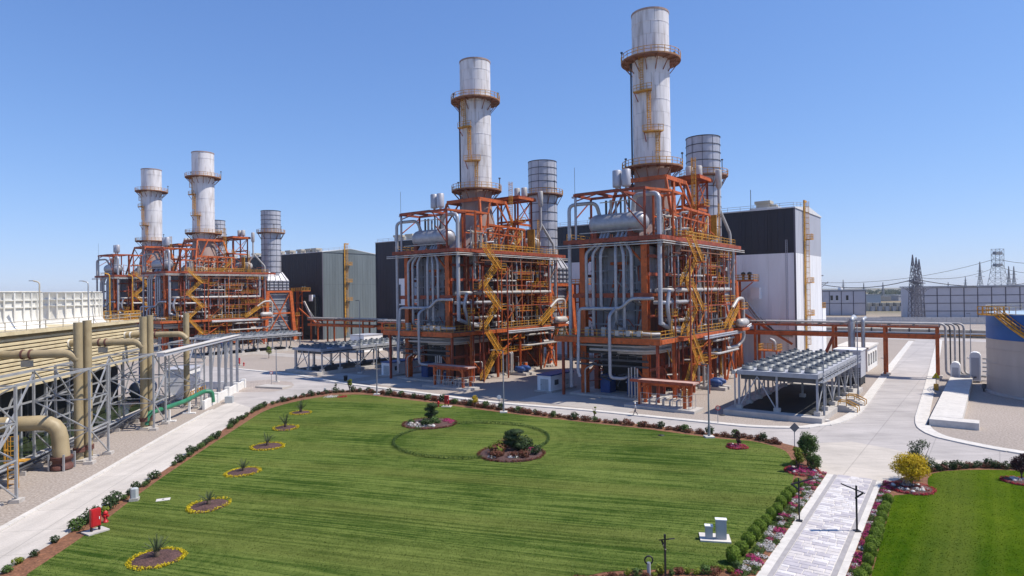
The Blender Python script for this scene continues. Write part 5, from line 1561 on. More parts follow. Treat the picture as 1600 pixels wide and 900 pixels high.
MB().rail([(XF + .2, A1 - 6, 14.2), (XF + .2, A1 - .1, 14.2), (-20, A1 - .1, 14.2)], 1.5, 1.1, .12).build('railing', M['yellow'], t)
# lamp posts on the fan deck
for a, m_, h in ((-6, 'vent', 6), (9.5, 'vent', 6), (21.5, 'galv', 6.2), (28, 'yellow', 7.5), (36, 'yellow', 7.5)):
    tt = thing('deck_lamp', {-6: 'lamp post on the cooling tower deck nearest the camera', 9.5: 'lamp post on the cooling tower deck between the two white fan stacks', 21.5: 'slim lamp post before the far white fan stack on the cooling tower', 28: 'yellow lamp post near the end of the cooling tower deck', 36: 'yellow lamp post at the very end of the cooling tower deck'}[a], 'lamp post', TW(XF + .1, a, 14.2), WRZ, 'cooling tower lamp posts')
    MB().tube([(0, 0, 0), (0, 0, h - .2), (-.7, 0, h)], .09, 8, .3).build('pole', M[m_], tt)
    MB().box((-.9, 0, h), (.5, .25, .1)).build('lamp_head', M['galv'], tt)

# risers, horizontal feeds and their braced support towers
def riser(a, lb, double=True):
    t = thing('riser_pipe', lb, 'riser pipe', TW(0, a), WRZ, 'tan riser pipes')
    ps = ((.25, -.6), (.6, .65)) if double else ((0, 0),)
    for i, (x, y) in enumerate(ps):
        p = MB().lathe([(.45, .2), (.45, 15.3 + .15 * i)], 20, (x, y, 0)).build('riser', M['frp'], t)
        MB().lathe([(.58, 1.0), (.58, 1.25)], 20, (x, y, 0)).build('flange', M['flange'], p)
        MB().lathe([(.58, 1.3), (.58, 1.5)], 20, (x, y, 0)).build('flange', M['flange'], p)
        MB().bb(x - .8, x + .8, y - .8, y + .8, 0, .22).build('footing', M['concrete'], p)
    f = MB().tube([(-9.4, -.75, 11.9), (-.5, -.75, 11.9), (.25, -.65, 11.1)], .46, 16, .6).build('feed_pipe', M['frp'], t)
    for x in (-8.9, -8.1, -5.2, -4.4):
        MB().lathe([(.55, -.09), (.55, .09)], 18, (x, -.75, 11.9), True, 'x').build('flange', M['flange'] if x > -6 else M['frpwhite'], f)
    MB().box((-4.8, -.75, 10.9), (1.0, .5, .7)).build('valve_actuator', M['vent'], f)
    return t
riser(0, 'pair of tall tan riser pipes nearest the camera at left')
riser(17.2, 'pair of tall tan riser pipes in the middle of the cooling tower')
riser(34.0, 'single tall tan riser pipe farthest from the camera', False)
riser(-17.2, 'pair of tan riser pipes just outside the left picture edge')
def support(a, lb):
    t = thing('support_tower', lb, 'support frame', TW(0, a), WRZ, 'pipe support frames')
    m = M['galv']
    xs, ys, H_ = (-3.4, 2.1), (-2.2, 2.0), 10.3
    for x in xs:
        for y in ys:
            MB().beam((x, y, .2), (x, y, H_), .21).build('post', m, t)
            MB().bb(x - .45, x + .45, y - .45, y + .45, 0, .32).build('footing', M['concrete'], t)
    lv = (.4, 3.7, 7.0, H_)
    for i in range(3):
        z0, z1 = lv[i], lv[i + 1]
        for y in ys:
            part_beam(t, (xs[0], y, z1), (xs[1], y, z1), .13, .13, m, 'strut')
            a_, b_ = ((xs[0], y, z0), (xs[1], y, z1)) if i % 2 == 0 else ((xs[1], y, z0), (xs[0], y, z1))
            part_beam(t, a_, b_, .12, .12, m, 'brace')
        for x in xs:
            part_beam(t, (x, ys[0], z1), (x, ys[1], z1), .13, .13, m, 'strut')
            a_, b_ = ((x, ys[0], z1), (x, ys[1], z0)) if i % 2 == 0 else ((x, ys[0], z0), (x, ys[1], z1))
            part_beam(t, a_, b_, .12, .12, m, 'brace')
    part_beam(t, (xs[1], ys[1], H_), (xs[1], ys[1] + 13, H_), .2, .24, m, 'tie_beam')
    part_beam(t, (xs[0], ys[1], H_), (xs[0], ys[1] + 13, H_), .2, .24, m, 'tie_beam')
    part_beam(t, (xs[0], ys[1], H_ - .4), (xs[0] + .1, ys[1] + 6.5, 3.0), .16, .16, m, 'brace')
    part_beam(t, (xs[0], ys[1] + 13, H_ - .4), (xs[0] + .1, ys[1] + 6.5, 3.0), .16, .16, m, 'brace')
    return t
support(0, 'grey braced frame round the nearest tan riser pipes')
support(17.2, 'grey braced frame round the middle tan riser pipes')
support(34.0, 'grey braced frame round the farthest tan riser pipe')
support(-17.2, 'grey braced frame cut by the left picture edge')
# big elbow pipe
t = thing('elbow_pipe', 'large tan elbow pipe diving into a rusty flange on the gravel', 'pipe', TW(.2, -4.0), WRZ)
MB().tube([(-11, -.5, 5.0), (-4.5, -.5, 5.0), (-.3, 0, 5.0), (0, 0, 1.2)], .78, 20, 2.8).build('pipe', M['frp'], t)
for x in (-4.4,):
    MB().lathe([(.82, -.25), (.82, .25)], 20, (x, -.5, 5.0), True, 'x').build('joint', M['frpwhite'], t)
MB().lathe([(1.02, .1), (1.02, .5), (.85, .55), (.85, 1.0), (1.02, 1.05), (1.02, 1.4)], 20).build('flange', M['flange'], t)
for a_ in range(4):
    c, s = math.cos(a_ * 1.57 + .6), math.sin(a_ * 1.57 + .6)
    MB().beam((1.12 * c, 1.12 * s, 0), (1.12 * c, 1.12 * s, 1.7), .16).build('stay', M['galv'], t)
# cable trays along the basin
t = thing('tray_line', 'low grey pipes and trays running along the basin wall', 'pipes', TW(-3.4, 0), WRZ)
for i, (x, z) in enumerate(((0, .7), (.5, .5), (.9, .8), (.3, 1.1))):
    MB().tube([(x, -30, z), (x, 34, z)], .13, 6).build('pipe', M['galv'] if i % 2 else M['darkgrey'], t)
for i in range(22):
    MB().bb(-.2, 1.2, -30 + i * 3, -29.8 + i * 3, 0, .45).build('sleeper', M['concrete'], t)
t = thing('access_ladder', 'yellow ladder at the left edge below the elbow pipe', 'ladder', TW(-.8, -10.5), WRZ)
MB().ladder((0, 0, 0), 5.0, (1, 0), .9).build('rails', M['yellow'], t)
MB().bb(-.9, .9, .1, 1.2, 2.4, 2.5).build('landing', M['yellow'], t)
# green pipe with saddles
t = thing('green_pipe', 'green water pipe on white saddles beside the left road', 'pipe', TW(1.4, 0), WRZ)
MB().tube([(-.9, 16.5, 0.5), (-.7, 16.8, 2.0), (0, 18.5, 2.1), (1.2, 25, 2.2), (1.5, 33, 2.5), (2.6, 33.6, 2.4), (2.7, 33.8, .6)], .33, 14, .9).build('pipe', M['green'], t)
for p in ((.5, 21, 2.1), (1.25, 27, 2.25), (1.45, 32, 2.4)):
    MB().bb(p[0] - .14, p[0] + .14, p[1] - .14, p[1] + .14, 0, p[2] - .4).bb(p[0] - .9, p[0] + .9, p[1] - .3, p[1] + .3, 0, .18).build('saddle', M['whitewash'], t)
MB().box((.2, 19.4, 2.1), (.5, .6, 1.5)).build('valve', M['darkgrey'], t)
MB().bb(4.0, 5.2, 35.6, 36.6, 0, 1.1).build('block', M['cabinet'], t)
# white-capped grey pipe bridge leading away
t = thing('pipe_bridge', 'long grey box girder bridge on posts behind the farthest riser', 'bridge', TW(3, 0), WRZ)
MB().bb(-.45, .45, 15, 53, 9.9, 10.35).build('girder', M['halllight'], t)
MB().bb(-.6, .6, 15, 53.2, 10.36, 10.46).build('cover', M['kerb'], t)
for a in (36.5, 41, 45, 48.5, 52.5):
    MB().hcol(0, a, .4, 9.9, .42, .09).build('post', M['greypaint'], t)
    MB().bb(-.6, .6, a - .6, a + .6, 0, .9).build('footing', M['whitewash'], t)
for a in (36.5, 41, 45):
    part_beam(t, (-.4, a, 1), (-.4, a + 4, 9.6), .16, .16, M['galv'], 'brace')
t = thing('parapet_wall', 'low white wall round the pit under the pipe bridge', 'wall', TW(3.4, 0), WRZ)
MB().bb(.2, .55, 30, 54, 0, 1.4).build('wall', M['whitewash'], t)
MB().bb(-9, .2, 53.6, 54, 0, 1.4).build('wall', M['whitewash'], t)
for a in (36.6, 43, 48.6, 53.8):
    MB().bb(0, .8, a - .4, a + .4, 0, 1.75).build('pier', M['whitewash'], t)
t = thing('pump_shed', 'white shed and pump skid under the pipe bridge', 'shed', TW(-4, 41), WRZ)
MB().bb(-2, 2, 0, 6, .1, 5.2).build('body', M['hallwhite'], t)
MB().bb(-2.2, 2.2, -.2, 6.2, 5.2, 5.4).build('roof', M['halllight'], t)
MB().lathe([(.05, -3), (1.3, -2.6), (1.5, -2), (1.5, 2), (1.3, 2.6), (.05, 3)], 18, (-5, -1, 2.4), True, 'y').build('vessel', M['casing'], t)
MB().bb(-3.9, -2.9, -5.5, -3.0, .1, 9.0).build('blue_column', M['blue'], t)
for i in range(6):
    MB().bb(2.6, 2.7, -1 + i * 1.2, -.9 + i * 1.2, .1, 1.5).build('rail_post', M['yellow'], t)
MB().rail([(2.6, -1, .2), (2.6, 7, .2)], 1.3, 1.2, .1).build('railing', M['yellow'], t)

# ================================================================== BACKGROUND (switchyard, stores, pylons)
def panel_building(name, label, p, q, depth, h, nx, nz, wallm, win=None, cat='building', group=None):
    p, q = Vector(p), Vector(q)
    d = q - p
    L = d.length
    rz = math.atan2(d.y, d.x)
    t = thing(name, label, cat, p, rz, group)
    MB().bb(0, L, .2, depth, 0, h).build('core', wallm, t)
    w, hh = L / nx, h / nz
    me = MB().box((0, 0, 0), (w - .5, .2, hh - .45)).mesh('wall_panel', wallm)
    for i in range(nx):
        for j in range(nz):
            link('wall_panel', me, t, ((i + .5) * w, .1, (j + .5) * hh))
    for i in range(nx + 1):
        MB().bb(i * w - .16, i * w + .16, -.12, .18, 0, h).build('mullion', M['mullion'], t)
    for j in range(nz + 1):
        MB().bb(.2, L - .2, -.1, .16, j * hh - .14, j * hh + .14).build('band', M['mullion'], t)
    rf = MB().bb(-.6, L + .6, -.5, depth + .5, h + .21, h + .9).build('roof', M['greypaint'], t)
    if win:
        for i in win:
            f = MB().bb(i * w + .6, i * w + 2.0, -.06, .12, h - hh * .75, h - hh * .35).build('window', M['glass'], t)
            MB().bb(i * w + .5, i * w + 2.1, -.2, -.07, h - hh * .82, h - hh * .76).build('sill', M['whitewash'], f)
    return t
panel_building('warehouse', 'long pale warehouse with dark framed wall panels behind the tank', G(1424, 498), G(1640, 498.5), 30, 17.0, 10, 4, M['whpanel'])
ob = panel_building('office_block', 'pale two storey block with small windows right of the hall', G(1278, 493), G(1353, 493), 22, 15.5, 4, 2, M['whpanel'], (1, 1.45, 2.3))
MB().bb(23.2, 27, 1, 20, 0, 15).build('stair_core', M['whitewash'], ob)
for i in range(4):
    MB().bb(23.4, 26.6, .7, .98, 1.5 + i * 3.4, 3.4 + i * 3.4).build('window', M['glass'], ob)
MB().lathe([(1.3, 16.4), (1.4, 17.5), (.6, 18.2), (.05, 18.4)], 14, (14, 8, 0)).build('roof_dome', M['whitewash'], ob)
# transformer bays between the two buildings
for i in range(6):
    x = 1362 + i * 11
    t = thing('transformer_bay', ['first', 'second', 'third', 'fourth', 'fifth', 'last'][i] + ' sandstone transformer bay from the office block towards the warehouse', 'transformer', G(x, 486), 0, 'transformer bays')
    MB().bb(-2.2, 2.2, 0, 4, 0, 6.0).build('blast_wall', M['vent'], t)
    MB().bb(-1.3, 1.3, -2.5, -.2, 0, 3.6).build('transformer', M['greypaint'], t)
    MB().lathe([(.35, 3.6), (.5, 4.2), (.3, 4.8), (.45, 5.2), (.1, 6.4)], 10, (0, -1.4, 0)).build('bushing', M['darkgrey'], t)
# boundary wall and pipe duct beyond the rack
bw = thing('boundary_wall', 'long low beige wall running behind the pipe rack and right road', 'wall', G(1330, 506), math.atan2((G(1640, 507) - G(1330, 506)).y, (G(1640, 507) - G(1330, 506)).x))
for i in range(32):
    MB().bb(i * 6 - 20, i * 6 - 14.1, 0, .4, 0, 3.2).build('wall_bay', M['kerb'], bw)
t = thing('pipe_trench', 'raised brown pipe duct crossing behind the right road', 'duct', LW(0, -10, 158), RZ)
MB().bb(0, 240, 0, 3, 0, 2.6).build('duct', M['vent'], t)
for i in range(40):
    MB().bb(i * 6, i * 6 + .5, -.3, -.02, 0, 2.9).build('support', M['darkgrey'], t)
for i in range(2):
    MB().tube([(0, -1 - i, 1.0 + i * .4), (240, -1 - i, 1.0 + i * .4)], .3, 6).build('pipe', M['yellow'] if i == 0 else M['galv'], t)

def lattice(b, w0, w1, z0, z1, n, m=.3, cx=0, cy=0):
    for i in range(n):
        za, zb = z0 + (z1 - z0) * i / n, z0 + (z1 - z0) * (i + 1) / n
        wa, wb = w0 + (w1 - w0) * i / n, w0 + (w1 - w0) * (i + 1) / n
        ca = [(cx - wa, cy - wa, za), (cx + wa, cy - wa, za), (cx + wa, cy + wa, za), (cx - wa, cy + wa, za)]
        cb = [(cx - wb, cy - wb, zb), (cx + wb, cy - wb, zb), (cx + wb, cy + wb, zb), (cx - wb, cy + wb, zb)]
        for k in range(4):
            k2 = (k + 1) % 4
            b.beam(ca[k], cb[k], m)
            b.beam(ca[k], cb[k2], m * .6)
            b.beam(ca[k2], cb[k], m * .6)
            b.beam(cb[k], cb[k2], m * .6)
    return b
def along(px, py, dist):
    g_ = G(px, 470)
    v = Vector((g_.x, g_.y, 0)).normalized()
    return v * dist
def zat(px, py, dist):
    d = cf * FPX + cr * (px - 800) + cu * (450 - py)
    k = dist / math.hypot(d.x, d.y)
    return CAM_H + d.z * k
# lightning masts of the switchyard
for px, py, dist, lb in ((1427, 398, 385, 'tallest of the three clustered lattice masts before the warehouse'), (1432.5, 402, 393, 'middle of the three clustered lattice masts before the warehouse'), (1437, 405, 401, 'right of the three clustered lattice masts before the warehouse'), (1279, 388, 420, 'dark lattice mast right behind the white end wall of the hall')):
    p = along(px, py, dist)
    h = zat(px, py, dist)
    t = thing('lattice_mast', lb, 'lattice mast', p, .5, 'switchyard lattice masts')
    lattice(MB(), 1.9, 1.1, 0, h * .62, 7, .22).build('body', M['lattice'], t)
    lattice(MB(), 1.1, .08, h * .62, h, 4, .2).build('spire', M['lattice'], t)
    MB().bb(-2.0, 2.0, -2.0, 2.0, h * .6, h * .615).build('cross_frame', M['lattice'], t)
    MB().beam((-9, 0, h * .50), (9, 0, h * .50), .2, .3).beam((-9, 0, h * .52), (-1.5, 0, h * .42), .22).beam((9, 0, h * .52), (1.5, 0, h * .42), .22).build('cross_arm', M['lattice'], t)
# transmission pylons far behind
def pylon(px, ptop, dist, lb, style=0):
    p = along(px, ptop, dist)
    h = zat(px, ptop, dist)
    m_ = dist * .00036
    t = thing('pylon', lb, 'pylon', p, R(25), 'transmission pylons')
    if style == 0:
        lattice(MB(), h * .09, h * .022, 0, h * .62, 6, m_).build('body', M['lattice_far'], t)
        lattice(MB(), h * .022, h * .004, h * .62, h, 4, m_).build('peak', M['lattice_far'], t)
        for z in (.62, .76):
            w = h * (.2 if z < .7 else .14)
            MB().beam((-w, 0, h * z), (w, 0, h * z), m_ * .8).beam((-w, 0, h * z), (0, 0, h * (z + .04)), m_ * .6).beam((w, 0, h * z), (0, 0, h * (z + .04)), m_ * .6).build('cross_arm', M['lattice_far'], t)
    else:
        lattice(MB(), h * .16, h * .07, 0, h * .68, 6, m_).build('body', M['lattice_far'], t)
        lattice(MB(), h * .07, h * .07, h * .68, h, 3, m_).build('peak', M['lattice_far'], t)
        for z in (.68, .9):
            MB().bb(-h * .1, h * .1, -h * .03, h * .03, h * z, h * (z + .05)).build('cross_arm', M['lattice_far'], t)
    return t
pylon(1532, 409, 900, 'slender pointed pylon left of the widest pylon')
pylon(1560, 389, 800, 'widest flat topped pylon near the right edge', 1)
pylon(1577, 416, 900, 'left of two small pylons at the right edge')
pylon(1585, 416, 940, 'right of two small pylons at the right edge')
pylon(1509, 432, 1700, 'tiny faint pylon on the horizon before the widest one')
pylon(1318, 437, 1900, 'tiny faint pylon on the horizon above the office block')
pylon(1380, 441, 950, 'low gantry pylon left of the clustered masts')
pylon(1350, 442, 700, 'low gantry pylon above the right end of the office block')
pylon(1482, 441, 900, 'low gantry pylon above the warehouse')
# conductors
def wire(label, pts, r=.12, sag=6):
    b = MB()
    for (a, c) in zip(pts[:-1], pts[1:]):
        q = [a + (c - a) * (i / 12) - Vector((0, 0, 4 * sag * (i / 12) * (1 - i / 12))) for i in range(13)]
        b.tube(q, r, 4, caps=False)
    o = b.build('power_line', M['wire'])
    return tag(o, label, 'cable', 'overhead lines')
def P3(px, py, dist):
    v = along(px, py, dist); v.z = zat(px, py, dist); return v
wire('heavy conductor sagging from the hall side mast to the clustered masts', [P3(1281, 444, 420), P3(1430, 436, 392)], .2, 3.2)
wire('heavy conductor sagging from the clustered masts to the right edge', [P3(1430, 436, 392), P3(1640, 436, 470)], .2, 4)
wire('thin line rising from the hall towards the widest pylon', [P3(1270, 441, 700), P3(1558, 404, 800)], .2, 8)
wire('thin line from the widest pylon to the right edge', [P3(1558, 404, 800), P3(1660, 406, 800)], .2, 4)
wire('thin line from the clustered masts towards the widest pylon', [P3(1440, 434, 640), P3(1560, 416, 800), P3(1660, 422, 800)], .2, 5)
# distant low blocks and tree masses near the horizon
rb = random.Random(5)
for i in range(16):
    px = 1290 + i * 21 + rb.uniform(-6, 6)
    dist = rb.uniform(620, 1100)
    h = rb.uniform(5, 11)
    t = thing('far_building', 'low distant building on the plain, ' + ['first', 'second', 'third', 'fourth', 'fifth', 'sixth', 'seventh', 'eighth', 'ninth', 'tenth', 'eleventh', 'twelfth', 'thirteenth', 'fourteenth', 'fifteenth', 'last'][i] + ' from the hall rightwards', 'building', along(px, 450, dist), rb.uniform(-.4, .4), 'far low buildings')
    w = rb.uniform(12, 34)
    MB().bb(-w / 2, w / 2, 0, 12, 0, h).build('wall', rb.choice([M['whpanel'], M['vent'], M['whitewash'], M['greypaint']]), t)
    MB().bb(-w / 2 - .5, w / 2 + .5, -.5, 12.5, h, h + .6).build('roof', M['greypaint'], t)
ft = MB()
for i in range(2600):
    dist = rb.uniform(1300, 3600)
    px = rb.uniform(1150, 1800) if i % 3 else rb.uniform(-100, 1150)
    p = along(px, 450, dist)
    s = rb.uniform(2, 5)
    for k in range(2):
        a = rb.uniform(0, 6.28)
        ft.add([p + Vector((math.cos(a) * s, math.sin(a) * s, 0)), p - Vector((math.cos(a) * s, math.sin(a) * s, 0)), p + Vector((-math.cos(a) * s * .5, -math.sin(a) * s * .5, s * 1.5)), p + Vector((math.cos(a) * s * .6, math.sin(a) * s * .6, s * 1.3))], [(0, 1, 2, 3)])
tag(ft.build('far_trees', M['leafgrey']), 'band of far scrub and trees along the horizon', 'trees', kind='stuff')

# ================================================================== PLANTING
def leaves(b, c, rad, n, size, rnd, shell=.55, flat=0.0, up=.2):
    """leaf-sized quads through an ellipsoid, denser at its skin"""
    for _ in range(n):
        while True:
            v = Vector((rnd.uniform(-1, 1), rnd.uniform(-1, 1), rnd.uniform(-1, 1)))
            if .05 < v.length <= 1: break
        r = shell + (1 - shell) * rnd.random() ** .6
        d = v.normalized()
        p = Vector((c[0] + d.x * rad[0] * r, c[1] + d.y * rad[1] * r, c[2] + d.z * rad[2] * r))
        nrm = (d + Vector((rnd.uniform(-.8, .8), rnd.uniform(-.8, .8), rnd.uniform(-.6, .8) + up))).normalized()
        a = nrm.orthogonal().normalized()
        q = nrm.cross(a)
        an = rnd.uniform(0, 6.28)
        u_ = a * math.cos(an) + q * math.sin(an)
        w_ = nrm.cross(u_)
        s = size * rnd.uniform(.65, 1.3)
        b.add([p - u_ * s, p - w_ * s * .5, p + u_ * s + nrm * s * .15, p + w_ * s * .5], [(0, 1, 2, 3)])
    return b

def shrub_mesh(name, m, seed, r=.5, h=.8, n=230, size=.09, lumps=4):
    rnd = random.Random(seed)
    b = MB()
    for i in range(lumps):
        a = 6.28 * i / lumps + rnd.random()
        o = r * .45
        leaves(b, (math.cos(a) * o * rnd.random(), math.sin(a) * o * rnd.random(), h * rnd.uniform(.42, .58)), (r * rnd.uniform(.55, .85), r * rnd.uniform(.55, .85), h * rnd.uniform(.38, .52)), n // lumps, size, rnd)
    return b.mesh(name, m)
SH = {'green': [shrub_mesh('foliage', M['leafdark'], s, .55, .85, 240, .10) for s in (1, 2, 3)],
      'mid': [shrub_mesh('foliage', M['leaf'], s, .5, .7, 220, .10) for s in (4, 5)],
      'rust': [shrub_mesh('foliage', M['leafred'], s, .55, .62, 240, .09) for s in (6, 7, 8)],
      'yellow': [shrub_mesh('foliage', M['leaflime'], s, .5, .6, 220, .10) for s in (9, 10)]}
stem_me = MB().tube([(0, 0, 0), (.03, .02, .4)], [.05, .03], 6).mesh('stem', M['bark'])
def shrub(p, kind, label, group, sc=1.0, rnd=random, cat='shrub', name='border_shrub'):
    t = thing(name, label, cat, p, rnd.uniform(0, 6.28), group)
    s = sc * rnd.uniform(.62, 1.28)
    t.scale = (s * rnd.uniform(.9, 1.15), s * rnd.uniform(.9, 1.15), s * rnd.uniform(.85, 1.15))
    link('foliage', rnd.choice(SH[kind]), t)
    link('stem', stem_me, t)
    return t
rn = random.Random(21)
# hedge along the left road: spaced dark green shrubs
LB = [G(*p) for p in [(8, 896), (132, 822), (190, 782), (290, 717), (382, 653), (413, 637), (445, 627)]]
LBs = smooth_line(LB, 4)
for i, (p, d) in enumerate(walk(LBs, 1.25)):
    if rn.random() < .12: continue
    k = 'yellow' if (p.y < 56 and i % 4 == 1) else ('mid' if i % 3 == 0 else 'green')
    lb = {'yellow': 'yellow green shrub in the hedge at the near end of the left road', 'mid': 'mid green shrub in the hedge strip along the left road', 'green': 'dark green shrub in the hedge strip along the left road'}[k]
    q = p + Vector((rn.uniform(-.2, .2), rn.uniform(-.2, .2), .03))
    shrub(q, k, lb, 'hedge along the left road, ' + k, 1.0, rn)
# hedge along the far road: rusty flowering low plants with dark green balls
FB = smooth_line([G(*p) for p in [(447, 627), (487, 619), (524, 614), (566, 613), (602, 617), (676, 626), (760, 638), (900, 656), (1010, 667), (1115, 681), (1175, 686), (1226, 698)]], 4)
for i, (p, d) in enumerate(walk(FB, .8)):
    gr = i % 4 == 0 or (p.x > 33) or p.x < -24
    if gr and p.x < -24: k = 'green' if i % 2 else 'rust'
    elif gr: k = 'green' if i % 8 else 'mid'
    else: k = 'rust'
    lb = {'green': 'dark green shrub ball in the hedge beside the road before the boilers', 'mid': 'mid green shrub in the hedge beside the road before the boilers', 'rust': 'low rusty red flowering shrub in the hedge beside the road before the boilers'}[k]
    q = p + Vector((rn.uniform(-.2, .2), rn.uniform(-.25, .25), .03))
    shrub(q, k, lb, 'hedge along the boiler road, ' + k, 1.15 if k != 'rust' else 1.1, rn)
# hedge at the bottom edge, autumn colours
NB = smooth_line([G(*p) for p in [(905, 912), (960, 903), (1000, 899), (1060, 896), (1120, 893), (1160, 890)]], 4)
for i, (p, d) in enumerate(walk(NB, .55)):
    k = ('rust', 'yellow', 'yellow', 'mid')[i % 4] if p.x > 7 else 'rust'
    lb = {'rust': 'red leaved shrub in the low hedge at the bottom picture edge', 'yellow': 'yellow green shrub in the low hedge at the bottom picture edge', 'mid': 'green shrub in the low hedge at the bottom picture edge'}[k]
    shrub(p + Vector((0, rn.uniform(-.35, .15), .03)), k, lb, 'bottom hedge, ' + k, .75, rn)
# hedge on the right lawn
RB = smooth_line([G(*p) for p in [(1450, 738), (1480, 734), (1523, 731), (1560, 732), (1600, 734), (1660, 740)]], 4)
for i, (p, d) in enumerate(walk(RB, .5)):
    k = 'rust' if i % 3 == 1 else 'green'
    lb = {'rust': 'rusty green shrub in the hedge at the far side of the right lawn', 'green': 'dark green shrub in the hedge at the far side of the right lawn'}[k]
    shrub(p + Vector((rn.uniform(-.1, .1), rn.uniform(-.2, .2), .03)), k, lb, 'right lawn hedge, ' + k, .95, rn)

# stone walkway
wl0, wl1, wr0, wr1 = G(1300, 752), G(1205, 899), G(1363, 759), G(1304, 899)
wd = ((wl0 - wl1) + (wr0 - wr1)).normalized()
wn_ = Vector((wd.y, -wd.x, 0))
wc = (wl1 + wr1) / 2
WW = (wr1 - wl1).dot(wn_)
LWK = (wl0 - wl1).length + 1.2
wang = math.atan2(wd.y, wd.x) - math.pi / 2
walkr = sheet('walkway', [wc - wd * 9 - wn_ * (WW / 2 + .75), wc + wd * LWK - wn_ * (WW / 2 + .75), wc + wd * LWK + wn_ * (WW / 2 + .6), wc - wd * 9 + wn_ * (WW / 2 + .6)], .045, M['kerb'])
for s in (-1, 1):
    MB().box((0, 0, 0), (.32, LWK + 9, .03)).build('edge_strip', M['paverstrip'], walkr, wc + wd * ((LWK - 9) / 2) + wn_ * (s * WW / 2) + Vector((0, 0, .06)), wang)
rp_ = random.Random(3)
pm = {}
y = -3.4
while y < LWK - .1:
    hgt = rp_.choice((.42, .5, .6))
    x = -WW / 2 + .18
    while x < WW / 2 - .2:
        w_ = rp_.choice((.5, .7, .9, 1.1))
        if x + w_ > WW / 2 - .55: w_ = WW / 2 - .18 - x
        key = (round(w_, 1), hgt)
        if key not in pm:
            W2, H2 = key[0] - .035, hgt - .035
            b = MB()
            o = .03
            b.add([(-W2 / 2, -H2 / 2, 0), (W2 / 2, -H2 / 2, 0), (W2 / 2, H2 / 2, 0), (-W2 / 2, H2 / 2, 0), (-W2 / 2 + o, -H2 / 2 + o, .03), (W2 / 2 - o, -H2 / 2 + o, .03), (W2 / 2 - o, H2 / 2 - o, .03), (-W2 / 2 + o, H2 / 2 - o, .03)], [(0, 1, 5, 4), (1, 2, 6, 5), (2, 3, 7, 6), (3, 0, 4, 7), (4, 5, 6, 7)])
            pm[key] = b
        if not isinstance(pm[key], list):
            pm[key] = [pm[key].mesh('paver', M[k_]) for k_ in ('paver', 'paver_b', 'paver_c')] if 'paver_b' in M else None or [pm[key].mesh('paver', M['paver'])]
        pp = wc + wd * (y + hgt / 2) + wn_ * (x + w_ / 2)
        link('paver', rp_.choice(pm[key]), walkr, (pp.x, pp.y, .047 + rp_.uniform(0, .012)), wang)
        x += w_
    y += hgt

# clipped box shrubs and flowers along the walkway
def ball_mesh(seed, r=.43, h=.47):
    rnd = random.Random(seed)
    b = MB()
    leaves(b, (0, 0, h), (r, r, h * rnd.uniform(.95, 1.15)), 800, .055, rnd, .80, up=.1)
    leaves(b, (rnd.uniform(-.15, .15), rnd.uniform(-.15, .15), h * 1.25), (r * .75, r * .75, h * .8), 200, .055, rnd, .8, up=.3)
    b.lathe([(.05, .1), (r * .8, h * .5), (r * .88, h), (r * .7, h * 1.5), (.05, h * 1.85)], 10)
    return b.mesh('foliage', M['box'])
BALL = [ball_mesh(s) for s in (31, 32, 33)]
def flower_mesh(m, seed, r=.3, n=120):
    rnd = random.Random(seed)
    b = MB()
    leaves(b, (0, 0, .12), (r, r, .2), n, .055, rnd, .5, up=.6)
    return b.mesh('petals', m)
FL = {k: [flower_mesh(M[m], s + 40, .36, 150) for s in range(2)] for k, m in (('pink', 'pink'), ('white', 'fwhite'), ('red', 'fred'), ('leafy', 'leaf'))}
def flower(p, k, label, group, rnd, sc=1.0):
    t = thing('flower_clump', label, 'flowers', p, rnd.uniform(0, 6.28), group)
    t.scale = (sc * rnd.uniform(.8, 1.3), sc * rnd.uniform(.8, 1.3), sc * rnd.uniform(.8, 1.3))
    link('petals', rnd.choice(FL[k]), t)
    link('leaf_cushion', rnd.choice(FL['leafy']), t, (0, 0, -.06))
    return t
for s, off, nm, n, y0, st in ((-1, 2.05, 'left', 13, -.6, 1.6), (1, 1.6, 'right', 13, -1.2, 1.58)):
    for i in range(n):
        p = wc + wd * (y0 + i * st) + wn_ * (s * (WW / 2 + off + rn.uniform(-.08, .08)) + (-.35 * (1 - i / n) if s < 0 else 0))
        pos = ['nearest', 'second', 'third', 'fourth', 'fifth', 'sixth', 'seventh', 'eighth', 'ninth', 'tenth', 'eleventh', 'twelfth', 'farthest'][i]
        t = thing('box_ball', '%s clipped green box ball along the %s side of the walkway' % (pos, nm), 'shrub', (p.x, p.y, .03), rn.uniform(0, 6.28), 'box balls along the walkway')
        q = rn.uniform(.82, 1.18)
        t.scale = (q, q, q * rn.uniform(.92, 1.1))
        link('foliage', rn.choice(BALL), t)
        link('stem', stem_me, t)
    i = 0
    yy = -2.4
    while yy < LWK + .2:
        k = rn.choice(['pink', 'leafy', 'white', 'red', 'white', 'pink']) if s < 0 else rn.choice(['pink', 'pink', 'white', 'red', 'pink'])
        for dd in (.2, .55) if s > 0 else (.25, .65, 1.05):
            kk = k if rn.random() < .5 else rn.choice(['white', 'white', 'leafy', 'leafy'] if s < 0 else ['pink', 'white', 'white', 'leafy'])
            if rn.random() < .1: continue
            p = wc + wd * (yy + rn.uniform(-.15, .15)) + wn_ * (s * (WW / 2 + .72 + dd))
            flower((p.x, p.y, .05), kk, {'leafy': 'low leafy green clump without flowers in the bed along the %s side of the walkway' % nm}.get(kk, '%s petunia clump in the bed along the %s side of the walkway' % (kk, nm)), '%s flowers %s of the walkway' % (kk, nm), rn, .72)
        yy += .55
        i += 1

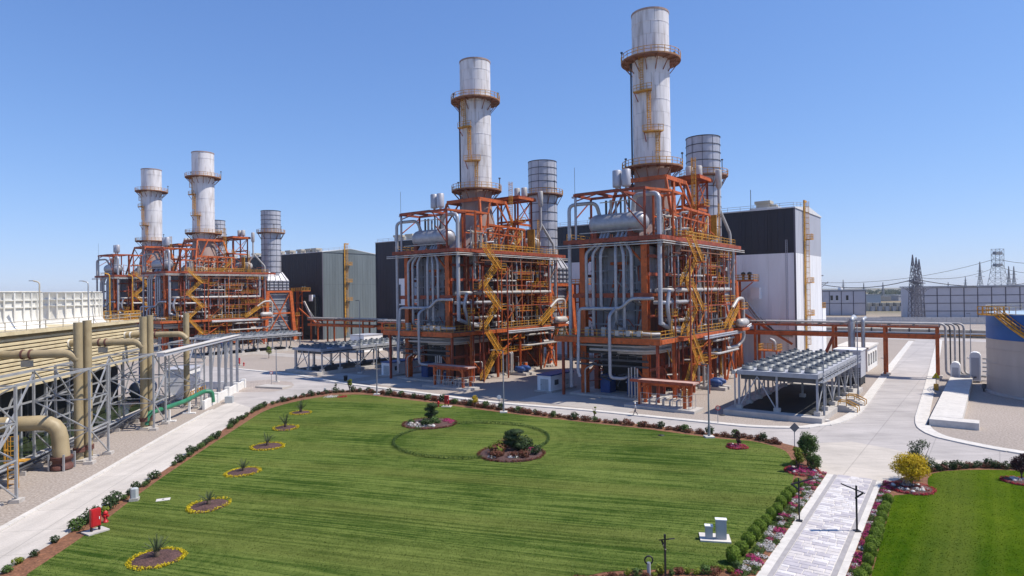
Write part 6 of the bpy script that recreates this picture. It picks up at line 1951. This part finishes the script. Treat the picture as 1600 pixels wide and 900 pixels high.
# palm beds: round mulch beds with a yellow flower ring and a young palm
def ring_leaves(r, w, n, size, m, seed, h=.22, name='flower_ring'):
    rnd = random.Random(seed)
    b = MB()
    ph = rnd.uniform(0, 6.28)
    for i in range(n):
        a = rnd.uniform(0, 6.2832)
        if rnd.random() < .35 * max(0, math.sin(a * 5 + ph)): continue
        rr = r + rnd.uniform(-w, w) + .05 * math.sin(a * 3 + ph)
        leaves(b, (rr * math.cos(a), rr * math.sin(a), h * .5), (.12, .12, h * .55), 4, size, rnd, .4, up=.6)
    return b.mesh(name, m)
bed_soil = MB()
rnd_ = random.Random(2)
nb_ = 28
bed_soil.lathe([(1.62, 0), (1.5, .1), (.8, .17), (.02, .2)], nb_, cap=False)
bed_soil = bed_soil.mesh('mulch', M['mulch'])
yrings = [ring_leaves(1.66, .17, n_, .07, M['fyellow'], s_, h_) for n_, s_, h_ in ((330, 8, .2), (240, 9, .26), (290, 10, .18))]
def palm_mesh(seed, h, spread):
    rnd = random.Random(seed)
    b = MB()
    for i in range(15):
        a = 6.28 * i / 15 + rnd.uniform(-.2, .2)
        el = rnd.uniform(.75, 1.35)
        L = h * rnd.uniform(.75, 1.05)
        pts = []
        for k in range(7):
            f = k / 6
            rr = L * f * math.cos(el) * spread + .05
            zz = L * f * math.sin(el) - .35 * L * f * f * math.cos(el)
            pts.append(Vector((rr * math.cos(a), rr * math.sin(a), .3 + zz)))
        b.tube(pts, [.02] * 7, 3)
        sd = Vector((-math.sin(a), math.cos(a), 0))
        for k in range(1, 7):
            for e in (-1, 1):
                for ff in (0, .5):
                    p = pts[k - 1] + (pts[k] - pts[k - 1]) * (.5 + ff)
                    tip = p + sd * e * L * .16 * (1.1 - k / 8) + (pts[k] - pts[k - 1]) * .9 + Vector((0, 0, .06))
                    dn = (pts[k] - pts[k - 1]).normalized() * .035
                    b.add([p - dn, p + dn, tip], [(0, 1, 2)])
    return b.mesh('fronds', M['leafgrey'])
PALM = [palm_mesh(51, 1.5, 1.0), palm_mesh(52, 1.4, 1.1)]
ptr = MB().lathe([(.2, 0), (.24, .15), (.18, .45), (.05, .55)], 8).mesh('trunk', M['bark'])
ords = ['nearest', 'second nearest', 'third nearest', 'third farthest', 'second farthest', 'farthest']
for i, (px, py, hs) in enumerate([(245, 875, 1.0), (326, 792, .9), (380, 739, .85), (418, 699, .95), (446, 670, 1.0), (470, 646, 1.1)]):
    p = G(px, py)
    t = thing('palm_bed', '%s round mulch bed with yellow flower ring on the lawn' % ords[i], 'flower bed', (p.x, p.y, .06), i * 1.3, 'round beds with yellow rings')
    t.scale = (1.0 + .12 * math.sin(i * 2.3), 1.0 - .1 * math.sin(i * 1.7), 1)
    link('mulch', bed_soil, t)
    link('flower_ring', yrings[i % 3], t)['kind'] = 'stuff'
    t = thing('young_palm', 'young palm growing in the %s yellow ringed bed' % ords[i], 'palm', (p.x, p.y, .2), i * 2.1, 'young palms')
    t.scale = (hs * .85, hs * .85, hs * (.85 if i < 3 else 1.1))
    link('fronds', PALM[i % 2], t)
    link('trunk', ptr, t)
# ring hedge with two ornamental beds
RC, RR = G(737, 687), 9.4
b1p, b2p = G(671, 663), G(799, 710)
t = thing('ring_hedge', 'low clipped hedge ring on the lawn joining the two ornamental beds', 'hedge', (RC.x, RC.y, .06))
rh = MB()
rr_ = random.Random(17)
for i in range(900):
    a = 6.2832 * i / 900
    p = Vector((RC.x + RR * math.cos(a), RC.y + RR * math.sin(a), 0))
    if (p - b1p).length < 3.4 or (p - b2p).length < 3.5: continue
    leaves(rh, (RR * math.cos(a), RR * math.sin(a), .2), (.2, .2, .22), 6, .07, rr_, .6)
rh.build('foliage', M['leafred2'] if 'leafred2' in M else M['leaf'], t)['kind'] = 'stuff'
for bi, (bp, lb, plants) in enumerate(((b1p, 'left ornamental bed with pink flowers under a cloud pruned tree', 9), (b2p, 'right ornamental bed full of shrubs under a cloud pruned tree', 18))):
    t = thing('ornamental_bed', lb, 'flower bed', (bp.x, bp.y, .06), 0, 'ornamental beds')
    MB().lathe([(3.55, 0), (3.4, .12), (1.5, .3), (.02, .35)], 36, cap=False).build('mulch', M['mulch'], t)
    link('border_ring', ring_leaves(3.6, .16, 700, .07, M['leafred'], 60 + bi, .26, 'border_ring'), t)['kind'] = 'stuff'
    rnd = random.Random(70 + bi)
    for i in range(plants):
        a = rnd.uniform(0, 6.28); rr = rnd.uniform(1.0, 2.9)
        k = rnd.choice(['green', 'mid', 'rust', 'yellow'] if bi else ['green', 'mid', 'mid'])
        shrub((bp.x + rr * math.cos(a), bp.y + rr * math.sin(a), .2), k, {'green': 'dark green', 'mid': 'fresh green', 'rust': 'rusty red', 'yellow': 'yellow green'}[k] + ' shrub in the %s ornamental bed' % ('right' if bi else 'left'), '%s shrubs in ornamental bed %s' % (k, 'right' if bi else 'left'), 1.75 if bi else 1.15, rnd, name='bed_shrub')
    for i in range(16 if bi == 0 else 3):
        a = rnd.uniform(-.3, .6) if i % 2 else rnd.uniform(3.6, 5.2)
        rr = rnd.uniform(2.1, 3.1)
        k = 'pink' if i % 2 else 'white'
        flower((bp.x + rr * math.cos(a), bp.y + rr * math.sin(a), .14), k, '%s flowers in the %s ornamental bed' % (k, 'right' if bi else 'left'), '%s flowers in ornamental bed %s' % (k, 'right' if bi else 'left'), rnd, 1.2)
    for i in range(5):
        a = rnd.uniform(3.2, 5.6); rr = rnd.uniform(1.6, 3.0)
        rk = MB().lathe([(.05, 0), (.3, .02), (.34, .16), (.2, .32), (.03, .36)], 7, smooth=False).build('bed_rock', M['rock'], None, (bp.x + rr * math.cos(a), bp.y + rr * math.sin(a), .18), rnd.random() * 6)
        rk.scale = (rnd.uniform(.6, 1.2), rnd.uniform(.6, 1.2), rnd.uniform(.6, 1.1))
        tag(rk, 'pale rock lying in the %s ornamental bed' % ('right' if bi else 'left'), 'rock', 'rocks in ornamental bed %d' % bi)
    tt = thing('cloud_tree', 'cloud pruned dark tree in the %s ornamental bed' % ('right' if bi else 'left'), 'tree', (bp.x + .2, bp.y + .3, .3), 0, 'cloud pruned trees')
    MB().tube([(0, 0, 0), (.15, .05, .7), (-.1, 0, 1.4), (.05, 0, 2.2)], [.17, .14, .11, .07], 8).build('trunk', M['bark'], tt)
    for j, (x, z, r, h) in enumerate(((-.35, .95, .6, .28), (.45, 1.3, .65, .3), (-.2, 1.75, .8, .33), (.2, 2.25, .95, .42)) if bi == 0 else ((.5, .7, .8, .4), (-.45, 1.0, .75, .38), (-.2, 1.55, 1.0, .42), (.35, 2.15, 1.05, .3), (-.3, 2.0, .7, .3))):
        b = MB()
        leaves(b, (x, 0, z), (r, r * .9, h), 420, .07, rnd, .7)
        b.lathe([(.05, z - h * .7), (r * .75, z - h * .2), (r * .7, z + h * .4), (.05, z + h * .75)], 10, (x, 0, 0))
        b.build('foliage_pad', M['leafdark'], tt)
# small red-white flower bed near the hedge
p = G(527, 621)
t = thing('flower_patch', 'small oval patch of white and red flowers near the far left hedge', 'flower bed', (p.x, p.y, .06))
rnd = random.Random(90)
for nm, m_, x0 in (('white_flowers', 'fwhite', -1.2), ('red_flowers', 'fred', 1.0)):
    b = MB()
    for i in range(60):
        leaves(b, (x0 + rnd.gauss(0, .45), rnd.gauss(0, .5), .12), (.2, .2, .14), 8, .07, rnd, .4, up=.6)
    b.build(nm, M[m_], t)['kind'] = 'stuff'
# trees and bigger shrubs
def tree(name, label, p, h, trunk_h, crown, m, n=900, size=.1, lumps=7, seed=1, group=None, cat='tree', tr=.09, spread=1.0):
    rnd = random.Random(seed)
    t = thing(name, label, cat, (p[0], p[1], p[2] if len(p) > 2 else .06), 0, group)
    b = MB()
    b.tube([(0, 0, 0), (.04, .02, trunk_h * .6), (0, 0, trunk_h + crown * .5)], [tr, tr * .8, tr * .35], 8)
    for i in range(6):
        a = 6.28 * i / 6 + rnd.random()
        b.tube([(0, 0, trunk_h * rnd.uniform(.6, 1)), (math.cos(a) * crown * .35, math.sin(a) * crown * .35, trunk_h + (h - trunk_h) * .4), (math.cos(a) * crown * .6, math.sin(a) * crown * .6, trunk_h + (h - trunk_h) * rnd.uniform(.5, .8))], [tr * .5, tr * .3, tr * .15], 5)
    b.build('trunk', M['bark'], t)
    c = MB()
    for i in range(lumps):
        a = rnd.uniform(0, 6.28)
        f = rnd.random()
        z = trunk_h + (h - trunk_h) * (.15 + .75 * f)
        o = crown * .62 * rnd.random() ** .5 * (1 - .45 * f)
        s = crown * rnd.uniform(.34, .52)
        leaves(c, (math.cos(a) * o, math.sin(a) * o, z), (s, s, s * .8 * spread), n // lumps, size, rnd, .35)
    c.build('crown', m, t)
    return t
g_ = lambda x, y: tuple(G(x, y)[:2]) + (.05,)
tree('corner_tree', 'loose green young tree at the lawn corner by the walkway', g_(1262, 728), 3.3, .5, 1.3, M['leaf'], 4200, .095, 22, 101)
tree('yellow_bush', 'slim yellow green bush in front of the young tree at the lawn corner', g_(1247, 738), 2.5, .4, .8, M['leaflime'], 1700, .085, 14, 102, cat='shrub')
tree('corner_shrub', 'dark green rounded shrub beside the walkway top at the lawn corner', g_(1272, 737), 1.8, .15, 1.0, M['leaf'], 1900, .085, 14, 103, cat='shrub')
tree('golden_bush', 'large golden yellow bush at the corner of the right lawn', g_(1424, 762), 2.9, .7, 2.0, M['leafyellow'], 7500, .08, 30, 104, cat='shrub', tr=.1, spread=.9)
tree('olive_tree', 'grey green airy tree behind the golden bush', g_(1436, 750), 3.7, 1.0, 1.4, M['leafgrey'], 2000, .085, 16, 105)
tree('purple_tree', 'small dark purple leaved tree at the right edge', g_(1596, 752), 2.9, .6, 1.0, M['leafpurple'], 2000, .085, 14, 106)
tree('purple_sapling', 'dark purple sapling in a red flower ring on the lawn', g_(1153, 700), 2.0, .4, .55, M['leafpurple'], 800, .075, 6, 107)
tree('yellow_sapling', 'yellow sapling in the hedge right of the red cabinet', g_(742, 637), 2.0, .4, .75, M['leafyellow'], 700, .09, 8, 108)
tree('green_sapling', 'lime green sapling in the hedge at the far left corner', g_(546, 613), 2.6, .7, .8, M['leaflime'], 700, .10, 8, 109)
tree('pale_sapling', 'thin pale sapling in the hedge left of the walking person', g_(929, 656), 2.0, .6, .42, M['leaflime'], 300, .08, 5, 110)
tree('thin_sapling', 'tiny thin sapling at the hedge corner left of the lime sapling', g_(525, 612), 1.7, .9, .4, M['leafgrey'], 120, .07, 4, 111)
tree('island_tree', 'small yellowish tree behind the lamp on the gravel island', g_(420, 560), 3.5, 1.0, 1.3, M['leaflime'], 500, .13, 7, 112)
def small_bed(px, py, r, lb, kinds, seed, nst=7, nfl=16):
    p = G(px, py)
    rnd = random.Random(seed)
    t = thing('corner_bed', lb, 'flower bed', (p.x, p.y, .06), 0, 'small corner beds')
    MB().lathe([(r, 0), (r * .93, .12), (r * .4, .22), (.02, .24)], 28, cap=False).build('mulch', M['mulch'], t)
    link('border_ring', ring_leaves(r, .12, int(190 * r), .065, M['fred'], seed, .22, 'border_ring'), t)['kind'] = 'stuff'
    for i in range(nst):
        a, rr = rnd.uniform(0, 6.28), rnd.uniform(.3, .85) * r
        rk = MB().lathe([(.05, 0), (.15, .02), (.18, .1), (.1, .18), (.02, .2)], 7, smooth=False).build('stone', M['rock'], t, (rr * math.cos(a), rr * math.sin(a), .12), a)
    for i in range(nfl):
        a, rr = rnd.uniform(0, 6.28), rnd.uniform(.2, .8) * r
        flower((p.x + rr * math.cos(a), p.y + rr * math.sin(a), .16), rnd.choice(kinds), 'flowers in the ' + lb, 'flowers in ' + lb, rnd, .9)
small_bed(1254, 738, 1.55, 'bed of pink flowers at the lawn corner by the walkway', ['pink'], 120)
small_bed(1424, 765, 1.75, 'bed of stones and red flowers under the golden bush', ['white', 'red'], 121, 9, 10)
small_bed(1152, 700, 1.05, 'red flower ring round the purple sapling', ['red', 'pink'], 122, 2, 14)
small_bed(1594, 754, 1.3, 'stone bed under the purple tree at the right edge', ['white'], 123, 8, 3)

# ================================================================== STREET FURNITURE
def street_light(px, py, ptop, label, head=-1):
    p = G(px, py)
    h = CAM_H * (py - ptop) / (py - (456 - .014 * (px - 800)))
    t = thing('street_light', label, 'street light', (p.x, p.y, 0), 0, 'tall street lights')
    MB().bb(-.55, .55, -.55, .55, 0, .22).build('base', M['kerb'], t)
    MB().tube([(0, 0, .2), (0, 0, h * .5), (0, 0, h)], [.12, .095, .065], 10).build('pole', M['polegrey'], t)
    MB().tube([(0, 0, .25), (0, 0, 1.4)], .15, 10).build('door_sleeve', M['polegrey'], t)
    MB().beam((0, 0, h), (head * .25, -.05, h + .05), .08).box((head * .5, -.1, h + .07), (.75, .3, .12)).build('lamp_head', M['darkgrey'], t)
    return t
street_light(1108, 684, 570, 'tall lamp post on the lawn edge right of the orange gantry')
street_light(787, 645, 548, 'tall lamp post on the lawn edge right of the yellow sapling')
street_light(589, 617, 535, 'tall lamp post in the hedge before the middle fan cooler')
street_light(1288, 658, 560, 'tall lamp post on the gravel at the right fan cooler corner')
street_light(1341, 624, 502, 'slim lamp post beside the steps of the right fan cooler')
street_light(432, 597, 545, 'lamp post on the gravel island left of the lawn')
street_light(563, 583, 470, 'dark lamp post standing before the middle fan cooler deck')
street_light(1517, 560, 490, 'slim lamp post behind the pipes near the tank')
street_light(1382, 560, 512, 'slim lamp post left of the right road behind the rack')

def walk_lamp(px, py, h, label, rz, base=True):
    p = G(px, py)
    t = thing('walkway_lamp', label, 'lamp post', (p.x, p.y, .05), rz, 'black walkway lamps')
    if base: MB().bb(-.22, .22, -.22, .22, 0, .06).build('base_plate', M['black'], t)
    MB().bb(-.05, .05, -.05, .05, .05, h).build('pole', M['black'], t)
    MB().beam((.55, 0, h - .55), (-1.05, 0, h + .12), .34, .07).build('lamp_head', M['black'], t)
    MB().beam((.5, 0, h - .55), (-.1, 0, h - .95), .09).build('stay', M['black'], t)
    return t
walk_lamp(1339, 831, 3.35, 'black lamp with tilted head on the right side of the walkway', R(0))
walk_lamp(1249, 815, 3.3, 'black lamp half hidden by shrubs on the left side of the walkway', R(150))
walk_lamp(1040, 916, 3.1, 'black lamp cut by the bottom picture edge', R(100))
# round, diamond signs
def sign(px, py, h, shape, label, m_front, m_rim):
    p = G(px, py)
    t = thing('road_sign', label, 'sign', (p.x, p.y, 0), 0, 'road signs')
    MB().beam((0, .05, 0), (0, .05, h), .07).build('post', M['polegrey'], t)
    if shape == 'round':
        MB().lathe([(.34, -.02), (.34, .02)], 20, (0, 0, h), True, 'y').build('rim', m_rim, t)
        MB().lathe([(.25, -.035), (.25, -.021)], 20, (0, 0, h), True, 'y').build('face', m_front, t)
    else:
        MB().add([(-.55, -.02, h), (0, -.02, h - .55), (.55, -.02, h), (0, -.02, h + .55), (-.55, .02, h), (0, .02, h - .55), (.55, .02, h), (0, .02, h + .55)], [(0, 1, 2, 3), (7, 6, 5, 4), (0, 4, 5, 1), (1, 5, 6, 2), (2, 6, 7, 3), (3, 7, 4, 0)]).build('plate', m_front, t)
    return t
sign(424, 601, 2.4, 'round', 'round red rimmed sign on the gravel island', M['signwhite'], M['red'])
sign(780, 640, 1.9, 'round', 'round white backed sign in the hedge beside the lamp post', M['signwhite'], M['signwhite'])
sign(1122, 662, 2.1, 'round', 'round sign on the gravel before the right fan cooler', M['gravel'], M['red'])
sign(1242, 700, 2.3, 'diamond', 'dark diamond sign seen from behind at the lawn corner', M['signback'], M['signback'])
# slab on the gravel island
p = G(427, 606)
t = thing('island_slab', 'low concrete slab on the gravel island under the round sign', 'slab', (p.x, p.y, .03), R(-20))
MB().bb(-3.2, 3.2, -1.3, 1.6, 0, .35).build('slab', M['concrete'], t)
MB().bb(-3.3, -3.22, -1.2, 1.5, 0, .34).build('edge', M['darkgrey'], t)
# hose cabinets and hydrants
for px, py, h, lb in ((149, 832, 1.75, 'red fire hose cabinet beside the left road, nearest the camera'), (698, 636, 1.75, 'red fire hose cabinet at the hedge before the second boiler'), (373, 571, 1.9, 'distant red fire hose cabinet behind the pipe bridge')):
    p = G(px, py)
    t = thing('hose_cabinet', lb, 'hose cabinet', (p.x, p.y, .06), R(58) if px < 300 else R(-10), 'red hose cabinets')
    MB().bb(-.75, .75, -.6, .6, 0, .1).build('slab', M['concrete'], t)
    for x in (-.28, .28):
        MB().bb(x - .04, x + .04, -.12, .12, .1, .45).build('leg', M['black'], t)
    MB().bb(-.34, .34, -.16, .16, .45, h).build('body', M['red'], t)
    MB().bb(-.29, .29, -.19, -.161, .52, h - .08).build('door', M['red'], t)
    MB().bb(.18, .23, -.22, -.19, .95, 1.15).build('handle', M['signwhite'], t)
for px, py, lb in ((165, 817, 'red fire hydrant right of the nearest red hose cabinet'), (685, 636, 'dark red fire hydrant left of the middle red hose cabinet'), (381, 572, 'small red hydrant beside the distant hose cabinet')):
    p = G(px, py)
    t = thing('fire_hydrant', lb, 'hydrant', (p.x, p.y, .06), 0, 'fire hydrants')
    MB().lathe([(.2, 0), (.2, .08), (.13, .1), (.13, .62), (.18, .66), (.18, .74), (.12, .86), (.04, .92)], 14).build('barrel', M['red'], t)
    MB().lathe([(.09, -.26), (.09, .26)], 10, (0, 0, .52), True, 'x').build('outlet', M['red'], t)
    MB().lathe([(.1, -.24), (.1, 0)], 10, (0, 0, .5), True, 'y').build('outlet', M['red'], t)
def bin_(px, py, lb, sc=1.0):
    p = G(px, py)
    t = thing('pillar_box', lb, 'cabinet', (p.x, p.y, .06), .3, 'small pillar boxes')
    MB().bb(-.35 * sc, .35 * sc, -.35 * sc, .35 * sc, 0, .25).build('base', M['concrete'], t)
    MB().lathe([(.34 * sc, .25), (.34 * sc, 1.05 * sc), (.28 * sc, 1.1 * sc), (.05, 1.15 * sc)], 6, smooth=False).build('body', M['cabinet'], t)
bin_(210, 783, 'grey pillar box in the hedge left of the lawn')
bin_(508, 613, 'small dark pillar box at the far left corner of the lawn', .7)
# cabinets on a slab on the lawn
p = G(1117, 843)
t = thing('cabinet_slab', 'square pale slab under the two grey cabinets on the lawn', 'slab', (p.x, p.y, .06), R(-12))
MB().bb(-1.05, 1.05, -.75, .8, 0, .1).build('slab', M['kerb'], t)
for dx, w_, h, lb in ((-.42, .5, .85, 'smaller grey cabinet on the lawn slab'), (.42, .72, 1.35, 'taller grey cabinet on the lawn slab')):
    c_ = thing('lawn_cabinet', lb, 'cabinet', p + Matrix.Rotation(R(-12), 3, 'Z') @ Vector((dx, -.15, .16)), R(-12), 'lawn cabinets')
    MB().bb(-w_ / 2, w_ / 2, -.2, .2, 0, h).build('body', M['signback'] if False else M['cabinet'], c_)
    MB().bb(-w_ / 2 - .04, w_ / 2 + .04, -.24, .24, h, h + .06).build('lid', M['signwhite'], c_)
    MB().bb(-w_ / 2 + .04, w_ / 2 - .04, -.22, -.201, .08, h - .06).build('door', M['cabinet'], c_)
# manhole covers and drains on the lawn
for px, py, lb, m_ in ((255, 782, 'pale square cover on the lawn by the left road', 'kerb'), (1033, 681, 'dark round cover on the lawn before the orange gantry', 'black'), (1129, 649, 'round dark cover on the gravel before the right fan cooler', 'darkgrey')):
    p = G(px, py)
    t = thing('ground_cover', lb, 'cover', (p.x, p.y, .062), .4)
    if m_ == 'kerb': MB().bb(-.55, .55, -.35, .35, 0, .04).build('cover', M[m_], t)
    else: MB().lathe([(.42, 0), (.42, .04), (.02, .05)], 16).build('cover', M[m_], t)
    MB().bb(-.08, .08, -.08, .08, .051, .07).build('knob', M['darkgrey'], t)
p = G(1014, 900)
t = thing('garden_light', 'small ring topped garden light at the bottom picture edge', 'light', (p.x, p.y, .05), 0)
MB().lathe([(.12, 0), (.12, .8)], 12).build('post', M['cabinet'], t)
MB().tube([(.25 * math.cos(a), 0, .95 + .25 * math.sin(a)) for a in [k * .349 for k in range(19)]], .05, 6).build('ring', M['black'], t)
# low kerb bollards on the far side of the road
t = thing('bottle_bin', 'dark litter bin on the shaded pavement behind the lime sapling', 'bin', G(540, 595), 0)
MB().lathe([(.35, 0), (.42, 1.0), (.45, 1.02), (.2, 1.12)], 12).build('body', M['black'], t)
MB().lathe([(.46, 1.0), (.46, 1.08)], 12).build('rim', M['darkgrey'], t)

# ================================================================== WALKING PERSON
def person(p, rz):
    t = thing('person', 'person in pale shirt, dark trousers and white helmet walking on the pavement', 'person', p, rz)
    J = {'pelvis': ((0, 0, .95), .145), 'waist': ((0, .01, 1.1), .13), 'chest': ((0, .02, 1.32), .165), 'neck': ((0, .03, 1.48), .062), 'head0': ((0, .05, 1.56), .085), 'head1': ((0, .05, 1.68), .1),
         'lh': ((-.1, 0, .88), .1), 'lk': ((-.11, .17, .50), .068), 'la': ((-.11, .27, .10), .048), 'lt': ((-.11, .45, .05), .042),
         'rh': ((.1, 0, .88), .1), 'rk': ((.11, -.02, .49), .068), 'ra': ((.11, -.33, .13), .048), 'rt': ((.11, -.2, .03), .042),
         'ls': ((-.2, .02, 1.4), .07), 'le': ((-.26, -.1, 1.14), .05), 'lw': ((-.25, -.02, .90), .036), 'lf': ((-.24, .03, .80), .034),
         'rs': ((.2, .02, 1.4), .07), 're': ((.26, .1, 1.14), .05), 'rw': ((.24, .28, .95), .036), 'rf': ((.23, .34, .88), .034)}
    E_ = [('pelvis', 'waist'), ('waist', 'chest'), ('chest', 'neck'), ('neck', 'head0'), ('head0', 'head1'), ('pelvis', 'lh'), ('lh', 'lk'), ('lk', 'la'), ('la', 'lt'), ('pelvis', 'rh'), ('rh', 'rk'), ('rk', 'ra'), ('ra', 'rt'), ('chest', 'ls'), ('ls', 'le'), ('le', 'lw'), ('lw', 'lf'), ('chest', 'rs'), ('rs', 're'), ('re', 'rw'), ('rw', 'rf')]
    names = list(J)
    vs = [J[n][0] for n in names]; rs = [J[n][1] for n in names]
    es = [(names.index(a), names.index(b)) for a, b in E_]
    for hand, sx in (('lf', -1), ('rf', 1)):           # fingers and thumb
        hx, hy, hz = J[hand][0]
        for k in range(5):
            d = Vector((sx * .01, (.03 - .018 * k), -.07 if k < 4 else -.03))
            if k == 4: d = Vector((-sx * .02, .05, -.02))
            b0_, b1_ = len(vs), len(vs) + 1
            vs += [(hx + d.x * .5 , hy + d.y * .8, hz + d.z * .5), (hx + d.x, hy + d.y * 1.2, hz + d.z)]
            rs += [.011, .009]
            es += [(names.index(hand), b0_), (b0_, b1_)]
    me = bpy.data.meshes.new('body')
    me.from_pydata(vs, es, [])
    o = bpy.data.objects.new('body', me)
    col.objects.link(o)
    md = o.modifiers.new('skin', 'SKIN')
    for i, sv in enumerate(me.skin_vertices[0].data):
        sv.radius = (rs[i], rs[i] * .85)
        sv.use_root = (i == 0)
    o.modifiers.new('sub', 'SUBSURF').levels = 1
    dg = bpy.context.evaluated_depsgraph_get()
    fin = bpy.data.meshes.new_from_object(o.evaluated_get(dg))
    bpy.data.objects.remove(o)
    for m_ in (mat('shirt', (.42, .43, .46), .8, coord='object'), mat('trousers', (.05, .055, .08), .85, coord='object'), mat('skin', (.42, .25, .17), .6, coord='object'), M['black']):
        fin.materials.append(m_)
    for f in fin.polygons:
        c = f.center
        f.use_smooth = True
        arm = abs(c.x) > .2 and c.z > .75
        f.material_index = 2 if (c.z > 1.47 or (arm and c.z < 1.08)) else (3 if c.z < .1 else (1 if (c.z < .98 and not arm) else 0))
    body = link('body', fin, t)
    MB().lathe([(.15, 1.70), (.125, 1.71), (.12, 1.76), (.09, 1.82), (.02, 1.84)], 14, (0, .05, 0)).build('helmet', M['signwhite'], t)
    MB().lathe([(.105, 1.62), (.108, 1.70)], 12, (0, .035, 0)).build('hair', M['black'], t)
    for x in (-.035, .035):
        MB().lathe([(.005, -.012), (.014, 0), (.005, .012)], 6, (x, .145, 1.64)).build('eye', M['black'], t)
    MB().beam((0, .14, 1.63), (0, .17, 1.59), .025).build('nose', M['bark'], t)
    return t
pp = G(993, 650)
person((pp.x, pp.y, .11), R(80))

# ================================================================== HAZE
hz = MB().bb(-9200, 9200, -9200, 9200, -2, 78)
hm = bpy.data.materials.new('haze')
hm.use_nodes = True
hm.node_tree.nodes.clear()
ho = hm.node_tree.nodes.new('ShaderNodeOutputMaterial')
hv = hm.node_tree.nodes.new('ShaderNodeVolumePrincipled')
hv.inputs['Color'].default_value = (.9, .94, 1.0, 1)
hv.inputs['Density'].default_value = 0.00008
hv.inputs['Anisotropy'].default_value = 0.2
hm.node_tree.links.new(hv.outputs[0], ho.inputs['Volume'])
tag(hz.build('haze', hm), kind='stuff')
